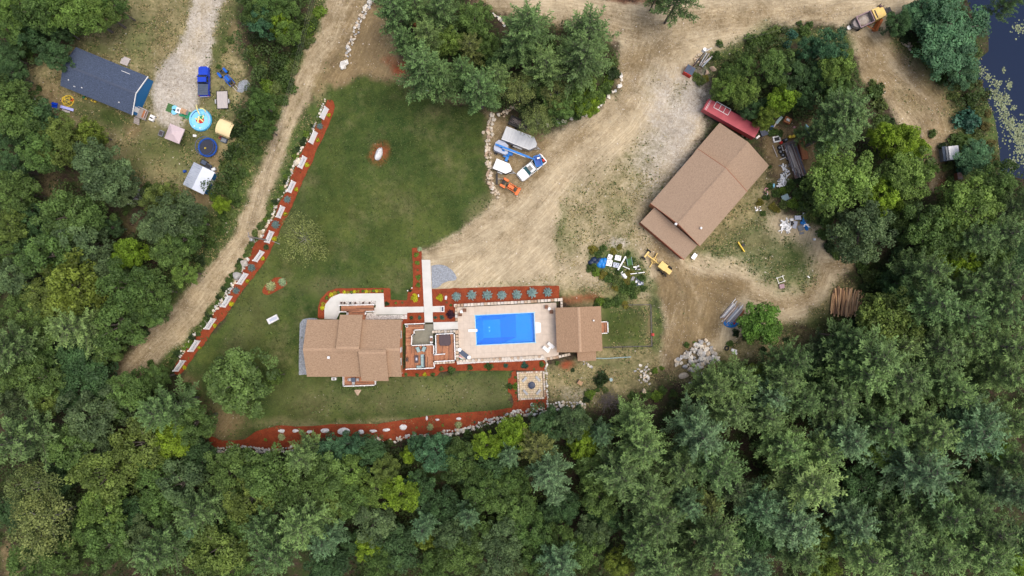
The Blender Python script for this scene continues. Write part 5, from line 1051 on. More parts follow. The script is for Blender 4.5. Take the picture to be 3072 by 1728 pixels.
# shed roof on the south west end
A = [gl(X, Y, z) + (z,) for X, Y, z in ((1963.7, 622, 3.45), (2093, 735, 3.45), (2053, 778, 2.7), (1921, 667, 2.7))]
mb = MB(); mb.add(A + [(x, y, z - .15) for x, y, z in A], [[0, 1, 2, 3], [7, 6, 5, 4], [0, 4, 5, 1], [1, 5, 6, 2], [2, 6, 7, 3], [3, 7, 4, 0]]); mb.build('lean_to_roof', M['shingle_brown'], tg)
cx_ = sum(a[0] for a in A) / 4; cy_ = sum(a[1] for a in A) / 4
MB().prism([((a[0] - cx_) * .94 + cx_, (a[1] - cy_) * .97 + cy_) for a in A], -.1, 2.5).build('lean_to_wall', M['siding_red'], tg)
MB().box((A[3][0] * .5 + A[2][0] * .5, A[3][1] * .5 + A[2][1] * .5, 2.55), (.14, 10.6, .2)).build('fascia', M['siding_red'], tg)
p = gl(2102, 684.5, 4.9); vent(tg, (p[0], p[1], 5.0), .4, .35); p = gl(2027, 672, 6.0); vent(tg, (p[0], p[1], 5.95), .45, .4)
for f_ in (-.25, .25): MB().box((x0_ + (x1_ - x0_) * (.5 + f_), yg + Wg / 2 - .28, 1.5), (3.0, .08, 2.9)).build('garage_door', M['white'], tg)
# --- blue house
bc = W(312, 243.2, 2.4); ba = ang(226, 140, 444, 229); tb_ = thing('blue_house', 'long house with dark blue shingle roof and bright blue siding in the left yard', 'house', (bc.x, bc.y, 0), ba)
k_ = S * (H - 2.4) / H; Lb, Wb = 233 * k_, 125 * k_
gable_walls(tb_, Lb - .3, Wb - .5, 2.35, 1.35, M['siding_blue']); gable_roof(tb_, Lb, Wb, 2.4, 1.45, M['shingle_blue'], M['ridge_blue'])
mb = MB(); pt = math.atan(1.45 / (Wb / 2)); hl = Wb / 2 / math.cos(pt)
for sg in (1, -1): mb.box((Lb / 2 + .05, sg * Wb / 4, 2.4 + .70), (.10, hl, .2), rx=-sg * pt)
mb.build('rake_trim', M['white'], tb_)
for u, v in ((-5.7, -2.3), (-4.3, -3.0), (-2.95, -2.7), (4.4, -2.6), (5.8, -2.0)):
    MB().cyl((u, v, 2.5), (u, v, 3.05), .09).build('vent_pipe', M['white'], tb_)
MB().box((3.4, 2.95, 2.85), (1.7, .07, .06)).build('ridge_strip', M['white'], tb_)
ew = Lb / 2 - .13
door(tb_, (ew, -2.6, 1.25), .9, 2.0, math.pi / 2, M['white'])
for xx in (-4.5, -1, 2.5): window(tb_, (xx, -Wb / 2 + .24, 1.5), 1.1, 1.0, 0); window(tb_, (xx, Wb / 2 - .24, 1.5), 1.1, 1.0, 0)
# porch platform of the blue house (its own thing) and steps
def px_thing(name, label, cat, X, Y, z=0, rz=0, group=None): p = W(X, Y, z); return thing(name, label, cat, (p.x, p.y, z), rz, group)
def platform(t, L, Wd, z, mt, w_=.15, legs=True):
    n_ = int(L / w_); mb = MB()
    for i in range(n_): mb.box((-L / 2 + (i + .5) * w_, 0, z), (w_ - .02, Wd, .05))
    mb.build('planks', mt, t)['kind'] = 'stuff'
    if legs:
        for sx in (-1, 1):
            for sy in (-1, 1): MB().box((sx * (L / 2 - .1), sy * (Wd / 2 - .1), z / 2 - .02), (.12, .12, z)).build('post', mt, t)
t = px_thing('porch', 'weathered grey porch with railing at the east end of the blue house', 'porch', 432, 344, 0, ba); platform(t, 2.1, 1.9, .75, M['wood_grey'])
mb = MB(); mb.box((1.0, 0, 1.5), (.08, 1.9, .08)); mb.box((0, .95, 1.5), (2.1, .08, .08)); mb.box((1.0, .9, 1.1), (.1, .1, .9)); mb.box((1.0, -.9, 1.1), (.1, .1, .9)); mb.build('railing', M['wood_pale'], t)
for k in range(4): MB().box((-.6, -1.2 - k * .28, .65 - k * .17), (1.1, .26, .05)).build('step', M['wood_grey'], t)
MB().box((.55, .05, .95), (.5, 1.4, .3)).build('planter_box', M['orange_brown'], t)
t = px_thing('entry_steps', 'small grey wooden steps on the north side of the blue house', 'steps', 378, 189, 0, ba); platform(t, 1.5, 1.0, .5, M['wood_pale'])
for k in range(2): MB().box((0, .6 + k * .28, .35 - k * .17), (1.3, .26, .05)).build('step', M['wood_pale'], t)
# --- small metal shed lower left, small shed right
sc_ = W(593.5, 533.5, 2.4); sa = ang(578, 484, 640, 515); t = thing('shed', 'small shed with half corrugated half white metal roof', 'shed', (sc_.x, sc_.y, 0), sa)
MB().box((0, -.05, 1.15), (3.9, 4.1, 2.5)).build('wall', M['siding_blue'], t)
for sg, mt, nm in ((-1, M['galv'], 'corrugated_roof'), (1, M['roof_white'], 'white_roof')):
    mb = MB(); wl = 2.2 * .86 if sg < 0 else 2.2 * 1.08
    if sg < 0:
        n_ = 24; mb2 = MB()
        for i in range(n_): (mb2 if i % 2 else mb).box((-wl / 2, -2.3 + 4.6 * (i + .5) / n_, 2.52 + (.05 if i % 2 else 0)), (wl, 4.6 / n_ * (.7 if i % 2 else 1.2), .05), ry=.07 * sg)
        mb2.build('roof_rib', M['lift_grey'], t)['kind'] = 'stuff'  # corrugation's light and shade put into colour: paler ribs on darker sheets
    else: mb.box((wl / 2, 0, 2.54), (wl, 4.6, .06), ry=.07)
    mb.build(nm, mt, t)
window(t, (-1.0, -2.12, 1.4), .8, .7, 0); door(t, (1.97, .4, 1.0), .9, 1.9, math.pi / 2, M['white'])
sc_ = W(2860, 458, 2.1); t = thing('small_shed', 'small shed with white sheet roof half hidden by bushes near the pond', 'shed', (sc_.x, sc_.y, 0), .12)
MB().box((0, 0, .95), (2.4, 2.5, 2.0)).build('wall', M['plastic_grey'], t); MB().box((.15, 0, 2.05), (1.9, 2.5, .08), ry=.06).build('white_sheet', M['white'], t); MB().box((-1.25, .05, 1.7), (.75, 2.7, .06), ry=-.5).build('dark_sheet', M['tonneau'], t)
t = px_thing('feed_bin', 'small rust red bin standing in the bushes south of the white roofed shed', 'bin', 2869, 530, 0, .1)
MB().box((0, 0, .5), (.8, 1.2, 1.0)).build('body', M['siding_red'], t); MB().box((0, 0, 1.03), (.9, 1.3, .06)).build('lid', M['rust'], t)

# ------------------------------------------------------------------ pool and pool deck
pa = ang(1424.5, 945.5, 1603.5, 937); po = W(1516, 986.5)
def PL(X, Y, z=0): p = W(X, Y, z); return rot2(p.x - po.x, p.y - po.y, -pa)
tpd = bpy.data.objects.new('pool_deck', None); COL.objects.link(tpd); tpd.location = po; tpd.rotation_euler = (0, 0, pa); tpd['kind'] = 'structure'
plx0, ply1 = PL(1425, 945.5); plx1, ply0 = PL(1606.5, 1027.5); plw0, plw1 = plx0, plx1
dx0, dy1 = PL(1373, 925); dx1, dy0 = PL(1676, 1060); dx0 -= .1
xs = list(np.linspace(dx0, plx0, 4)) + list(np.linspace(plx0, plx1, 9))[1:] + list(np.linspace(plx1, dx1, 4))[1:]
ys = list(np.linspace(dy0 - .7, ply0, 3)) + list(np.linspace(ply0, ply1, 5))[1:] + list(np.linspace(ply1, dy1 + .2, 2))[1:]
for i in range(len(xs) - 1):
    for j in range(len(ys) - 1):
        if plx0 - .01 <= xs[i] and xs[i + 1] <= plx1 + .01 and ply0 - .01 <= ys[j] and ys[j + 1] <= ply1 + .01: continue
        w_, h_ = xs[i + 1] - xs[i], ys[j + 1] - ys[j]
        MB().box(((xs[i] + xs[i + 1]) / 2, (ys[j] + ys[j + 1]) / 2, .06), (w_ - .022, h_ - .022, .12)).build('slab', M['deck_slab'], tpd)
mb = MB()
for (a, b, c, d) in ((dx0, plx0 - .02, dy0 - .7, dy1 + .2), (plx1 + .02, dx1, dy0 - .7, dy1 + .2), (plx0 - .02, plx1 + .02, dy0 - .7, ply0 - .02), (plx0 - .02, plx1 + .02, ply1 + .02, dy1 + .2)):
    mb.box(((a + b) / 2, (c + d) / 2, .03), (b - a, d - c, .12))
mb.build('grout', M['grout'], tpd)
o = W(1640, 1064); 
tsp = thing('swimming_pool', 'rectangular bright blue swimming pool in the pale paved deck', 'swimming pool', po, pa)
mb = MB(); Lx, Ly = plx1 - plx0, ply1 - ply0; cx_, cy_ = (plx0 + plx1) / 2, (ply0 + ply1) / 2
x_a, x_b, x_c, x_d = plx0 + 1.3, plx0 + 4.6, plx0 + 7.6, plx1
ys_ = (ply0, ply0 + 1.1, ply1 - 1.1, ply1)
def zf(x, y):
    if x <= plx0 + .01: return -1.1
    e = 0 if (y in (ply0, ply1)) else 1
    if x == x_a or x == x_b: return -2.4 if e else -1.1
    return -1.05
gxs = [plx0, x_a, x_b, x_c, x_d]; vs = [(x, y, zf(x, y)) for x in gxs for y in ys_]
fs = [[i * 4 + j, (i + 1) * 4 + j, (i + 1) * 4 + j + 1, i * 4 + j + 1] for i in range(4) for j in range(3)]
mb.add(vs, fs); mb.build('basin_floor', M['liner'], tsp)
mb = MB()
for c, d in (((cx_, ply0 - .05, -.52), (Lx + .2, .1, 1.2)), ((cx_, ply1 + .05, -.52), (Lx + .2, .1, 1.2)), ((plx0 - .05, cy_, -.52), (.1, Ly, 1.2)), ((plx1 + .05, cy_, -.52), (.1, Ly, 1.2))): mb.box(c, d)
mb.build('basin_wall', M['liner_deep'], tsp)
m, t_, b = nt('pool_water'); N, L = t_.nodes, t_.links
tr = N.new('ShaderNodeBsdfTransparent'); tr.inputs['Color'].default_value = (.5, .92, 1, 1); gl_ = N.new('ShaderNodeBsdfGlossy'); gl_.inputs['Roughness'].default_value = .08
fr = N.new('ShaderNodeFresnel'); fr.inputs['IOR'].default_value = 1.2; ms = N.new('ShaderNodeMixShader'); n_ = N.new('ShaderNodeTexNoise'); n_.inputs['Scale'].default_value = 1.6; n_.inputs['Detail'].default_value = 4
bp = N.new('ShaderNodeBump'); bp.inputs['Strength'].default_value = .25; L.new(n_.outputs['Fac'], bp.inputs['Height']); L.new(bp.outputs[0], gl_.inputs['Normal']); L.new(bp.outputs[0], fr.inputs['Normal'])
L.new(fr.outputs[0], ms.inputs[0]); L.new(tr.outputs[0], ms.inputs[1]); L.new(gl_.outputs[0], ms.inputs[2]); L.new(ms.outputs[0], N['Material Output'].inputs['Surface']); M['pool_water'] = m
MB().box((cx_, cy_, -.05), (Lx, Ly, .02)).build('water', m, tsp)
mb = MB()
for c, d in (((cx_, ply0 + .02, .115), (Lx + .3, .12, .04)), ((cx_, ply1 - .02, .115), (Lx + .3, .12, .04)), ((plx0 + .02, cy_, .115), (.12, Ly - .1, .04)), ((plx1 - .02, cy_, .115), (.12, Ly - .1, .04))): mb.box(c, d)
mb.build('coping', M['vinyl_light'], tsp)
for yy in (.3, -.4): MB().cyl((x_a + 1.2, yy, -2.39), (x_a + 1.2, yy, -2.36), .13, n=12).build('drain', M['white'], tsp)
P_ = [PL(*q_) for q_ in zP([(928, 453), (985, 465), (987, 568), (930, 580)])]; MB().prism(P_, .115, .2).build('entry_steps', M['white'], tsp)
p0 = PL(*zP([(200, 549)])[0]); p1 = PL(*zP([(298, 546)])[0]); tdb = thing('diving_board', 'white diving board at the west end of the swimming pool', 'diving board', W(*zP([(250, 547)])[0]), pa)
ld = math.hypot(p1[0] - p0[0], p1[1] - p0[1]); MB().box((0, 0, .5), (ld, .5, .07)).build('board', M['white'], tdb); MB().box((-ld * .3, 0, .28), (.6, .4, .36)).build('stand', M['white'], tdb)
tld = thing('pool_ladder', 'small chrome pool ladder on the north edge of the pool', 'ladder', W(*zP([(412, 372)])[0]), pa)
for sx in (-.25, .25): MB().tube([(sx, .35, .1), (sx, .3, .7), (sx, -.05, .75), (sx, -.15, -.3)], .025).build('side_rail', M['steel'], tld)
for z_ in (-.1, -.35): MB().box((0, -.14, z_), (.5, .1, .04)).build('rung', M['white'], tld)

# block walls round the pool deck: each block its own part
BL = []
for i in range(4):
    mb = MB(); mb.box((0, 0, 0), (1, 1, 1), taper=.94); me = mb.mesh('stone', M['block']); BL.append(me)
def block_wall(label, pts, h, w_px, seed, size=9, courses=2, cat='stone wall'):
    r_ = random.Random(seed); P = resample(pts, size); o = W(*pts[0]); t = thing('block_wall', label, cat, (o.x, o.y, 0))
    for x, y, a in P:
        p = W(x, y) - o
        for c in range(courses):
            zc = h / courses * (c + .5); inst('stone', BL[r_.randrange(4)], t, (p.x, p.y, zc), (0, 0, -a + r_.uniform(-.05, .05)), (size * S * r_.uniform(.84, .98), w_px * S * r_.uniform(.9, 1.08), h / courses * r_.uniform(.9, .99)))
    return t
block_wall('low stone block wall along the north side of the pool deck', zP([(62, 276), (400, 258), (800, 238), (1205, 212)]), .75, 8.5, 51, 10)
block_wall('short stone block wall at the west side of the pool deck, north of the walk', zP([(68, 285), (74, 445)]), .75, 7, 52, 10)
block_wall('short stone block wall between pool deck and pool house on the north east', zP([(1208, 212), (1212, 298)]), .75, 7, 53, 10)
block_wall('brown and white block wall along the south side of the pool deck', zP([(90, 878), (400, 862), (700, 846), (1020, 828)]), .6, 8, 54, 9)
block_wall('stone block wall around the hot tub deck, north side', zD([(490, 748), (640, 745), (840, 740)]), .9, 8, 55, 9)
block_wall('stone block wall around the hot tub deck, east side', zD([(828, 760), (832, 950), (838, 1170)]), .9, 9, 56, 10)
block_wall('stone block wall below the hot tub deck, south side', zD([(515, 1200), (650, 1192), (810, 1184)]), .8, 6, 57, 9)
block_wall('grey ledge stones east of the pool deck corner', zP([(1035, 858), (1150, 840), (1320, 800)]), .35, 8, 58, 9, 1)

# ------------------------------------------------------------------ fire pit patio
fa = ang(1552, 1116, 1630, 1113); fo = W(1593.5, 1155.5)
tfp = bpy.data.objects.new('fire_pit_patio', None); COL.objects.link(tfp); tfp.location = fo; tfp.rotation_euler = (0, 0, fa); tfp['kind'] = 'structure'
MB().box((0, 0, .03), (4.9, 5.3, .14)).build('joint_bed', M['paver_joint'], tfp)
PV = [MB().box((0, 0, 0), (1, 1, 1), taper=.97).mesh('paver', M['paver'])]
r_ = random.Random(61); y = -2.38
while y < 2.3:
    hh = r_.choice([.34, .45, .45]); hh = min(hh, 2.38 - y); x = -2.18
    while x < 2.15:
        ww = min(r_.choice([.32, .45, .6]), 2.18 - x)
        if ww > .12: inst('paver', PV[0], tfp, (x + ww / 2, y + hh / 2, .10 + r_.uniform(-.006, .006)), (0, 0, 0), (ww - .045, hh - .045, .06))
        x += ww
    y += hh
block_wall('low block border on the north edge of the fire pit patio', zP([(737, 1006), (1010, 994)]), .35, 5, 62, 7, 1)
block_wall('low block border on the west edge of the fire pit patio', zP([(737, 1014), (750, 1295)]), .35, 5, 63, 7, 1)
block_wall('low block border on the south edge of the fire pit patio', zP([(757, 1293), (1022, 1280)]), .35, 5, 64, 7, 1)
block_wall('low block border on the east edge of the fire pit patio', zP([(1018, 1004), (1032, 1280)]), .35, 5, 65, 7, 1)
X, Y = zP([(887, 1141)])[0]; t = px_thing('fire_pit', 'round fire pit with dark navy cover in the middle of the stone patio', 'fire pit', X, Y)
MB().cyl((0, 0, .1), (0, 0, .5), .72, .7, 20).build('ring', M['block'], t); MB().dome((0, 0, .5), .68, .68, .1, 20, 4).build('cover', M['tarp_navy'], t)
for (zx, zy, a_, lb) in ((810, 1077, 48, 'north west'), (955, 1070, -48, 'north east'), (820, 1217, -48, 'south west'), (962, 1212, 50, 'south east')):
    X, Y = zP([(zx, zy)])[0]; t = px_thing('patio_bench', 'grey patio bench %s of the covered fire pit' % lb, 'bench', X, Y, 0, math.radians(a_), 'grey benches around the fire pit')
    MB().box((0, 0, .5), (1.15, .42, .07)).build('seat', M['bench_grey'], t)
    for sx in (-.45, .45): MB().box((sx, 0, .28), (.08, .36, .36)).build('leg', M['bench_grey'], t)
X, Y = zP([(893, 1353)])[0]; t = px_thing('round_planter', 'round white pebble filled planter in the mulch below the fire pit patio', 'planter', X, Y); MB().cyl((0, 0, 0), (0, 0, .3), .34, .36, 16).build('pot', M['white'], t); MB().cyl((0, 0, .3), (0, 0, .34), .27, .25, 12).build('fill', M['pebble_grey'], t)
# ------------------------------------------------------------------ white panels with print along the mulch strip
SB = [((986.7, 328.7), (972, 359.7)), ((953.6, 400), (939, 433)), ((921.5, 474.6), (907, 506.7)), ((888.4, 548), (874, 579)), ((856, 622.6), (842, 655)), ((823, 697), (808.6, 729.4)), ((794, 757), (772.7, 786)), ((746, 823), (725, 854)), ((698, 890), (677, 922)), ((649.4, 957.6), (628.5, 988)), ((602, 1023), (581, 1054.5)), ((558, 1082.6), (536, 1113.6))]
ORDW = ['first', 'second', 'third', 'fourth', 'fifth', 'sixth', 'seventh', 'eighth', 'ninth', 'tenth', 'eleventh', 'twelfth']
def stroke(mb, pts, w_=.05, y=0):
    for (x0, z0), (x1, z1) in zip(pts, pts[1:]):
        L = math.hypot(x1 - x0, z1 - z0); a = math.atan2(z1 - z0, x1 - x0)
        mb.box(((x0 + x1) / 2, y, (z0 + z1) / 2), (L + w_, .012, w_), ry=-a)
for i, (a, b) in enumerate(SB):
    cx_, cy_ = (a[0] + b[0]) / 2, (a[1] + b[1]) / 2; p = W(cx_, cy_); an = ang(b[0], b[1], a[0], a[1]); Lp = math.hypot(a[0] - b[0], a[1] - b[1]) * S
    t = thing('sign_panel', 'white %s panel, %s from the top of the mulch strip' % ('unprinted' if i < 2 else 'printed', ORDW[i]), 'sign panel', (p.x, p.y, 0), an, 'white panels standing along the mulch strip')
    t.rotation_euler = (math.radians(-14), 0, an); t.scale = (1, 1, .84); t.location.z = -.02
    MB().box((0, 0, .95), (Lp - .1, .07, 1.75)).build('panel', M['white_panel'], t)
    for sx in (-1, 1): MB().box((sx * Lp / 2, 0, .97), (.13, .16, 1.94)).box((sx * Lp / 2, 0, 1.97), (.19, .22, .06)).build('post', M['white'], t)
    MB().box((0, 0, 1.86), (Lp - .12, .1, .08)).build('top_rail', M['white'], t)
    if i >= 2:
        mb = MB(); rr = random.Random(70 + i); x = -Lp / 2 + .35; y = -.042
        while x < Lp / 2 - .35:
            h_ = rr.uniform(.28, .5); x2 = x + rr.uniform(.12, .22); z_ = .95 + rr.uniform(-.1, .12)
            stroke(mb, [(x, z_ - h_ / 2), (x + .06, z_ + h_ / 2), (x2, z_ - h_ / 3), (x2 + .06, z_ + h_ / 3)], .05, y); x = x2 + rr.uniform(.1, .2)
        mb.build('print', M['print'], t)

# ------------------------------------------------------------------ shrubs and flowers
YB = [bush_mesh(600 + i, 1, .8, 14, 46, .26, .2) for i in range(3)]
SP = [spruce_mesh(610 + i) for i in range(4)]
SPK = [spiky_mesh(620 + i, 1, .8, 300, .10) for i in range(2)]
BUSHS = [bush_mesh(630 + i, 1, .9, 18, 46, .22, .3) for i in range(5)]
CC = {'go': (.16, .155, .025), 'y': (.46, .46, .02), 'g': (.07, .125, .03), 'gb': (.13, .22, .03), 'gd': (.035, .065, .022), 'b': (.17, .27, .28), 'bd': (.10, .165, .17), 'yl': (.34, .29, .03), 'p': (.055, .020, .035), 's': (.36, .42, .20), 'sv': (.30, .42, .24), 'gl': (.12, .17, .05), 'o': (.13, .12, .04), 't': (.045, .13, .09)}
def plant(name, label, X, Y, r_, kind, mesh, h=1.0, group=None, cat=None, z=.05, k=0, rot=None, stem=False):
    zc = r_ * S * .6 * h; p = W(X, Y, zc); t = thing(name, label, cat or 'shrub', (p.x, p.y, z), R.uniform(0, 6.28) if rot is None else rot, group)
    rr = r_ * S; t.scale = (rr, rr, rr * h); c = CC[kind]; j = R.uniform(.9, 1.1)
    inst('foliage', mesh, t, color=(c[0] * j, c[1] * j, c[2] * j, 1))
    if stem: inst('stem', STEM, t)
    return t
STEM = MB().tube([(0, 0, -.1), (0, 0, .8)], [.06, .03], 5).mesh('stem', M['bark'])
YS = [(985.7, 345.8), (953.6, 420), (920, 493.7), (908.0 - 20, 567.4), (855.3, 641.8), (822.6, 716.5), (788.5, 776.6), (741.6, 843.3), (692.3, 911.8), (644.3, 977), (596.9, 1043), (552, 1103)]
for i, (x, y) in enumerate(YS): plant('yellow_shrub', 'round yellow shrub beside the %s white panel of the mulch strip' % ORDW[i], x, y, 8.5 if i < 10 else 7.5, 'y', YB[i % 3], .9, 'yellow shrubs along the mulch strip')
BS = [(959.2, 378.3, 10), (861.6, 598.3, 11), (826.2, 673.7, 13), (798.4, 742, 9), (754, 803.5, 12), (707.6, 871.5, 11)]
for i, (x, y, r_) in enumerate(BS): plant('blue_spruce', 'small round blue spruce, %s from the top of the mulch strip' % ORDW[i], x, y, r_, 'bd' if i != 3 else 'gd', SP[i % 4], .8, 'blue spruces of the mulch strip')
for i, (zx, zy) in enumerate([(70, 180), (235, 165), (405, 165), (565, 165), (727, 160), (893, 140), (1063, 132)]):
    x, y = zP([(zx, zy)])[0]; plant('blue_spruce', 'round blue spruce, %s from the west in the bed north of the pool' % ORDW[i], x, y, 14 + (i % 3) * .8, 'b', SP[i % 4], .85, 'blue spruces north of the pool', stem=True)
def many(zf, lst):
    for zx, zy, r_, kind, ms, h, lb in lst:
        x, y = zf([(zx, zy)])[0]; src = {'bush': BUSHS, 'spk': SPK, 'yb': YB, 'sp': SP}[ms]; nm = {'bush': 'shrub', 'spk': 'spiky_grass', 'yb': 'flowering_shrub', 'sp': 'spruce'}[ms]
        plant(nm, lb, x, y, r_, kind, src[int(x) % len(src)], h)
many(zK, [(475, 165, 11, 'sv', 'spk', .7, 'pale spiky yucca plant at the top end of the walk bed'), (415, 268, 9, 'gb', 'bush', .7, 'yellow green shrub just below the pale yucca'), (432, 410, 9, 'gb', 'bush', .7, 'second yellow green shrub in the walk bed'), (440, 548, 4.5, 'o', 'bush', .5, 'tiny brown plant between the walk bed shrubs'), (450, 672, 10, 'gb', 'bush', .7, 'third yellow green shrub in the walk bed'), (448, 815, 9, 'gb', 'bush', .7, 'fourth yellow green shrub in the walk bed'), (305, 915, 6, 'gd', 'bush', .8, 'dark small shrub beside the two white lights'), (385, 1050, 14, 'y', 'bush', .7, 'big yellow leafy shrub west of the walk'), (840, 1040, 13, 'y', 'bush', .75, 'big yellow leafy shrub east of the walk'), (45, 1140, 5, 'gb', 'bush', .6, 'small green plant at the west end of the square lawn nook'), (165, 1135, 5, 'o', 'bush', .4, 'low reddish plant below the square lawn nook'), (1040, 1180, 5.5, 'g', 'bush', .7, 'small green plant by the corner of the pool wall'), (965, 1130, 4, 'o', 'bush', .4, 'small brown plant beside the white marker stone')])
many(zD, [(165, 548, 9, 'gd', 'spk', .6, 'dark spiky plant in the bed by the house corner'), (283, 546, 7, 't', 'bush', .5, 'round grey green mat plant west of the walk'), (508, 546, 6, 't', 'bush', .5, 'small green mat plant east of the walk'), (605, 543, 8.5, 't', 'bush', .6, 'round teal green mat plant east of the walk'), (735, 500, 17, 'p', 'bush', .8, 'dark purple leaved maple shrub at the pool deck corner'), (85, 1370, 8, 'g', 'spk', .6, 'spiky green plant under the south west deck corner'), (248, 1375, 7, 'g', 'bush', .8, 'green shrub below the deck, west one'), (360, 1370, 7.5, 'y', 'bush', .8, 'yellow shrub in the bed below the deck'), (475, 1370, 8, 'g', 'bush', .8, 'green shrub below the deck, east of the yellow one'), (603, 1292, 9, 'gl', 'bush', .9, 'light green shrub below the hot tub deck'), (745, 1315, 15, 'g', 'bush', .9, 'large rounded green shrub at the lawn corner below the hot tub deck'), (1010, 1270, 11, 'g', 'bush', .8, 'loose green shrub below the pebble strip, west'), (1280, 1260, 14, 'g', 'bush', .9, 'green bushy shrub below the pebble strip, west of the middle')])
many(zP, [(607, 930, 9, 't', 'bush', .9, 'narrow green shrub below the middle of the pebble strip'), (812, 928, 13, 't', 'bush', .9, 'dark green shrub below the pebble strip, above the patio'), (1000, 915, 11, 'g', 'bush', .9, 'dark green shrub at the east end of the pebble strip'), (1163, 905, 9, 'g', 'bush', .7, 'green shrub in the red mulch patch south of the pool house'), (1333, 980, 8, 'gd', 'bush', .6, 'small dark shrub on the dry slope south of the pool house'), (710, 1060, 6, 'g', 'bush', .7, 'small green plant at the north west patio corner'), (655, 1155, 12, 'g', 'bush', 1.0, 'green shrub west of the fire pit patio'), (708, 1152, 11, 'gb', 'bush', 1.1, 'brighter green shrub touching the west patio edge'), (716, 1228, 5, 'g', 'bush', .7, 'small plant at the south west patio corner'), (1650, 1090, 26, 'gd', 'bush', 1.1, 'large dark bush on the slope south of the pool house'), (1520, 1245, 20, 'gb', 'bush', .8, 'bright green bush beside the brush pile'), (1690, 1195, 14, 'gl', 'bush', .8, 'small light green bush above the brush pile'), (1600, 1195, 10, 'g', 'bush', .8, 'green bush between the dark bush and the brush pile'), (735, 1315, 4, 'o', 'bush', .5, 'tiny plant below the south west patio corner'), (945, 1312, 4, 'g', 'bush', .5, 'tiny plant below the south edge of the patio'), (915, 968, 4.5, 'gl', 'bush', .5, 'tiny green plant above the patio edge')])
many(zS, [(1045, 565, 16, 's', 'spk', .8, 'pale spiky grass clump in the west part of the mulch border'), (843, 600, 6.5, 'gb', 'bush', .5, 'small bright green plant in the mulch border'), (2225, 550, 5, 'gl', 'spk', .6, 'small thin plant in the middle of the mulch border')])
many(zT, [(385, 870, 15, 's', 'spk', .9, 'grey green spiky shrub below the middle of the mulch border'), (215, 870, 6, 'gl', 'spk', .5, 'small spiky plant west of the grey green shrub'), (548, 843, 6, 'gb', 'spk', .5, 'small green spiky plant in the mulch border'), (748, 840, 16, 's', 'spk', .9, 'tall pale grass clump at the lower edge of the mulch border'), (962, 802, 5, 't', 'bush', .4, 'small teal plant east of the pale grass clump'), (1270, 730, 4, 'g', 'bush', .5, 'tiny green sprig near the stone wall'), (1400, 690, 4, 'g', 'bush', .5, 'tiny green sprig at the east end of the stone wall')])
many(lambda p: Z(760, 800, 8.05, p), [(410, 470, 22, 's', 'spk', .8, 'larger pale grass clump in the oval bed on the lawn'), (690, 375, 18, 'sv', 'spk', .8, 'spiky whitish yucca in the oval bed on the lawn'), (380, 620, 4.5, 'yl', 'yb', .6, 'small yellow flower tuft in the oval bed')])
yl = zH([(400, 285), (445, 220), (500, 178), (545, 160), (585, 152), (655, 150), (700, 148), (740, 145), (780, 142), (820, 140), (880, 135), (920, 137), (960, 135), (1005, 132), (1045, 135), (1085, 133), (1115, 135), (388, 335)])
for i, (x, y) in enumerate(yl): plant('border_plant', ('%s %s plant of the border round the curved walk, counted from the west' % ('yellow' if i % 3 != 1 else 'green', ORDW[i])) if i < 12 else ['green thirteenth plant of the border round the curved walk, counted from the west', 'yellow plant fourth from the east end of the border at the curved walk', 'yellow plant third from the east end of the border at the curved walk', 'green plant second from the east end of the border at the curved walk', 'yellow plant at the east end of the border at the curved walk', 'yellow green plant at the south west end of the curved border'][i - 12], x, y, 6.5 if 3 < i < 17 else 8.5, 'yl' if i % 3 == 0 else ('gb' if i % 3 == 1 else 'y'), YB[i % 3], .6, 'border plants round the curved walk')
x, y = zH([(1170, 285)])[0]; plant('round_shrub', 'clipped round dark green shrub in the corner of the curved walk', x, y, 9.5, 'gd', YB[0], .9)
for i in range(9): x, y = zH([(640 + i * 48, 1300 + (6 if i % 2 else 0))])[0]; plant('hedge_bush', 'low green hedge bush, %s from the west below the rear deck' % ORDW[i], x, y, 8, 'gl', BUSHS[i % 5], .7, 'hedge bushes below the rear deck')
for i, (zx, zy) in enumerate([(618, 1190), (622, 1235), (1225, 1178)]): x, y = zH([(zx, zy)])[0]; plant('hedge_bush', ['low green bush at the north west corner of the rear deck', 'low green bush beside the west railing of the rear deck', 'small green bush at the corner of the rear wing'][i], x, y, 7, 'gl', BUSHS[i], .8)
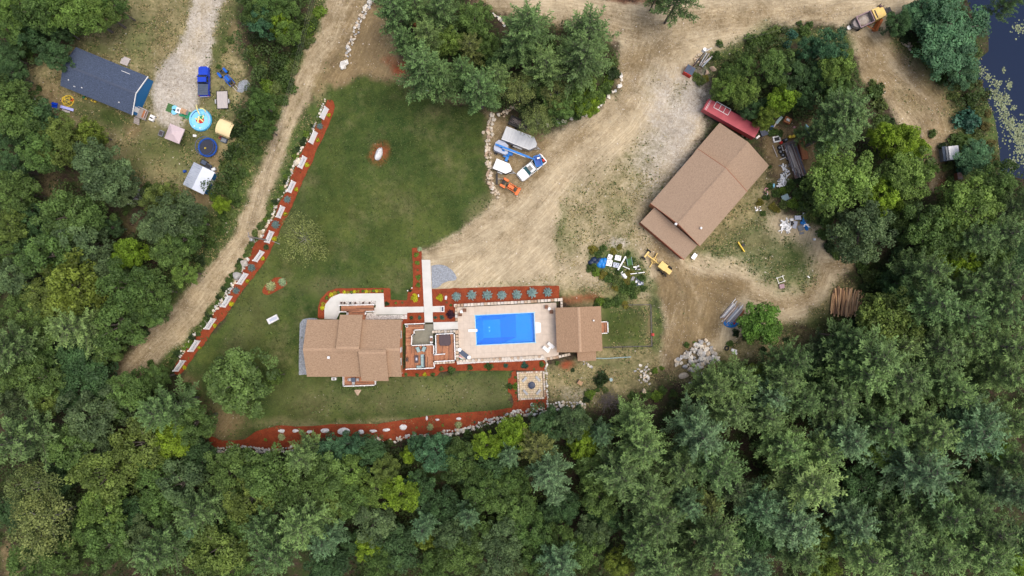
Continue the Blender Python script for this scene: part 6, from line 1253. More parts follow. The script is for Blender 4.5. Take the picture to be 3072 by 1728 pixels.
# bushes between the dirt road and the stone row, and other loose bushes
rb = []
for i, (x, y, a) in enumerate(resample([(968, 335), (945, 372), (920, 410), (893, 455), (872, 500), (860, 545), (838, 590), (815, 625), (790, 665), (772, 700), (745, 745), (722, 790), (700, 830), (672, 880), (640, 925), (620, 960), (590, 1000), (560, 1035), (520, 1085), (500, 1110)], 16)):
    rr = random.Random(i + 300); x += rr.uniform(-9, 5); y += rr.uniform(-4, 4); rb.append((x, y))
    t = plant('roadside_bush', None, x, y, rr.uniform(9, 15), rr.choice(['g', 'g', 'gb', 'gl', 'gd']), BUSHS[i % 5], .8, 'bushes between dirt road and stone row')
    t['label'] = 'low green roadside bush beside the %s white panel%s' % (ORDW[min(11, max(0, int((y - 325) / 66)))], [', by the stones', ', road side', ', mid verge', ', slightly lower', ', lower down', ', at its foot'][i % 6])
LOOSE = '''700 462 32 g;681 497 34 gl;704 540 28 g;692 574 28 g;661 612 22 gb;716 391 34 gd;760 400 34 g;736 352 30 y;752 154 22 gl;823 168 15 y;762 185 17 g;846 188 34 g;875 203 28 gl;786 209 28 gl;841 228 34 g;861 254 30 g;826 258 28 gl;846 301 24 g;919 90 30 gb;921 122 28 gl;892 112 22 g;959 34 26 gb;890 160 24 g;905 60 26 gl;938 70 20 g;800 260 26 gb;806 300 28 g;738 412 24 g;720 430 24 gl;760 440 20 g;690 530 22 g;664 560 24 gl;640 590 18 gb;670 650 22 g;640 665 20 gl;812 345 26 g;796 410 22 gl;775 450 20 g;745 480 22 gl;728 520 22 g;706 600 20 g;690 640 22 gl;660 690 22 g;630 730 22 g;600 780 22 gd;570 820 20 g;540 860 20 gl;500 900 20 g;470 950 18 g;430 1000 20 gd;690 120 14 gl;672 150 12 gl;655 200 10 g;220 103 18 y;17 197 34 g;78 154 24 g;45 210 24 gl
2297 120 32 g;2378 102 20 t;2362 133 17 t;2260 126 28 g;2328 95 28 gl;2415 92 24 g;2219 165 24 gl;2151 168 18 g;2098 240 20 gl;2090 225 14 g;2115 235 16 yl;2160 130 14 g;2400 70 12 g;2430 72 14 g;2180 200 20 g;2200 180 18 gl;2260 160 22 gl;2290 170 22 g;2350 160 20 g;2390 160 22 gl;2170 225 26 g;2150 300 16 g;2633 270 30 g;2646 312 26 gl;2650 360 30 g;2672 365 20 gd;2620 250 16 gl;2916 295 28 g;2913 357 44 t;2888 428 42 g;2896 425 30 g;2899 492 36 t;2937 408 24 gl;2850 180 22 g;2786 170 24 gl;2750 150 20 g;2720 110 22 gd;2830 240 22 g;2862 290 18 gl;2940 330 22 gl;2960 380 20 o;2975 430 18 o;2985 480 18 o;2950 290 18 o;2965 340 16 o;2940 250 16 o;2800 400 16 g;2830 440 18 gd;2845 500 18 gl;2856 545 20 g;1839 220 28 gd;1815 265 26 g;1826 240 20 gb;1840 190 20 gl;1358 53 32 o;1400 90 26 g;1482 149 26 gb;1535 174 28 y;1800 300 20 gb;1780 330 18 g;1730 345 20 g;1250 160 18 g;1330 160 22 g;1380 170 22 g;1660 140 22 g;1700 140 20 g
1780 748 18 yl;1795 760 16 g;1775 805 18 g;1790 815 18 gb;1810 825 18 yl;1830 835 20 g;1850 845 20 gl;1870 855 18 g;1840 755 14 yl;1850 860 18 yl;1870 870 18 g;1880 845 18 yl;1895 860 20 g;1910 870 18 gl;1930 865 14 g;1890 820 16 yl;1860 815 16 g;1900 885 16 g;1870 890 18 gl;1850 905 22 g;1825 910 20 g;1800 905 18 gb;1790 915 14 g;1875 915 14 yl;1810 745 14 g;1925 835 14 g;1900 780 10 g;1885 760 10 g;1860 740 12 yl
2330 580 18 g;2350 570 16 gb;2300 590 14 g;2370 560 22 g;2400 580 24 g;2420 560 22 gd;2440 590 26 g;2380 610 22 gb;2350 610 16 gl;2410 620 24 g;2450 630 26 g;2480 660 26 g;2500 640 26 gd;2430 650 20 gl;2470 700 24 g;2490 740 24 gd;2510 760 22 g;2320 620 16 yl;2280 610 14 yl;2330 630 14 yl;2290 640 12 g;2310 560 14 g;2480 560 24 g;2400 540 22 gd;2440 540 20 g;2310 500 8 g;2590 800 26 g;2610 830 28 gl;2640 850 30 g;2600 860 24 gd;2640 890 26 g;2660 820 26 gd;2500 975 18 gl;2530 985 20 g;2560 970 20 gd;2480 1020 16 gl;2360 1020 12 gd;2240 1010 16 g;2210 1000 14 gd;2190 1030 14 g;2060 1035 12 g;2085 1030 8 gb;1965 1113 12 gb;1985 1105 8 y;1990 1170 18 g;1970 1190 22 gb;1940 1185 18 g;2020 1180 16 g;1900 1190 18 g;2170 1090 14 gl;2290 1050 14 gd;1740 1230 20 g;1700 1235 18 g;1760 1200 14 gd;1650 1235 12 g;2300 380 18 gl;2320 395 18 g;2340 400 14 g;2270 380 14 g;2290 360 18 gl;2400 400 18 g;2430 420 16 gd
560 1160 18 g;590 1180 16 gl;600 1330 14 g;690 1365 14 gl;730 1360 14 g;1170 1330 14 gl;1400 1300 14 g;1440 1290 12 gl;570 1340 16 gd;240 230 10 gl;115 265 12 g;170 420 24 gl;230 400 28 y;300 430 22 gl;280 400 16 g;400 560 20 gl;440 560 18 g;375 640 10 g;450 1090 14 g;500 1115 12 gl'''
ll = [e.split() for ln in LOOSE.split('\n') for e in ln.split(';')]
near = {}
for i, (x, y, r_, k) in enumerate(ll):
    x, y = float(x), float(y); d, ln = min((math.hypot(x - lx, y - ly), n) for n, lx, ly in LAND); near.setdefault((k, ln), []).append((d, i))
CN = {'g': 'green', 'gl': 'light green', 'gb': 'bright green', 'gd': 'dark green', 't': 'bluish green', 'o': 'brownish', 'y': 'yellow green', 'yl': 'yellow flowered'}
lbl = {}
for (k, ln), v in near.items():
    v.sort()
    for n, (_, i) in enumerate(v): lbl[i] = '%s bush, %s %s' % (CN[k], ORD[min(n, 19)], ln)
for i, (x, y, r_, k) in enumerate(ll):
    kk = {'y': 'gb'}.get(k, k); plant('bush', lbl[i], float(x), float(y), float(r_), kk if k != 'yl' else 'go', BUSHS[i % 5], .85 if k != 'yl' else .6, 'loose bushes and undergrowth shrubs', cat='bush')
# brush pile and goldenrod
r_ = random.Random(5); mb = MB()
for i in range(160):
    x, y = W(1825 + r_.gauss(0, 14), 1202 + r_.gauss(0, 11))[:2]; a = r_.uniform(0, 6.28); l_ = r_.uniform(.5, 1.6); z_ = r_.uniform(.1, .8)
    mb.tube([(x, y, z_), (x + math.cos(a) * l_, y + math.sin(a) * l_, z_ + r_.uniform(-.1, .3))], [.035, .015], 3)
tag(mb.build('brush_pile', M['brush']), 'pile of bare grey branches at the forest edge below the pool house slope', 'brush pile', kind='stuff')
# lily pads
r = np.random.default_rng(3); pts = []
for cx_, cy_, n_, sx, sy in [(3055, 85, 60, 12, 14), (2945, 212, 40, 10, 14), (2965, 232, 30, 6, 8), (2990, 250, 40, 12, 10), (3028, 252, 40, 6, 12), (2985, 275, 80, 16, 18), (3000, 300, 110, 14, 14), (3022, 300, 40, 8, 14), (3010, 340, 140, 14, 26), (3030, 370, 120, 14, 16), (3040, 325, 20, 8, 8), (3050, 400, 130, 16, 20), (3062, 430, 130, 14, 26), (3040, 490, 70, 12, 18), (3020, 400, 50, 16, 50), (3066, 380, 60, 10, 20), (3012, 210, 16, 5, 5), (3065, 470, 60, 12, 30), (3100, 400, 200, 22, 60)]:
    pts += [(cx_ + r.normal() * sx * .7, cy_ + r.normal() * sy * .7) for _ in range(n_)]
for g in range(3):
    mb = MB()
    for i, (x, y) in enumerate(pts):
        if i % 3 != g: continue
        p = W(x, y, -.58); rr = r.uniform(.07, .19); a = r.uniform(0, 6); mb.add([(p.x, p.y, -.575 + .012 * g)] + [(p.x + rr * math.cos(a + t_ * .9), p.y + rr * math.sin(a + t_ * .9), -.575 + .012 * g) for t_ in range(7)], [[0, k, k + 1] for k in range(1, 7)])
    tag(mb.build('lily_pads', M['lily']), ['pale yellow green', 'olive green', 'light green'][g] + ' lily pads floating on the dark pond', 'lily pads', kind='stuff')

# ------------------------------------------------------------------ poles and wires
def wire_pts(p0, p1, sag, n=14): return [Vector(p0).lerp(Vector(p1), i / n) - Vector((0, 0, sag * 4 * (i / n) * (1 - i / n))) for i in range(n + 1)]
pt = W(744, 709.7, 9.6); t = thing('utility_pole', 'wooden utility pole with transformer standing in the middle of the mulch strip edge', 'utility pole', (pt.x + .1, pt.y, 0))
MB().cyl((0, 0, -.3), (0, 0, 9.8), .17, .12, 8).build('pole', M['wood_grey'], t); MB().cyl((.05, -.45, 7.6), (.05, -.45, 8.7), .28, .28, 12).build('transformer', M['steel'], t); MB().box((0, 0, 9.3), (.14, 1.6, .14), .25).build('crossarm', M['wood_grey'], t)
MB().cyl((.4, 0, 0), (2.2, -.7, .2), .05).build('guy_anchor', M['steel'], t)
e = W(978, -160, 9.6); mb = MB()
for o_ in (-.35, 0, .35): mb.tube(wire_pts((pt.x + o_, pt.y, 9.6), (e.x + o_, e.y, 9.8), .9), .012, 4)
e2 = W(560, 1500, 9.4); tag(mb.build('power_line', M['wire']), 'thin overhead wires running along the dirt road to the left pole', 'power line')
p2 = W(2121, 148, 8.8); t = thing('utility_pole', 'utility pole with white transformer and leaning poles at the corner of the yard', 'utility pole', (p2.x, p2.y, 0)); MB().cyl((0, 0, -.3), (0, 0, 9), .17, .12, 8).build('pole', M['wood_grey'], t); MB().cyl((-.4, 0, 7.9), (-.4, 0, 8.9), .3, .3, 12).build('transformer', M['white'], t)
MB().box((.3, 0, 8.6), (1.3, .12, .12), .5).build('crossarm', M['steel'], t)
mb = MB()
for ax, ay in ((2040, 105), (2700, -60), (2720, -20)):
    e = W(ax, ay, 8.6); mb.tube(wire_pts((p2.x, p2.y, 8.7), (e.x, e.y, 8.6), .6), .012, 4)
tag(mb.build('power_line', M['wire']), 'thin overhead wires running from the yard pole toward the dump truck', 'power line')
for i, (a, b) in enumerate([((2119, 160), (2097, 198)), ((2127, 162), (2101, 200)), ((2131, 175), (2105, 202)), ((2136, 170), (2110, 190))]):
    pa_, pb_ = W(*a), W(*b); t = thing('spare_pole', ['spare pole lying nearest to the pale stone heap', 'spare pole lying second from the pale stone heap', 'spare pole lying third from the pale stone heap', 'short spare pole lying farthest from the pale stone heap'][i], 'pole', pa_, 0, 'spare poles lying at the yard corner')
    MB().cyl((0, 0, .2), tuple(pb_ - pa_ + Vector((0, 0, .25))), .13, .1, 8).build('shaft', [M['steel'], M['wood_grey'], M['galv'], M['wood_pale']][i], t)

# ------------------------------------------------------------------ vehicles
def wheel(parent, x, y, r_=.4, w_=.26, rim=None, z=None):
    z = r_ if z is None else z; wl = bpy.data.objects.new('wheel', None); COL.objects.link(wl); wl.parent = parent; wl.location = (x, y, z)
    MB().torus((0, 0, 0), r_ * .72, r_ * .28, 18, 8, tilt=Matrix.Rotation(math.pi / 2, 3, 'X')).cyl((0, -w_ / 2, 0), (0, w_ / 2, 0), r_ * .9, r_ * .9, 18).build('tyre', M['rubber'], wl)
    MB().cyl((0, -w_ / 2 - .01, 0), (0, w_ / 2 + .01, 0), r_ * .55, r_ * .55, 12).build('rim', rim or M['steel'], wl)
def pickup(label, X, Y, rz, paint, L=5.7, Wd=2.0, cover=None, open_bed=False, sunroof=False, stuff_=False):
    t = px_thing('pickup_truck', label, 'pickup truck', X, Y, 0, rz); hl = L / 2
    def outl(w_, x0, x1, rf, rb):
        a = [(x1 - rf, -w_ / 2)] + [(x1 - rf + rf * math.sin(b), -w_ / 2 + rf * (1 - math.cos(b)) * .75) for b in (.4, .8, 1.2, 1.57)]
        a = a + [(x, -y) for x, y in a[::-1]]; return a + [(x0 + rb, w_ / 2), (x0, w_ / 2 - rb), (x0, -w_ / 2 + rb), (x0 + rb, -w_ / 2)]
    MB().prism(outl(Wd, -hl, hl, .55, .12), .42, .80).prism(outl(Wd - .06, hl - 1.95, hl - .04, .5, .02), .80, 1.12, .05).build('body', paint, t)
    MB().prism(outl(Wd - .5, hl - 1.75, hl - .28, .4, .02), 1.12, 1.18, .05).build('hood', paint, t)
    c0, c1 = -.55, hl - 1.55
    mb = MB(); b_ = [(c0, -Wd / 2 + .03), (c1, -Wd / 2 + .06), (c1, Wd / 2 - .06), (c0, Wd / 2 - .03)]; tpp = [(c0 + .22, -Wd / 2 + .2), (c1 - .72, -Wd / 2 + .2), (c1 - .72, Wd / 2 - .2), (c0 + .22, Wd / 2 - .2)]
    mb.add([(x, y, 1.1) for x, y in b_] + [(x, y, 1.74) for x, y in tpp], [[3, 2, 1, 0], [0, 1, 5, 4], [1, 2, 6, 5], [2, 3, 7, 6], [3, 0, 4, 7]]); mb.build('cabin_glass', M['glass_teal'] if sunroof else M['glass'], t)
    MB().prism([(c0, -Wd / 2 + .02), (c1 - .05, -Wd / 2 + .02), (c1 - .05, Wd / 2 - .02), (c0, Wd / 2 - .02)], .8, 1.13, .01).build('cab_side', paint, t)
    MB().prism(rrect(tpp[1][0] - tpp[0][0] + .12, Wd - .34, .15, (tpp[0][0] + tpp[1][0]) / 2, 0), 1.74, 1.82, .05).build('roof', paint, t)
    mb = MB()
    for sy in (-1, 1):
        for (xa, xb) in ((c0, c0 + .2), (c1, c1 - .72), ((c0 + c1) / 2 - .1, (c0 + c1) / 2 - .1)): mb.cyl((xa, sy * (Wd / 2 - .04), 1.1), (xb, sy * (Wd / 2 - .19), 1.77), .055, .05, 5)
    mb.build('pillar', paint, t)
    if sunroof: MB().box(((tpp[0][0] + tpp[1][0]) / 2 + .25, 0, 1.825), (.75, .95, .02)).build('sunroof', M['glass'], t)
    bx0, bx1 = -hl + .1, c0 - .06
    mb = MB(); 
    for sy in (-1, 1): mb.box(((bx0 + bx1) / 2, sy * (Wd / 2 - .09), .98), (bx1 - bx0, .15, .42))
    mb.box((bx0 + .04, 0, .96), (.09, Wd - .33, .38)); mb.box((bx1 - .04, 0, .98), (.08, Wd - .33, .4)); mb.build('bed_side', paint, t)
    MB().box(((bx0 + bx1) / 2, 0, .83), (bx1 - bx0 - .18, Wd - .34, .04)).build('bed_floor', M['black'], t)
    if cover:
        n_ = 5
        for i in range(n_): MB().box((bx0 + (bx1 - bx0) * (i + .5) / n_, 0, 1.225), ((bx1 - bx0) / n_ - .025, Wd - .14, .05)).build('cover_panel', cover, t)
    else:
        rr = random.Random(4)
        for i, (nm, mt) in enumerate([('toolbox', M['plastic_grey']), ('crate', M['black']), ('bag', M['plastic_grey']), ('can', M['red']), ('drum', M['tonneau']), ('bundle', M['black'])]):
            MB().box((bx0 + .3 + (i % 3) * .6, -.45 + .8 * (i // 3), 1.02), (.42, .5, .34), rr.uniform(-.4, .4)).build(nm, mt, t)
    for sx in (hl - .95, -hl + 1.15):
        for sy in (-1, 1): wheel(t, sx, sy * (Wd / 2 - .10), .4, .26)
    for sy in (-1, 1):
        MB().box((hl - .12, sy * (Wd / 2 - .32), .92), (.16, .36, .16)).build('headlight', M['white'], t); MB().box((-hl - .01, sy * (Wd / 2 - .14), .95), (.05, .14, .28)).build('tail_light', M['red'], t)
        MB().box((c1 - .35, sy * (Wd / 2 + .13), 1.2), (.12, .26, .18)).build('mirror', paint if not sunroof else M['black'], t)
    MB().box((hl + .0, 0, .58), (.12, Wd - .5, .2)).build('bumper', M['steel'], t); MB().box((-hl - .06, 0, .55), (.12, Wd - .3, .16)).build('rear_bumper', M['steel'], t)
    MB().box((hl - .04, 0, .9), (.06, Wd - 1.1, .22)).build('grille', M['black'], t)
    return t
pickup('bright blue pickup truck with grey bed cover parked at the end of the gravel driveway', 618, 248, math.pi / 2, M['truck_blue'], 5.5, 2.0, M['tonneau'])
pickup('white pickup truck with loaded open bed parked below the blue boom lift basket', 1594.5, 505.5, ang(1629.8, 476, 1559.4, 534), M['white'], 5.9, 2.05, None, sunroof=True)
# boom lift
t = px_thing('boom_lift', 'blue towable boom lift with grey cover parked by the stone wall', 'boom lift', 1504, 446, 0, ang(1491, 438, 1599, 480))
MB().prism([(-1.4, -.6), (-1.1, -1.1), (1.3, -1.15), (1.7, -.7), (1.5, -.1), (1.2, .9), (.2, 1.3), (-1.0, 1.2), (-1.45, .5)], .5, 1.5, .15).build('cover', M['lift_grey'], t)
MB().box((1.7, -.9, .6), (.5, 2.2, .35)).box((2.0, -.2, .75), (.9, 1.0, .5)).box((1.2, -1.0, .45), (.7, .7, .35)).build('chassis', M['lift_blue'], t)
MB().box((-.2, .05, 1.75), (1.8, .35, .4)).cyl((-.9, .2, 1.6), (.9, -.5, 1.7), .09).cyl((.4, -.5, 1.5), (1.9, -1.0, 1.0), .1).build('turret', M['lift_blue'], t)
MB().box((2.55, 0, 2.0), (6.0, .34, .36)).box((5.9, 0, 2.0), (1.4, .24, .26)).build('boom', M['lift_blue'], t); MB().box((2.6, -.23, 1.98), (4.6, .08, .14)).build('hydraulic_ram', M['steel'], t)
for p in ((1.9, -1.75), (-.6, -1.3), (-.6, 1.2), (1.8, 1.0)): wheel(t, p[0], p[1], .33, .24)
bk = bpy.data.objects.new('basket', None); COL.objects.link(bk); bk.parent = t; bk.location = (7.3, -.1, 1.9); bk.rotation_euler = (0, 0, -.9)
mb = MB(); 
for z_ in (.05, .55, 1.05):
    for c, d in (((0, -.6, z_), (1.9, .06, .06)), ((0, .6, z_), (1.9, .06, .06)), ((-.95, 0, z_), (.06, 1.2, .06)), ((.95, 0, z_), (.06, 1.2, .06))): mb.box(c, d)
for sx in (-.95, 0, .95):
    for sy in (-.6, .6): mb.box((sx, sy, .55), (.05, .05, 1.0))
mb.build('basket_rail', M['lift_blue'], bk); MB().box((0, 0, 0), (1.9, 1.2, .04)).build('basket_floor', M['pad_blue'], bk); MB().box((-.4, .2, .9), (.3, .5, .2)).build('control_box', M['white'], bk)
# trailers
def cargo_trailer(label, A_, B_, w_, zt, roofm, wallm, nose, stripes=False):
    p0, p1 = W(*A_, zt), W(*B_, zt); L = (p1 - p0).length; c = (p0 + p1) / 2; t = thing('cargo_trailer', label, 'trailer', (c.x, c.y, 0), math.atan2((p1 - p0).y, (p1 - p0).x))
    P = [(-L / 2, -w_ / 2), (L / 2 - nose, -w_ / 2), (L / 2, 0 - w_ * .12), (L / 2, w_ * .12), (L / 2 - nose, w_ / 2), (-L / 2, w_ / 2)]
    MB().prism(P, .5, zt - .1).build('body', wallm, t); MB().prism([(x * 1.01, y * 1.02) for x, y in P], zt - .1, zt, .03).build('roof', roofm, t)
    if stripes:
        for i in range(10): MB().box((-L / 2 + .4 + i * (L - nose - .4) / 10, 0, zt + .01), (.05, w_ - .1, .03)).build('roof_bow', M['steel'], t)
        for sy in (-1, 1): MB().box((-nose / 2, sy * (w_ / 2 + .01), zt + .0), (L - nose, .08, .07)).build('roof_rail', M['white'], t)
    else: MB().cyl((0, 0, zt), (0, 0, zt + .08), .26, .22, 14).build('roof_vent', M['white'], t)
    MB().cyl((L / 2, 0, .5), (L / 2 + .9, 0, .5), .06).cyl((L / 2 - .3, -.5, .5), (L / 2 + .7, 0, .5), .05).cyl((L / 2 - .3, .5, .5), (L / 2 + .7, 0, .5), .05).build('tongue', M['steel'], t)
    for sx in ((-.5, .4) if L > 5 else (-.2,)):
        for sy in (-1, 1): wheel(t, sx, sy * (w_ / 2 - .02), .35, .22)
    MB().box((-L / 2 - .02, 0, (zt + .5) / 2), (.04, w_ - .2, zt - .75)).build('rear_door', wallm, t)
    for sy in (-1, 1): MB().box((0 if L > 5 else -.2, sy * (w_ / 2 + .1), .78), (1.8 if L > 5 else .95, .24, .06)).build('fender', M['steel'], t)
    return t
cargo_trailer('long silver cargo trailer with ribbed roof parked under the thin birch', (1512, 398), (1609, 436), 2.45, 2.5, M['trailer_alu'], M['steel'], .9, True)
cargo_trailer('small white enclosed trailer with dark nose between boom lift and orange tractor', (1484, 490), (1534, 511), 1.95, 1.9, M['white'], M['black'], .75)
def tractor(label, X, Y, X1, Y1, paint, forks=False, bucket=True, k=1.0):
    t = px_thing('tractor', label, 'tractor', X, Y, 0, ang(X, Y, X1, Y1)); t.scale = (k, k, k)
    MB().box((1.45, 0, .95), (1.3, .62, .5), taper=.9).build('hood', paint, t); MB().box((1.5, 0, .58), (1.9, .4, .3)).build('chassis', M['black'], t)
    for sy in (-1, 1):
        wheel(t, 0, sy * .68, .55, .34); wheel(t, 1.9, sy * .52, .33, .22)
        MB().prism([(-.5, sy * .68 - .24), (.52, sy * .68 - .24), (.6, sy * .68), (.52, sy * .68 + .24), (-.5, sy * .68 + .24), (-.6, sy * .68)], 1.08, 1.2, .08).build('fender', paint, t)
        MB().tube([(.8, sy * .5, 1.05), (1.9, sy * .52, 1.0), (2.75, sy * .52, .55)], [.07, .08, .06], 6).build('loader_arm', paint, t)
    MB().box((-.05, 0, 1.05), (.45, .5, .12)).box((-.28, 0, 1.25), (.1, .48, .4)).build('seat', M['black'], t); MB().torus((.62, 0, 1.35), .17, .025, 14, 5).cyl((.75, 0, 1.0), (.62, 0, 1.35), .03).build('steering_wheel', M['black'], t)
    MB().tube([(-.35, -.5, .9), (-.35, -.5, 1.9), (-.35, .5, 1.9), (-.35, .5, .9)], .035).build('roll_bar', M['black'], t)
    if bucket: MB().box((2.95, 0, .22), (.5, 1.5, .06)).box((2.72, 0, .42), (.06, 1.5, .45)).box((2.95, -.74, .4), (.5, .05, .38)).box((2.95, .74, .4), (.5, .05, .38)).build('bucket', paint, t)
    if forks:
        MB().box((2.75, 0, .4), (.12, 1.0, .45)).build('fork_frame', M['rust'], t)
        for sy in (-.28, .28): MB().box((3.35, sy, .15), (1.2, .1, .06)).build('fork', M['wood_pale'], t)
    return t
t = tractor('orange compact tractor with front loader bucket beside the stone wall', 1513, 551, 1553, 575, M['orange']); 
tractor('bright blue tractor with forks parked beside the blue pickup', 673.6, 223, 708, 264, M['tractor_blue'], True, False)
t = px_thing('drag_harrow', 'black bar implement behind the orange tractor at the stone wall', 'implement', 1491, 538, 0, math.pi / 2); MB().box((0, 0, .35), (2.0, .3, .3)).build('beam', M['black'], t); MB().cyl((0, 0, .4), (0, -1.1, .5), .06).build('hitch', M['wood_pale'], t)
for i in range(7): MB().cyl((-.9 + i * .3, 0, .3), (-.9 + i * .3, .1, 0), .03).build('tine', M['rust'], t)
t = px_thing('brush_trailer', 'dark open trailer loaded with branches under the birch by the silver trailer', 'trailer', 1556, 374, 0, ang(1530, 366, 1575, 386)); MB().box((0, 0, .55), (3.6, 1.7, .1)).build('bed', M['black'], t)
for c, d in (((0, -.85, .8), (3.6, .06, .5)), ((0, .85, .8), (3.6, .06, .5)), ((-1.8, 0, .8), (.06, 1.7, .5)), ((1.8, 0, .8), (.06, 1.7, .5))): MB().box(c, d).build('side', M['black'], t)
for sy in (-1, 1): wheel(t, 0, sy * .95, .33, .2)
r_ = random.Random(8)
for i in range(22): MB().tube([(r_.uniform(-1.7, 0), r_.uniform(-.6, .6), .9 + i * .015), (r_.uniform(0, 2.1), r_.uniform(-.7, .7), .95 + i * .02)], [.04, .02], 4).build('branch', M['wood_grey'] if i % 2 else M['rust'], t)
t = px_thing('utility_trailer', 'flatbed utility trailer with weathered grey plank floor and silver fenders', 'trailer', 671, 302, 0, math.radians(92))
for i in range(9): MB().box((0, -.88 + i * .22, .55), (3.15, .205, .05)).build('plank', M['wood_pale'], t)
MB().box((0, -1.02, .58), (3.3, .07, .14)).box((0, 1.02, .58), (3.3, .07, .14)).box((1.66, 0, .58), (.07, 2.1, .14)).box((-1.66, 0, .58), (.07, 2.1, .14)).build('frame', M['black'], t)
MB().cyl((1.66, -.6, .5), (2.6, 0, .5), .05).cyl((1.66, .6, .5), (2.6, 0, .5), .05).build('tongue', M['black'], t)
for sy in (-1, 1): wheel(t, -.3, sy * 1.22, .32, .2); MB().box((-.3, sy * 1.24, .72), (.85, .26, .08), taper=.8).build('fender', M['steel'], t)
# yellow dump truck with plows
c = Z(2500, 0, 9.66, [(756, 675), (1150, 490), (1330, 400)]); t = px_thing('dump_truck', 'yellow dump truck with snow plow and orange wing plow at the yard corner', 'dump truck', c[0][0], c[0][1] + 1, 0, ang(c[0][0], c[0][1], c[1][0], c[1][1]) - .02)
MB().box((1.9, 0, .75), (8.0, .9, .3)).build('chassis', M['black'], t)
for c_, d_ in (((0, -1.05, 1.7), (2.7, .09, .9)), ((0, 1.05, 1.7), (2.7, .09, .9)), ((-1.35, 0, 1.7), (.09, 2.1, .9)), ((1.35, 0, 1.8), (.09, 2.1, 1.1))): MB().box(c_, d_).build('bed_side', M['dump_grey'], t)
MB().box((0, 0, 1.3), (2.7, 2.1, .1)).build('bed_floor', M['dump_grey'], t); MB().dome((-.1, 0, 1.35), 1.15, .9, .55, 16, 4).build('gravel_load', M['gravel_load'], t)
mb = MB(); [mb.box(c_, d_) for c_, d_ in (((0, -1.05, 2.17), (2.8, .13, .05)), ((0, 1.05, 2.17), (2.8, .13, .05)), ((-1.35, 0, 2.17), (.13, 2.1, .05)), ((1.35, 0, 2.37), (.13, 2.1, .05)))]; mb.build('bed_rim', M['plow_rust'], t)
MB().prism([(-1.4, -1.0), (-1.4, 1.0), (-2.2, .35), (-2.2, -.35)], 1.0, 1.7, .1).build('sander_hopper', M['dump_grey'], t); MB().cyl((-2.5, 0, .5), (-2.5, 0, .75), .4, .4, 12).build('spinner', M['steel'], t)
MB().prism(rrect(1.5, 2.2, .15, 2.25, 0), 1.0, 2.55, .08).build('cab', M['yellow'], t); MB().box((1.95, 0, 2.57), (.22, 1.5, .04)).build('cab_slot', M['black'], t)
MB().prism(rrect(1.5, 1.9, .3, 3.55, 0), .9, 1.75, .12).build('hood', M['yellow'], t); MB().box((3.03, 0, 2.05), (.06, 1.8, .55)).build('windshield', M['glass'], t)
for i in range(4): MB().box((3.5, -.55 + i * .36, 1.76), (1.0, .03, .03)).build('hood_rib', M['yellow_bright'], t)
for sx in (-.7, 3.4):
    for sy in (-1, 1): wheel(t, sx, sy * 1.05, .52, .34, M['yellow'])
MB().box((4.5, 0, .7), (.9, 1.2, .15)).build('plow_hitch', M['tonneau'], t)
pl = bpy.data.objects.new('snow_plow', None); COL.objects.link(pl); pl.parent = t; pl.location = (5.15, .15, 0); pl.rotation_euler = (0, .25, .50); pl.scale = (1.6, 1, 1)
for i in range(5):
    n_ = 6; mb = MB(); y0, y1 = -1.55 + i * .62 + .03, -1.55 + (i + 1) * .62 - .03
    vs = []; 
    for k in range(n_ + 1): a = math.pi * .62 * k / n_; vs += [(.45 - .55 * math.sin(a), y0, .1 + .55 - .55 * math.cos(a)), (.45 - .55 * math.sin(a), y1, .1 + .55 - .55 * math.cos(a))]
    vs2 = [(x - .05, y, z) for x, y, z in vs]; m_ = len(vs)
    fs = [[2 * k, 2 * k + 1, 2 * k + 3, 2 * k + 2] for k in range(n_)] + [[m_ + 2 * k + 2, m_ + 2 * k + 3, m_ + 2 * k + 1, m_ + 2 * k] for k in range(n_)]
    mb.add(vs + vs2, fs); mb.build('plow_panel', M['plow_rust'], pl)
for i in range(6): MB().box((0, -1.55 + i * .62, .6), (.18, .06, 1.0)).build('plow_rib', M['black'], pl)
wa, wb, wc = [Vector((*rot2(*(W(*q_) - W(c[0][0], c[0][1] + 1))[:2], -t.rotation_euler[2]), 0)) for q_ in Z(2500, 0, 9.66, [(1310, 610), (1140, 930), (900, 780)])]
MB().box(tuple((wa + wb) / 2 + Vector((0, 0, .7))), ((wa - wb).length, .5, .9), math.atan2((wa - wb).y, (wa - wb).x), rx=.4).build('wing_plow', M['plow_orange'], t); MB().cyl(tuple(wb + Vector((0, 0, .8))), tuple(wc + Vector((0, 0, .8))), .09).build('wing_strut', M['plow_orange'], t)
# yellow grader
g = Z(1700, 700, 4.83, [(1145, 310), (1440, 545)]); t = px_thing('grader', 'yellow road grader parked below the garage on the brown dirt', 'grader', *g[1], 0, ang(*g[1], *g[0])); L = math.hypot(g[1][0] - g[0][0], g[1][1] - g[0][1]) * S
MB().box((.1, 0, 1.25), (1.5, .85, .8)).build('engine_hood', M['yellow'], t); MB().box((1.35, 0, 1.5), (1.3, 1.15, 1.5)).build('cab_body', M['glass'], t); MB().box((1.35, 0, 2.3), (1.45, 1.3, .1)).build('cab_roof', M['yellow'], t); MB().box((1.35, 0, 1.0), (1.36, 1.2, .6)).build('cab_base', M['yellow'], t)
MB().cyl((1.9, 0, 1.3), (L - .1, 0, 1.0), .16, .13).box((L, 0, .85), (.3, 1.3, .3)).build('main_beam', M['yellow'], t); MB().torus((3.1, 0, .75), .5, .07, 16, 6).box((3.1, 0, .9), (.9, .12, .12), .6).box((3.1, 0, .9), (.9, .12, .12), -.6).build('circle', M['yellow'], t)
MB().box((3.15, 0, .38), (.14, 3.0, .5), .18).build('blade', M['yellow'], t)
for sx in (-.1, .95):
    for sy in (-1, 1): wheel(t, sx, sy * .85, .5, .3, M['yellow'])
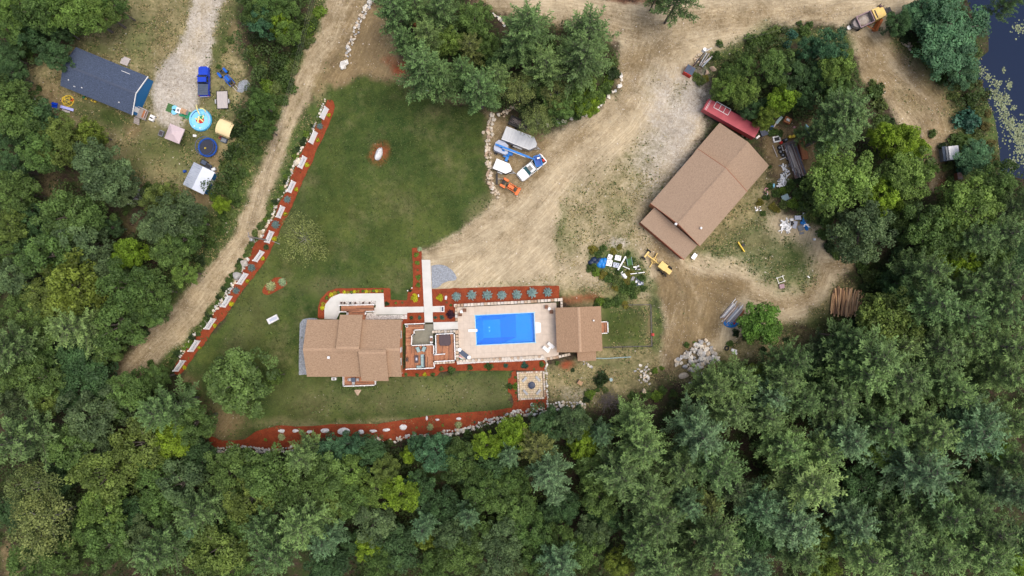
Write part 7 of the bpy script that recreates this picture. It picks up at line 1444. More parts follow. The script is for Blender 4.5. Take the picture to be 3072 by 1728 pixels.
for sy in (-1, 1): wheel(t, L, sy * .85, .48, .28, M['yellow'])
# long red trailer
p0, p1 = W(2118, 312, 2.7), W(2272, 398, 2.7); c = (p0 + p1) / 2; L = (p1 - p0).length; t = thing('semi_trailer', 'long dark red box trailer standing behind the garage', 'trailer', (c.x, c.y, 0), math.atan2((p1 - p0).y, (p1 - p0).x))
MB().box((0, 0, 1.9), (L, 2.2, 1.75)).build('body', M['container_red'], t); MB().box((0, 0, 2.79), (L + .04, 2.24, .05)).build('roof', M['container_red'], t); MB().box((-L / 2 + .35, 0, 2.83), (.06, 2.0, .05)).box((-L / 2 + .55, 0, 2.83), (.04, 2.0, .04)).build('roof_rib', M['white_panel'], t)
for i in range(16): MB().box((-L / 2 + .4 + i * (L - .8) / 15, -1.11, 1.9), (.08, .04, 1.7)).build('side_post', M['container_red'], t)
mb = MB(); 
for c_, d_ in (((0, .6, 0), (3.0, .09, .07)), ((0, -.6, 0), (3.0, .09, .07)), ((-1.5, 0, 0), (.09, 1.2, .07)), ((1.5, 0, 0), (.09, 1.2, .07)), ((-.45, 0, 0), (.09, 1.2, .07)), ((.5, 0, 0), (.09, 1.2, .07))): mb.box(c_, d_)
o_ = mb.build('roof_rack', M['white'], None, loc=(W(2167, 325, 2.9).x, W(2167, 325, 2.9).y, 2.86)); o_.rotation_euler = (0, 0, t.rotation_euler[2]); tag(o_, 'white metal frame lying on the roof of the long red trailer', 'metal frame')
for sx in (L / 2 - 1.6, L / 2 - .7): [wheel(t, sx, sy * .9, .48, .3) for sy in (-1, 1)]
MB().box((-L / 2 + 1.8, 0, .5), (.2, 1.8, 1.0)).build('landing_gear', M['black'], t)
def crate(name, label, cat, X, Y, dx, dy, h, m, rot=0, z=0, lid=None, lm=None, group=None):
    t = px_thing(name, label, cat, X, Y, z, math.radians(rot), group); MB().box((0, 0, h / 2), (dx * S, dy * S, h), taper=.97).build('body', m, t)
    if lid: MB().box((0, 0, h + .04), (dx * S * 1.04, dy * S * 1.04, .08)).build(lid, lm, t)
    return t
crate('parts_bin', 'black bin with grey contents beside the long red trailer', 'bin', 2149, 359, 17, 13, .8, M['black'], -30, lid='contents', lm=M['plastic_grey'])
t = crate('dumpster', 'red dumpster with black lid beside the road at the yard corner', 'dumpster', 2064, 217, 26, 27, 1.25, M['red'], -30)
for sx in (-.42, .42): MB().box((sx, .05, 1.30), (.8, 1.5, .06)).build('lid', M['tonneau'], t)
# rusty flatbed with planks
c = Z(2200, 350, 4.83, [(805, 360), (985, 870)]); p0, p1 = W(*c[0], 1.1), W(*c[1], 1.1); m_ = (p0 + p1) / 2; L = (p1 - p0).length; t = thing('flatbed_trailer', 'old flatbed trailer piled with rusty beams and weathered planks right of the garage', 'trailer', (m_.x, m_.y, 0), math.atan2((p1 - p0).y, (p1 - p0).x))
MB().box((0, 0, .85), (L, 2.2, .25)).build('deck', M['rust'], t); r_ = random.Random(12)
for i in range(26):
    y = -1.05 + (i % 13) * .175; mt = [M['rust'], M['wood_grey'], M['tonneau'], M['wood_pale'], M['rust'], M['plastic_grey'], M['white'] if 8 < i % 13 < 11 else M['rust']][r_.randrange(7)]
    MB().box((r_.uniform(-.5, .5), y + r_.uniform(-.05, .05), 1.02 + (i // 13) * .1), (L * r_.uniform(.45, .95), .14, .09), r_.uniform(-.03, .03)).build('plank', mt, t)
for sx in (-.6, .6): [wheel(t, sx, sy * 1.0, .42, .26) for sy in (-1, 1)]
def item(name, label, cat, zf, zx, zy, fn, rot=0, z=0, group=None):
    X, Y = zf([(zx, zy)])[0]; t = px_thing(name, label, cat, X, Y, z, math.radians(rot), group); fn(t); return t
zR = lambda p: Z(2200, 350, 4.83, p); zM = lambda p: Z(1700, 700, 4.83, p); zQ = lambda p: Z(2280, 600, 5.175, p)
def bx(d, m, z=None, nm='body', rx=0): return lambda t: MB().box((0, 0, d[2] / 2 if z is None else z), d, rx=rx).build(nm, m, t)
def both(*f): return lambda t: [g_(t) for g_ in f]
def tyre_(t): MB().torus((0, 0, .14), .33, .13, 18, 8).build('tyre', M['rubber'], t); MB().cyl((0, 0, .1), (0, 0, .2), .2, .2, 12).build('rim', M['plastic_grey'], t)
item('tray', 'white plastic tray holding dark parts north of the flatbed trailer', 'tray', zR, 620, 330, both(bx((1.35, 1.1, .35), M['white']), bx((.9, .65, .2), M['black'], .4, 'contents')), 12)
for i, (zx, zy) in enumerate([(665, 450), (680, 510), (715, 558)]): item('old_tyre', 'old tyre lying left of the flatbed trailer, %s one' % ['upper', 'middle', 'lower'][i], 'tyre', zR, zx, zy, tyre_, 0, 0, 'tyres beside the flatbed trailer')
item('red_ball', 'small shiny red ball among parts beside the white tray', 'ball', zR, 685, 380, lambda t: MB().dome((0, 0, .3), .3, .3, .3, 12, 5).dome((0, 0, .02), .3, .3, .28, 12, 3).build('ball', M['red'], t))
for i, (zx, zy, rr) in enumerate([(805, 300, .28), (835, 300, .2), (862, 290, .28)]): item('yellow_drum', '%s yellow drum at the top end of the flatbed trailer' % ['left', 'small middle', 'right greenish'][i], 'drum', zR, zx, zy, lambda t: MB().cyl((0, 0, 0), (0, 0, .6), rr, rr, 14).build('drum', M['yellow_bright'], t), 0, 0, 'yellow drums above the flatbed trailer')
item('engine_block', 'black engine parts between tray and flatbed trailer', 'machine parts', zR, 745, 345, both(bx((.9, .6, .5), M['black']), bx((.4, .3, .3), M['plastic_grey'], .6, 'pump')), 20)
item('metal_rack', 'small white metal rack leaning beside the lowest tyre', 'metal frame', zR, 722, 495, lambda t: MB().box((0, 0, .5), (.5, .06, .06)).box((0, 1.0, .5), (.5, .06, .06)).box((-.25, .5, .5), (.06, 1.0, .06)).box((.25, .5, .5), (.06, 1.0, .06)).box((0, .5, .25), (.05, .05, .5)).build('frame', M['white'], t), 15)
item('kayak', 'light blue kayak lying under the pine north of the flatbed trailer', 'kayak', zR, 1080, 205, lambda t: (MB().prism([(-1.4, 0), (-.9, .28), (0, .36), (.9, .28), (1.4, 0), (.9, -.28), (0, -.36), (-.9, -.28)], .05, .35, .12).build('hull', M['vinyl_light'], t), MB().prism(circ(.25, 10), .35, .37).build('cockpit', M['black'], t)), -68)
item('wood_crate', 'orange brown crate with a grey sink on top in the brown clearing', 'crate', zR, 770, 62, both(bx((1.25, 1.1, .7), M['orange_brown']), bx((.7, .45, .12), M['steel'], .76, 'sink')), -28)
item('pink_ball', 'small pink ball on the ground right of the orange brown crate', 'ball', zR, 878, 158, lambda t: MB().dome((0, 0, .0), .22, .22, .42, 12, 5).build('ball', M['pink'], t))
item('rust_box', 'rusty brown steel box beside the flatbed trailer', 'steel box', zR, 990, 470, both(bx((1.2, 4.2, .7), M['siding_red']), bx((.9, 4.0, .08), M['orange_brown'], .74, 'lid')), 12)
for i, (zx, zy, d, m_, a_, lb) in enumerate([(435, 240, (1.3, 1.1, .5), 'tarp_navy', 20, 'dark blue bin at the right end of the long red trailer'), (475, 190, (1.1, .5, .4), 'steel', -30, 'silver cabinet lying near the red trailer end'), (350, 300, (.8, .35, .3), 'white', 40, 'white box at the corner of the red trailer end'), (545, 160, (.6, .9, .5), 'pad_blue', -20, 'blue barrel like tub near the green boards'), (660, 50, (.5, 1.6, .2), 'pipe_teal', -40, 'pale green board leaning in the bushes'), (610, 110, (.25, 1.8, .15), 'wood_pale', -35, 'pale board lying beside the blue tub'), (600, 500, (.12, 2.4, .12), 'wood_pale', 22, 'pale pole lying on the grass left of the tyres'), (720, 605, (1.3, .12, .12), 'white', 22, 'white plank lying below the tyres')]):
    item('scrap_item', lb, 'scrap', zR, zx, zy, bx(d, M[m_]), a_)
def scrap(t, n_, rx_, ry_, mats_, seed, l_=(.4, 1.4), h=.5, nm='piece'):
    rr = random.Random(seed)
    for i in range(n_): MB().box((rr.uniform(-rx_, rx_), rr.uniform(-ry_, ry_), rr.uniform(.08, h)), (rr.uniform(*l_), rr.uniform(.08, .3), rr.uniform(.04, .12)), rr.uniform(0, 3.1), ry=rr.uniform(-.25, .25)).build(nm, mats_[rr.randrange(len(mats_))], t)
item('scrap_pile', 'heap of white broken plastic and frames below the flatbed trailer', 'scrap pile', zR, 735, 820, lambda t: scrap(t, 34, .65, 1.5, [M['white'], M['white_panel'], M['steel'], M['plastic_grey']], 1))
item('scrap_pile', 'heap of white frames above the grey window grid', 'scrap pile', zR, 715, 970, lambda t: scrap(t, 26, 1.1, .6, [M['white'], M['white_panel'], M['steel'], M['wood_pale']], 2))
item('blue_toy', 'small light blue plastic toy near the white frames', 'toy', zR, 575, 1010, lambda t: MB().dome((0, 0, 0), .3, .6, .4, 12, 4).build('shell', M['vinyl_light'], t), -20)
item('toy_heap', 'pink and black toys lying right of the garage', 'toys', zR, 460, 1100, lambda t: (scrap(t, 10, .5, .8, [M['pink'], M['pink'], M['black'], M['white']], 3, (.3, .6), .4), None))
item('wood_pallet', 'grey grid of a window frame lying in the bushes', 'window frame', zR, 795, 1235, lambda t: ([MB().box((-.6 + i * .3, 0, .25), (.05, 1.3, .05)).build('bar', M['wood_pale'], t) for i in range(5)], [MB().box((0, -.6 + i * .4, .29), (1.3, .05, .05)).build('bar', M['wood_pale'], t) for i in range(4)]), 25)
item('glass_door', 'pale green glass door lying beside the window grid', 'door', zR, 745, 1175, bx((1.3, 1.1, .08), M['pipe_teal'], .3), 25)
item('small_heap', 'pale stones and scraps at the bushes right of the garage', 'scrap', zR, 345, 1330, lambda t: scrap(t, 8, .6, .4, [M['wood_pale'], M['stone_tan'], M['white']], 6, (.2, .5), .3), 0)
# pile at the clearing
item('scrap_pile', 'tangle of white pipes and slats in the clearing', 'scrap pile', zQ, 390, 405, lambda t: scrap(t, 44, .75, .85, [M['white'], M['white_panel'], M['steel']], 4, (.5, 1.6), .6))
item('blue_tarp', 'bright blue crumpled tarp in the clearing scrap area', 'tarp', zQ, 695, 395, lambda t: ([MB().dome((i * .35 - .7, (i % 2) * .3 - .15, 0), .4, .32, .45, 9, 4).build('fold', M['tarp_blue'], t) for i in range(5)], scrap(t, 8, .9, .4, [M['white'], M['vinyl_light'], M['tarp_blue']], 5, (.3, .9), .6)), -50)
for i, (zx, zy, d, m_, a_, lb) in enumerate([(590, 278, (1.5, .75, .5), 'lift_grey', 0, 'grey blue tank lying above the blue tarp'), (640, 280, (.45, .8, .5), 'tarp_blue', 10, 'blue end cap next to the grey tank'), (540, 385, (.7, 1.4, .15), 'lift_grey', -15, 'stack of grey blue slats between pipes and tarp'), (478, 310, (.6, .45, .5), 'white', 0, 'white box above the tangle of pipes'), (480, 365, (.7, .7, .4), 'black', 30, 'black tub beside the tangle of pipes'), (625, 435, (1.0, 1.1, .3), 'plastic_grey', 20, 'dark grey bags left of the blue tarp'), (720, 300, (1.0, .8, .2), 'tonneau', 25, 'dark grey sheet above the blue tarp'), (682, 225, (.6, .6, .2), 'lift_grey', 0, 'blue grey lid in the bushes above the tank'), (645, 515, (.8, .4, .2), 'plastic_grey', 10, 'grey slab below the grey bags'), (838, 613, (.38, .38, .35), 'white', 0, 'white cube standing alone on the dry grass'), (750, 1195, (.5, .2, .2), 'white', -40, 'small white object on the round grass patch'), (1165, 90, (.7, .35, .3), 'white', 35, 'small white object in the dark bushes')]): item('scrap_item', lb, 'scrap', zQ, zx, zy, bx(d, M[m_]), a_)
item('cart_chassis', 'open grey metal cart frame lying on the lower grass', 'metal frame', zQ, 315, 1235, lambda t: [MB().box(c_, d_).build('bar', M['steel'], t) for c_, d_ in (((-.6, 0, .3), (.07, 1.3, .07)), ((.5, 0, .3), (.07, 1.3, .07)), ((0, .5, .35), (1.7, .07, .07)), ((0, -.5, .35), (1.5, .07, .07)))], 20)
item('feeder_box', 'reddish grey wire box just below the metal cart frame', 'box', zQ, 330, 1340, bx((.9, .8, .4), M['plow_rust']), 10)
# log pile
o = W(2537, 904); t = thing('log_pile', 'pile of long stripped logs at the right end of the clearing', 'log pile', (o.x, o.y, 0)); r_ = random.Random(33)
LG = [MB().cyl((0, -.5, 0), (0, .5, 0), 1, .8, 8).mesh('log', M['log'])]
zL = lambda p: Z(2100, 850, 3.864, p)
for i in range(50):
    f = (i % 25) / 24 + r_.uniform(-.015, .015); xt = 1535 + f * 350 + r_.uniform(-38, 38); xb = 1520 + f * 300 + r_.uniform(-46, 46); yt = 60 + abs(f - .35) * 90 + r_.uniform(-40, 50); yb = 340 + math.sin(f * 3) * 20 + r_.uniform(-40, 40)
    if i % 22 > 15: xt += 10; xb -= 20
    a, b = zL([(xt, yt), (xb, yb)]); pa_, pb_ = W(*a) - o, W(*b) - o; v = pb_ - pa_; m_ = (pa_ + pb_) / 2; rr = r_.uniform(.10, .18)
    inst('log', LG[0], t, (m_.x, m_.y, .15 + (i // 25) * .28 + r_.uniform(0, .12) + math.sin(f * 3.1) * .35), (0, 0, math.atan2(v.y, v.x) - math.pi / 2), (rr, v.length, rr))
# lumber pile on blue tarp
o = W(2196, 941); t = thing('lumber_pile', 'pile of grey and white boards and pipes lying on a blue tarp', 'lumber pile', (o.x, o.y, 0), math.radians(49)); r_ = random.Random(35)
LM = [M['wood_grey'], M['wood_pale'], M['steel'], M['galv'], M['wood_new'], M['white'], M['lift_grey'], M['wood_grey']]
for i in range(46):
    y = -1.45 + (i % 23) * .125; mt = M['white'] if i % 23 in (8, 9) and i > 22 else (M['orange_brown'] if i % 23 < 3 else LM[r_.randrange(len(LM))])
    MB().box((r_.uniform(-.5, .5) + (.3 if y < -.6 else 0), y, .2 + (i // 23) * .16), (r_.uniform(2.6, 4.6) * (.7 if y < -.7 else 1), .115, .08), r_.uniform(-.03, .03)).build('board', mt, t)
tt = thing('blue_tarp', 'bright blue round tarp edge with red and green toys under the lumber pile', 'tarp', (W(2193, 968).x, W(2193, 968).y, 0)); MB().dome((0, 0, 0), 1.45, .95, .3, 20, 4).build('sheet', M['tarp_blue'], tt); scrap(tt, 12, .8, .5, [M['red'], M['orange'], M['turf_teal'], M['tarp_blue'], M['pink']], 8, (.2, .45), .45, 'toy')
# junk between the yard and the pool house
item('navy_tarp', 'dark navy tarp heap at the left end of the weedy scrap row', 'tarp', zM, 405, 400, lambda t: [MB().dome((i * .5 - .6, (i % 2) * .5 - .3, 0), .7, .6, .6, 10, 4).build('fold', M['tarp_navy'], t) for i in range(4)])
item('blue_tarp', 'bright blue tarp covered heap in the weedy scrap row', 'tarp', zM, 508, 430, lambda t: [MB().dome((i * .35 - .5, (i % 2) * .6 - .3, 0), .6, .75, .7, 12, 5).build('fold', M['tarp_blue'], t) for i in range(4)])
for i, (zx, zy, d, a_, lb) in enumerate([(610, 432, (1.05, 1.15, .8), -12, 'white wrapped bundle just right of the blue tarp'), (735, 358, (1.1, .95, .8), -12, 'white wrapped bundle with dark spots, upper right'), (622, 345, (.85, .9, .6), -20, 'small white and grey bundle above the others'), (710, 462, (1.1, .9, .6), -12, 'grey glass stack beside the long white beam')]):
    item('wrapped_bundle', lb, 'bundle', zM, zx, zy, both(bx(d, M['white'] if i != 3 else M['lift_grey']), lambda t, i=i: [MB().box((-.25 + k * .25, (-.2 + .4 * ((k + i) % 2)), d[2] + .01), (.14, .3, .02)).build('mark', M['plastic_grey'] if i != 3 else M['tonneau'], t) for k in range(3)]), a_, 0, 'bundles of the scrap row')
item('white_beam', 'long white beam leaning diagonally across the scrap row', 'beam', zM, 790, 435, bx((2.9, .26, .2), M['white'], .75), 60)
item('white_beam', 'short white beam right of the diagonal long one', 'beam', zM, 858, 498, bx((1.45, .13, .12), M['white'], .4), -24)
item('white_beam', 'white beam with dark middle joint at the right end of the scrap row', 'beam', zM, 1022, 577, both(bx((2.7, .14, .12), M['white'], .45), bx((.16, .3, .2), M['black'], .5, 'joint')), 7)
item('white_bag', 'crumpled white bag at the lower side of the scrap row', 'bag', zM, 815, 590, lambda t: [MB().dome((i * .25 - .3, .3 - i * .28, 0), .42, .4, .5, 10, 4).build('fold', M['white'], t) for i in range(4)])
item('green_cart', 'dark green metal cart right of the long beam', 'cart', zM, 905, 415, both(bx((.9, 1.3, .5), M['turf_mat'], None, 'box'), lambda t: [MB().tube([(sx, -.7, .55), (sx, .9, .6)], .04).build('rail', M['pipe_teal'], t) for sx in (-.45, .45)]), 10)
item('machine_parts', 'black and silver machine parts near the grader', 'machine parts', zM, 1005, 500, lambda t: scrap(t, 14, .7, .35, [M['black'], M['steel'], M['black'], M['white']], 9, (.2, .7), .5))
item('pipe_bundle', 'short bundle of pale pipes lying in the weeds', 'pipes', zM, 942, 688, lambda t: [MB().cyl((-.9, k * .13 - .2, .15), (.9, k * .13 - .2, .2), .055).build('pipe', M['wood_pale'] if k % 2 else M['steel'], t) for k in range(4)], 66)
item('grey_rubble', 'heap of small grey slates at the lower end of the scrap row', 'rubble', zM, 1055, 705, lambda t: scrap(t, 50, .7, .7, [M['plastic_grey'], M['lift_grey'], M['steel'], M['tonneau']], 10, (.2, .45), .4, 'slate'))
item('orange_bag', 'small orange bag at the top left of the weedy scrap row', 'bag', zM, 402, 212, lambda t: MB().dome((0, 0, 0), .35, .3, .3, 10, 4).build('bag', M['orange'], t))
item('wheelbarrow', 'grey wheelbarrow standing below the garage corner', 'wheelbarrow', zM, 1838, 335, lambda t: (MB().box((0, 0, .45), (.9, .6, .3), taper=1.25).build('tray', M['steel'], t), [MB().cyl((-.3, sy, .35), (.9, sy * 1.2, .55), .03).build('handle', M['wood_pale'], t) for sy in (-.22, .22)], wheel(t, -.55, 0, .18, .08)), 55)
item('grey_tank', 'round pale blue trampoline like basin by the slope bush', 'basin', zP, 1748, 1082, lambda t: MB().cyl((0, 0, 0), (0, 0, .3), .3, .33, 12).build('basin', M['pipe_teal'], t))
item('pallet_chair', 'tan wooden chair lying on the dry slope', 'chair', zP, 1410, 1108, lambda t: ([MB().box((0, -.35 + k * .18, .45), (1.0, .14, .04)).build('seat_slat', M['wood_new'], t) for k in range(4)], MB().box((-.45, 0, .7), (.08, .8, .5)).build('backrest', M['rust'], t), [MB().box((sx, sy, .2), (.08, .08, .4)).build('leg', M['wood_new'], t) for sx in (-.4, .4) for sy in (-.3, .3)]), -30)
item('plow_blade', 'yellow blade implement with black hitch on the grass below the garage', 'implement', lambda p: Z(1900, 350, 3.22, p), 1035, 1260, lambda t: (MB().box((0, 0, .35), (2.2, .2, .5)).build('blade', M['yellow_bright'], t), MB().box((-.1, .45, .4), (.5, .6, .3)).build('hitch', M['black'], t)), -57)
item('fence_box', 'small red box on the outer side of the wire fence corner', 'box', lambda p: Z(1900, 950, 4.83, p), 278, 258, bx((.5, .5, .4), M['red']))
item('atv_parts', 'black tyres and a white box near the boulder pile', 'machine parts', lambda p: Z(1900, 950, 4.83, p), 1390, 480, lambda t: (MB().torus((-.5, .3, .15), .35, .13, 16, 6).build('tyre', M['rubber'], t), MB().box((.8, -.1, .25), (1.0, .5, .4), -.3).build('box', M['white'], t), MB().box((.95, -.6, .2), (.9, .4, .3), -.3).build('box', M['white'], t)))
item('grey_pipe', 'long pale blue pipe lying south east of the pool house', 'pipe', zP, 1700, 850, lambda t: MB().tube([(-3.6, -.25, .15), (-2, .0, .12), (0, -.05, .12), (2, .1, .12), (4.6, .25, .12)], .09, 8).build('pipe', M['pipe_teal'], t))
# wire fence of the dog yard
t = px_thing('wire_fence', 'thin dark wire fence around the small square lawn', 'fence', 1952, 914); o = W(1952, 914)
fp = [W(x, y) - o for x, y in ((1868, 915), (1952, 914), (1955, 1038), (1810, 1042))]
for a, b in zip(fp, fp[1:]):
    n_ = max(2, int((b - a).length / 1.6))
    for i in range(n_ + 1): p = a.lerp(b, i / n_); MB().cyl((p.x, p.y, 0), (p.x, p.y, 1.1), .035, .035, 6).build('post', M['rust'], t)
    for z_ in (.3, .7, 1.05): MB().cyl((a.x, a.y, z_), (b.x, b.y, z_), .02, .02, 5).build('wire', M['black'], t)
    MB().box(((a.x + b.x) / 2, (a.y + b.y) / 2, .08), ((b - a).length, .12, .16), math.atan2((b - a).y, (b - a).x)).build('base_board', M['wood_grey'], t)

# ------------------------------------------------------------------ pool side and deck furniture
def lounge(t, m, L=1.7, w_=.65):
    MB().box((-.2, 0, .35), (L * .62, w_, .08)).build('seat', m, t); MB().box((L * .36, 0, .52), (L * .4, w_, .08), ry=-.5).build('backrest', m, t)
    for sx in (-.6, .35):
        for sy in (-.25, .25): MB().box((sx, sy, .17), (.05, .05, .3)).build('leg', m, t)
for i, (zx, zy, a_) in enumerate([(1110, 722, -35), (1058, 765, -35)]):
    item('lounge_chair', 'white lounge chair near the south east pool corner, %s one' % ['upper right', 'lower left'][i], 'lounge chair', zP, zx - 12, zy - 12, lambda t: (lounge(t, M['white'], 1.5, .62)), 140, .12, 'white lounge chairs by the pool')
item('side_table', 'small white table between the two white lounge chairs', 'table', zP, 1082, 738, lambda t: (MB().cyl((0, 0, .35), (0, 0, .4), .28, .28, 12).build('tabletop', M['white'], t), MB().cyl((0, 0, 0), (0, 0, .35), .05).build('leg', M['white'], t)), 0, .12)
def wicker_chair(t):
    MB().box((0, 0, .35), (.6, .6, .14)).build('seat', M['wicker_brown'], t); MB().box((-.28, 0, .6), (.1, .6, .5)).build('backrest', M['wicker_brown'], t)
    for sy in (-.3, .3): MB().box((0, sy, .5), (.6, .08, .1)).build('armrest', M['wicker_brown'], t)
    for sx in (-.25, .25):
        for sy in (-.25, .25): MB().box((sx, sy, .14), (.06, .06, .28)).build('leg', M['wicker_brown'], t)
for nm, (cx1, cy1), (tx, ty), (cx2, cy2), a_ in (('north west', (112, 372), (127, 345), (160, 328), 30), ('north east', (1048, 292), (1078, 312), (1100, 345), -60)):
    item('wicker_chair', 'brown wicker chair, left of the pair in the %s pool corner' % nm, 'chair', zP, cx1, cy1, wicker_chair, a_ + 60, .12, 'brown wicker chairs by the pool')
    item('wicker_chair', 'brown wicker chair, right of the pair in the %s pool corner' % nm, 'chair', zP, cx2, cy2, wicker_chair, a_ - 120, .12, 'brown wicker chairs by the pool')
    item('side_table', 'small white round table between wicker chairs in the %s pool corner' % nm, 'table', zP, tx, ty, lambda t: (MB().cyl((0, 0, .4), (0, 0, .45), .3, .3, 14).build('tabletop', M['white'], t), MB().cyl((0, 0, 0), (0, 0, .4), .05).build('leg', M['white'], t)), 0, .12)
for i, (zx, zy) in enumerate([(108, 755), (210, 837)]): item('white_drum', 'white round lidded drum at the %s end of the dark pool float rack' % ['upper', 'lower'][i], 'drum', zP, zx, zy, lambda t: (MB().cyl((0, 0, 0), (0, 0, .75), .33, .33, 18).build('body', M['white'], t), MB().cyl((0, 0, .75), (0, 0, .8), .36, .34, 18).build('lid', M['white'], t)), 0, .12)
item('storage_bench', 'dark grey storage bench between the two white drums', 'bench', zP, 155, 805, both(bx((1.9, .75, .5), M['wicker'], None, 'box'), bx((1.95, .8, .06), M['tonneau'], .54, 'lid')), -38, .12)
item('pool_float', 'pink and green folded pool floats leaning by the dark bench', 'pool float', zP, 110, 832, lambda t: [MB().dome((i * .2, -.1 * i, 0), .55, .16, .35, 12, 4).build('float', m_, t) for i, m_ in enumerate((M['pink'], M['white'], M['turf_teal'], M['black']))], -38, .12)
X, Y = zD([(325, 1185)])[0]; t = px_thing('sofa', 'L shaped outdoor sofa with blue grey cushions on the wooden deck', 'sofa', *zD([(300, 1180)])[0], 1.0, .03)
MB().box((.45, -.1, .2), (.75, 2.5, .4)).box((-.35, -1.05, .2), (.9, .7, .4)).build('base', M['wicker'], t); MB().box((.78, -.1, .6), (.14, 2.5, .5)).box((-.05, -1.38, .6), (1.6, .14, .5)).build('backrest', M['wicker'], t)
for i in range(4): MB().box((.4, -.75 + i * .6, .46), (.6, .57, .12)).build('cushion', M['cushion'], t); 
for i in range(2): MB().box((-.5 + i * .45, -1.0, .46), (.42, .55, .12)).build('cushion', M['cushion'], t)
item('coffee_table', 'dark rectangular coffee table with runner beside the L shaped sofa', 'table', zD, 243, 1142, lambda t: (MB().prism(rrect(.75, 1.4, .12), .35, .42).build('tabletop', M['cover_brown'], t), MB().box((0, 0, .43), (.3, .5, .015)).build('runner', M['lift_grey'], t), [MB().box((sx, sy, .17), (.06, .06, .34)).build('leg', M['wicker'], t) for sx in (-.3, .3) for sy in (-.6, .6)]), 0, 1.0)
for i, (zx, zy, a_) in enumerate([(268, 1005, 112), (350, 998, 66)]): item('armchair', '%s of two deck armchairs with blue grey cushions' % ['left', 'right'][i], 'armchair', zD, zx, zy, lambda t: (MB().box((0, 0, .3), (.95, .62, .16)).build('seat', M['cushion'], t), MB().box((-.42, 0, .6), (.14, .62, .5)).build('backrest', M['cushion'], t), [MB().box((0, sy, .48), (1.0, .08, .1)).build('armrest', M['wicker'], t) for sy in (-.36, .36)], [MB().box((sx, sy, .12), (.06, .06, .24)).build('leg', M['wicker'], t) for sx in (-.4, .4) for sy in (-.3, .3)]), a_ + 180, 1.0, 'armchairs on the wooden deck')
item('fire_table', 'square brown fire table near the house wall on the deck', 'fire table', zD, 106, 1150, both(bx((.5, .8, .55), M['wicker_brown']), bx((.3, .55, .03), M['black'], .57, 'grate')), 0, 1.0)
item('deck_pot', 'round white pot at the upper left deck corner', 'pot', zD, 103, 667, lambda t: (MB().cyl((0, 0, 0), (0, 0, .4), .2, .25, 14).build('pot', M['white'], t), MB().cyl((0, 0, .4), (0, 0, .42), .18, .18, 12).build('soil', M['black'], t)), 0, 1.0)
item('gas_grill', 'white and black gas grill on the dark lower terrace', 'grill', zD, 460, 860, lambda t: (MB().box((0, 0, .45), (.5, 1.35, .85)).build('cabinet', M['white'], t), MB().box((0, 0, .95), (.5, .7, .25), taper=.8).build('hood', M['wicker_brown'], t), [MB().box((0, sy, .9), (.45, .32, .05)).build('shelf', M['steel'], t) for sy in (-.52, .52)]), 0, .1)
item('bench_box', 'white bench with blue cushion at the end of the short walk', 'bench', zD, 622, 420, both(bx((.45, 1.05, .45), M['white']), bx((.3, .8, .06), M['tarp_navy'], .48, 'cushion')), 0, .1)
item('marker_stone', 'white painted marker stone in the bed east of the walk', 'stone', zK, 952, 1045, lambda t: (MB().prism([(-.2, -.35), (.15, -.4), (.25, .2), (.1, .42), (-.2, .3)], 0, .12, .03).build('stone', M['white_rock'], t), [MB().box((0, -.15 + k * .17, .125), (.2, .04, .01)).build('mark', M['plastic_grey'], t) for k in range(3)]), 0, .07)
item('patio_table', 'dark square table on the rear deck of the house', 'table', zH, 776, 1200, lambda t: (MB().box((0, 0, .7), (.75, .8, .05)).build('tabletop', M['tonneau'], t), [MB().box((sx, sy, .35), (.06, .06, .7)).build('leg', M['black'], t) for sx in (-.3, .3) for sy in (-.3, .3)]), 0, .9)
for i, (zx, zy, a_) in enumerate([(728, 1200, 0), (824, 1200, 180), (772, 1242, 90)]): item('patio_chair', 'grey chair on the %s side of the rear deck table' % ['west', 'east', 'south'][i], 'chair', zH, zx, zy, lambda t: (MB().box((0, 0, .42), (.5, .5, .05)).build('seat', M['bench_grey'], t), MB().box((-.24, 0, .68), (.05, .5, .45)).build('backrest', M['bench_grey'], t), [MB().box((sx, sy, .2), (.04, .04, .4)).build('leg', M['black'], t) for sx in (-.2, .2) for sy in (-.2, .2)]), a_, .9, 'chairs at the rear deck table')
for i, zx in enumerate((625, 662, 733, 793, 888, 965)): item('flower_pot', 'dark flower pot, %s from the west in the pebble strip' % ORDW[i], 'pot', zH, zx, 276, lambda t: (MB().cyl((0, 0, 0), (0, 0, .35), .16, .2, 12).build('pot', M['wicker_brown'] if zx != 733 else M['black'], t), MB().cyl((0, 0, .35), (0, 0, .37), .14, .14, 10).build('soil', M['black'], t)), 0, .12, 'flower pots in the pebble strip')
item('heat_pump', 'white square heat pump beside the rear wall of the house', 'heat pump', zH, 540, 1188, both(bx((.85, .5, .7), M['white']), bx((.45, .35, .03), M['plastic_grey'], .72, 'grille')))
for i, (zx, zy) in enumerate([(341, 869), (264, 917), (459, 995), (462, 1018)]): item('garden_light', ['small white garden light at the lawn nook corner', 'small white garden light beside the dark small shrub', 'small white garden light, upper one at the yellow shrub', 'small white garden light, lower one at the yellow shrub'][i], 'garden light', zK, zx, zy, lambda t: (MB().cyl((0, 0, 0), (0, 0, .35), .03).build('stake', M['steel'], t), MB().dome((0, 0, .33), .13, .13, .1, 10, 4).build('lamp_head', M['white'], t)), 0, .05)
item('stone_step', 'triangular flagstone below the rear deck', 'flagstone', zH, 818, 1345, lambda t: MB().prism([(-.75, .35), (.75, .35), (.1, -.75), (-.15, -.75)], 0, .1, .05).build('slab', M['stone_tan'], t))
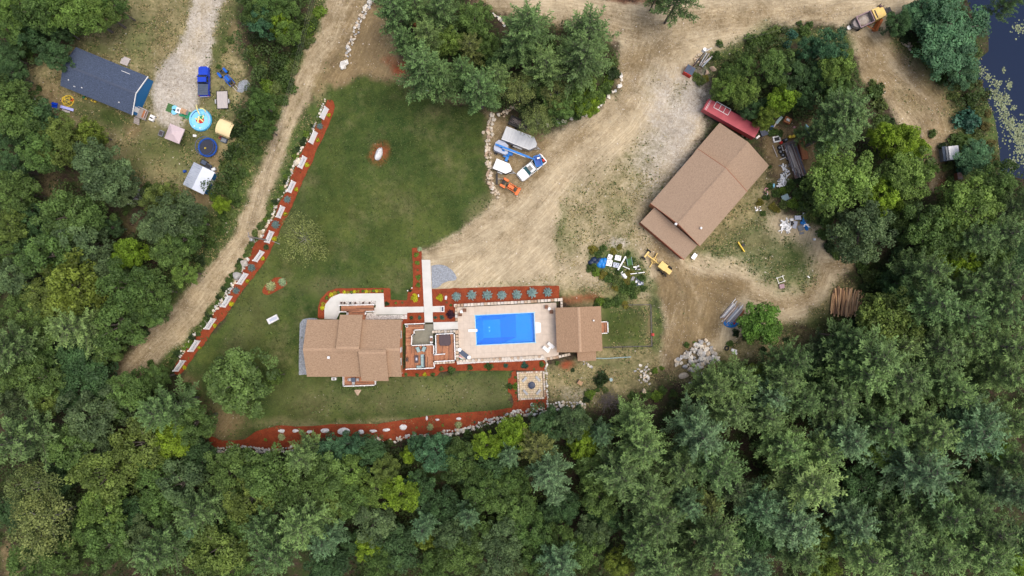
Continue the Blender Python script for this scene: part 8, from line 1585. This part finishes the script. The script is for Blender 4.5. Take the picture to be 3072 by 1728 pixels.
item('lawn_bench', 'white and grey stone bench lying on the lawn left of the house', 'bench', lambda p: Z(760, 800, 8.05, p), 482, 1270, lambda t: (MB().box((0, 0, .2), (2.1, 1.05, .38)).build('base', M['white_rock'], t), MB().box((.1, 0, .41), (1.5, .5, .04)).build('inlay', M['lift_grey'], t)), 27)

# ------------------------------------------------------------------ left yard things
zY = lambda p: Z(450, 150, 4.83, p); zV = lambda p: Z(350, 400, 4.83, p); zU = lambda p: Z(100, 100, 4.83, p)
def canopy(label, X, Y, sz, h, rot, m, top=False, legs=True):
    t = px_thing('canopy', label, 'canopy', X, Y, 0, rot); c_ = W(X, Y, h) - W(X, Y); t.location.x += c_.x; t.location.y += c_.y
    s = sz / 2; vs = [(-s, -s, h), (s, -s, h), (s, s, h), (-s, s, h), (-s * .2, -s * .2, h + .7), (s * .2, -s * .2, h + .7), (s * .2, s * .2, h + .7), (-s * .2, s * .2, h + .7)]
    vs += [(x, y, z - .18) for x, y, z in vs[:4]]
    MB().add(vs, [[0, 1, 5, 4], [1, 2, 6, 5], [2, 3, 7, 6], [3, 0, 4, 7], [4, 5, 6, 7], [8, 9, 1, 0], [9, 10, 2, 1], [10, 11, 3, 2], [11, 8, 0, 3]]).build('roof_cloth', m, t)
    k = s * .28; MB().add([(-k, -k, h + .72), (k, -k, h + .72), (k, k, h + .72), (-k, k, h + .72), (0, 0, h + .9)], [[0, 1, 4], [1, 2, 4], [2, 3, 4], [3, 0, 4]]).build('vent_cap', m, t)
    for sx in (-1, 1):
        for sy in (-1, 1): MB().cyl((sx * s * .96, sy * s * .96, 0), (sx * s * .96, sy * s * .96, h), .04).build('leg', M['black'], t)
canopy('pale pink square gazebo canopy with vent cap on the left yard', 523.5, 401, 2.9, 2.3, math.radians(-21.8), M['canvas_pink'])
# tan tarp shelter
p = W(673, 383, 2.2); t = thing('tarp_shelter', 'tan arched fabric shelter beside the inflatable pool', 'shelter', (p.x, p.y, 0), math.radians(-22)); mb = MB(); n_ = 8; vs = []
for i in range(n_ + 1):
    a = -1.15 + 2.3 * i / n_; yy = 1.35 * math.sin(a) / math.sin(1.15); vs += [(-1.35 - .1 * math.cos(a), yy, 1.5 + .9 * math.cos(a)), (1.35 + .1 * math.cos(a), yy, 1.5 + .9 * math.cos(a))]
MB().add(vs, [[2 * i, 2 * i + 1, 2 * i + 3, 2 * i + 2] for i in range(n_)]).build('roof_cloth', M['canvas_tan'], t)
MB().box((0, 1.36, 1.55), (2.7, .05, .7), rx=-.5).box((0, -1.36, 1.55), (2.7, .05, .7), rx=.5).build('side_cloth', M['canvas_tan_dark'], t)
for sx in (-1, 1):
    for sy in (-1, 1): MB().cyl((sx * 1.3, sy * 1.4, 0), (sx * 1.3, sy * 1.36, 1.85), .04).build('leg', M['black'], t)
# inflatable pool
t = px_thing('inflatable_pool', 'large round blue inflatable pool full of coloured floats', 'inflatable pool', 603.5, 361)
MB().torus((0, 0, .22), 1.95, .2, 36, 8).build('lower_ring', M['vinyl_blue'], t, True); MB().torus((0, 0, .5), 1.88, .17, 36, 8).build('upper_ring', M['vinyl_light'], t, True); MB().cyl((0, 0, .05), (0, 0, .42), 1.85, 1.85, 32).build('water', M['vinyl_light'], t)
def arc_tube(c, R0, a0, a1, r_, z, n=10): return [(c[0] + R0 * math.cos(math.radians(a0 + (a1 - a0) * i / n)), c[1] + R0 * math.sin(math.radians(a0 + (a1 - a0) * i / n)), z) for i in range(n + 1)]
for nm, pts_, rr, mt in [('pink_stripe', arc_tube((0, 0), 1.72, -20, 60, .06, .52), .06, M['pink']), ('purple_stripe', arc_tube((0, 0), 1.7, 110, 165, .06, .52), .06, M['pad_blue']), ('slide_arch', [(-.75, 2.75, .3), (-.45, 2.2, .8), (-.2, 1.7, 1.1), (-.1, 1.2, .8), (0, .9, .5)], .12, M['pool_toy_yellow']), ('yellow_tube', arc_tube((.3, 1.1), .95, 100, 20, .1, .75), .1, M['pool_toy_yellow']), ('blue_tube', [(-.1, 1.5, .7), (.2, 1.0, .7), (.9, .9, .7)], .13, M['vinyl_light']),
    ('yellow_float', [(-.9, .25, .5), (-.2, -.1, .62), (-.1, .6, .62)], .13, M['pool_toy_yellow']), ('yellow_float', [(-.2, .5, .6), (-.4, -.5, .6), (-.1, -.6, .6)], .13, M['pool_toy_yellow']), ('yellow_float', [(.1, .1, .62), (.7, -.4, .6)], .13, M['pool_toy_yellow']), ('yellow_float', [(.5, .2, .6), (.75, .7, .6), (.4, 1.0, .6)], .11, M['pool_toy_yellow'])]: MB().tube(pts_, rr, 8).build(nm, mt, t)
MB().dome((0, -.1, .42), .8, .6, .12, 14, 3).build('red_float', M['red'], t); MB().dome((.25, .35, .42), .45, .4, .13, 12, 3).build('green_float', M['turf_teal'], t); MB().dome((-1.1, -1.2, .45), .18, .14, .1, 8, 3).build('white_toy', M['white'], t); MB().dome((0, -1.55, .45), .16, .14, .1, 8, 3).build('white_toy', M['white'], t)
# trampoline
t = px_thing('trampoline', 'round trampoline with blue rim and black mat above the small shed', 'trampoline', 629, 445); MB().torus((0, 0, .85), 1.65, .16, 32, 6).build('rim_pad', M['pad_blue'], t); MB().cyl((0, 0, .84), (0, 0, .86), 1.52, 1.52, 28).build('jump_mat', M['trampoline_mat'], t)
for i in range(6): a = i * math.pi / 3 + .2; MB().cyl((1.7 * math.cos(a), 1.7 * math.sin(a), 0), (1.7 * math.cos(a), 1.7 * math.sin(a), 2.2), .035).build('net_pole', M['pad_blue'], t)
MB().torus((0, 0, 2.2), 1.7, .03, 28, 5).build('net_ring', M['pad_blue'], t)
item('yellow_ball', 'small yellow ball lying on the black trampoline mat', 'ball', zV, 1285, 215, lambda t: MB().dome((0, 0, 0), .17, .17, .3, 10, 5).build('ball', M['yellow_bright'], t), 0, .86)
for lb, pts_, mt in (('dark green turf mat, left one beside the driveway end', [(265, 768), (390, 815), (350, 930), (225, 880)], 'turf_mat'), ('teal green turf mat, right one beside the inflatable pool', [(400, 865), (600, 900), (560, 1012), (428, 955)], 'turf_teal')):
    q_ = zY(pts_); o = W(*q_[0]); tag(MB().prism([(W(*a).x - o.x, W(*a).y - o.y) for a in q_], -.02, .05).build('turf_mat', M[mt], loc=(o.x, o.y, 0)), lb, 'mat')
for i, (zx, zy) in enumerate([(368, 848), (360, 902)]): item('kids_pool', 'small round light blue tub on the green mat, %s' % ['upper', 'lower'][i], 'tub', zY, zx, zy, lambda t: (MB().cyl((0, 0, 0), (0, 0, .3), .5, .52, 18).build('tub', M['vinyl_light'], t)), 0, .05)
item('play_kitchen', 'grey plastic play kitchen between blue tubs and play house', 'toy kitchen', zY, 435, 888, both(bx((.9, 1.0, .7), M['white_panel']), bx((.4, .5, .04), M['plastic_grey'], .73, 'stove')), -20, .05)
item('play_house', 'small beige plastic play house on the teal mat', 'play house', zY, 520, 907, lambda t: (MB().box((0, 0, .45), (1.0, .8, .9)).build('wall', M['wood_pale'], t), MB().box((0, .22, 1.0), (1.15, .55, .06), rx=-.5).box((0, -.22, 1.0), (1.15, .55, .06), rx=.5).build('roof', M['wood_new'], t), MB().box((.1, -.3, .93), (.35, .2, .06)).build('door', M['siding_red'], t)), -22, .05)
for (nm, lb, ct, zf, zx, zy, d, m_, a_, l_) in [('deck_box', 'grey box standing left of the pink canopy', 'box', zY, 180, 1215, (.8, 1.1, .6), 'plastic_grey', -22, 'wicker'), ('cooler', 'small white cooler on the grass below the inflatable pool', 'cooler', zY, 657, 1247, (.6, .4, .35), 'white', -5, 'white_panel'), ('lawn_mower', 'red and grey lawn mower below the tan shelter', 'lawn mower', zY, 1085, 1315, (1.1, .85, .5), 'tonneau', -20, 'plastic_grey'), ('mower_engine', 'small red mower engine beside the tan shelter', 'mower', zY, 1035, 1275, (.6, .5, .45), 'red', -30, 'black'), ('blue_barrel', 'small blue box left of the corrugated shed', 'box', zV, 995, 555, (.5, .45, .45), 'pad_blue', 10, 'pad_blue'), ('blue_bin', 'blue bin on the sand right of the small shed', 'bin', zV, 1400, 895, (.6, .6, .5), 'tarp_blue', 0, 'tarp_blue'), ('black_bag', 'black bag below the blue bin', 'bag', zV, 1385, 965, (.35, .7, .4), 'black', 5, 'tonneau'), ('small_mower', 'black mower parked under the branches left of the shed', 'mower', zV, 620, 805, (.5, .9, .4), 'black', 20, 'plastic_grey'), ('generator', 'black box and dark parts behind the trampoline', 'machine', zV, 1280, 430, (1.2, 1.0, .5), 'black', -30, 'tonneau'), ('tool_chest', 'dark grey chest beside the shed roof corner', 'chest', zV, 1340, 480, (1.1, .8, .5), 'tonneau', -30, 'black'), ('white_barrel', 'small white washing machine by the shed pallets', 'appliance', zV, 1425, 530, (.8, .6, .7), 'steel', 20, 'white')]:
    item(nm, lb, ct, zf, zx, zy, both(bx(d, M[m_]), bx((d[0] * .8, d[1] * .7, .05), M[l_], d[2] + .03, 'lid')), a_)
for i, (zx, zy, a_) in enumerate([(1430, 600, -26), (1395, 680, -26), (1405, 790, -26), (1325, 790, 10)]): item('wood_pallet', 'weathered pallet right of the small shed, %s' % ['topmost', 'second from the top', 'large lowest one', 'small striped one against the wall'][i], 'pallet', zV, zx, zy, lambda t: [MB().box((0, -.4 + k * .2, .15), (1.0, .13, .04)).build('slat', M['wood_pale'] if k % 2 else M['wood_grey'], t) for k in range(5)] + [MB().box((sx, 0, .07), (.1, 1.0, .12)).build('runner', M['wood_grey'], t) for sx in (-.4, 0, .4)], a_, 0, 'pallets beside the small shed')
t = item('pallet_platform', 'wooden plank platform at the edge of the left wood', 'platform', zV, 305, 885, lambda t: [MB().box((-.6 + k * .2, 0, .45), (.18, 2.1, .05)).build('plank', M['wood_pale'], t) for k in range(7)] + [MB().box((sx, sy, .2), (.1, .1, .45)).build('leg', M['wood_grey'], t) for sx in (-.6, .6) for sy in (-.9, .9)], 4)
t = item('fallen_log', 'grey fallen log lying above the plank platform', 'log', zV, 180, 725, lambda t: MB().cyl((-1.7, 0, .16), (1.7, 0, .18), .15, .18, 9).build('trunk', M['wood_grey'], t), -24)
item('white_pole', 'short white board below the plank platform', 'board', zV, 230, 1020, bx((1.6, .2, .15), M['white'], .3), 0)
# playground
X, Y = zU([(505, 980)])[0]; t = px_thing('climbing_dome', 'yellow climbing dome left of the blue roofed house wall', 'climbing dome', X, Y); mb = MB(); rd = 1.05
rings = [(rd, .05, 6), (rd * .72, .75, 6)]
pr_ = [[(r0 * math.cos(2 * math.pi * (i + k * .5) / 6), r0 * math.sin(2 * math.pi * (i + k * .5) / 6), z0) for i in range(6)] for k, (r0, z0, _) in enumerate(rings)]; top = (0, 0, 1.1)
for k in range(2):
    for i in range(6): mb.cyl(pr_[k][i], pr_[k][(i + 1) % 6], .04, .04, 6)
for i in range(6): mb.cyl(pr_[0][i], pr_[1][i], .04, .04, 6).cyl(pr_[0][(i + 1) % 6], pr_[1][i], .04, .04, 6).cyl(pr_[1][i], top, .04, .04, 6)
mb.torus((0, 0, .05), rd, .045, 28, 5); mb.build('bars', M['yellow_bright'], t)
t = item('play_tower', 'blue canopy play tower with a slide and swing left of the house', 'play set', zU, 408, 1080, lambda t: (MB().box((0, 0, 1.9), (1.0, .95, .08)).box((0, .2, 2.1), (1.0, .5, .06), rx=-.6).build('canopy', M['truck_blue'], t), MB().box((0, 0, 1.1), (.9, .9, .08)).build('platform', M['wood_grey'], t), [MB().box((sx, sy, .95), (.09, .09, 1.9)).build('post', M['wood_new'], t) for sx in (-.42, .42) for sy in (-.42, .42)], MB().box((1.55, .1, .75), (2.1, .5, .06), ry=.42).build('slide', M['truck_blue'], t), MB().box((1.3, -.45, .5), (1.3, .35, .05), ry=.35).build('climbing_ramp', M['wood_pale'], t), MB().cyl((-.3, -.4, 1.8), (-.9, -2.3, 1.7), .06).build('swing_beam', M['wood_pale'], t), MB().box((-.2, -2.0, .5), (.7, .5, .06)).build('swing_seat', M['vinyl_blue'], t), [MB().cyl((-.9, -2.3, 1.7), (-.9 + sx, -2.4, 0), .05).build('leg', M['wood_new'], t) for sx in (-.4, .4)]), -14)
for (lb, zx, zy, m_, d) in [('orange and blue toy at the right side of the climbing dome', 575, 970, 'orange', (.35, .5, .4)), ('pink toy at the left side of the climbing dome', 412, 980, 'wood_new', (.4, .35, .3)), ('green toy by the lower wall of the blue roofed house', 738, 930, 'turf_teal', (.35, .35, .4)), ('yellow toy truck by the lower wall of the blue roofed house', 880, 985, 'yellow_bright', (.9, .3, .3)), ('small yellow toy beside the green toy', 765, 950, 'yellow_bright', (.3, .25, .2)), ('tan plank toy above the climbing dome', 588, 890, 'wood_new', (.6, .15, .15))]: item('toy', lb, 'toy', zU, zx, zy, both(bx(d, M[m_]), bx((d[0] * .5, d[1] * .6, .1), M['black'], d[2] + .05, 'top')), -22)
item('riding_mower', 'white and black riding toy car at the porch end', 'toy car', zU, 1735, 1235, lambda t: (MB().box((0, 0, .4), (.95, 1.2, .4), taper=.85).build('body', M['white'], t), MB().box((0, -.05, .62), (.6, .25, .1)).build('windshield', M['black'], t), [wheel(t, sx, sy, .18, .12) for sx in (-.45, .45) for sy in (-.4, .4)]), -22)
item('white_table', 'white folding table beside the blue wall and porch', 'table', zU, 1510, 1118, lambda t: (MB().box((0, 0, .75), (1.1, .9, .05)).build('tabletop', M['white'], t), [MB().box((-.3 + k * .2, .1, .8), (.08, .35, .04)).build('item', M['siding_red'], t) for k in range(3)], [MB().box((sx, sy, .37), (.05, .05, .72)).build('leg', M['steel'], t) for sx in (-.45, .45) for sy in (-.35, .35)]), -22)
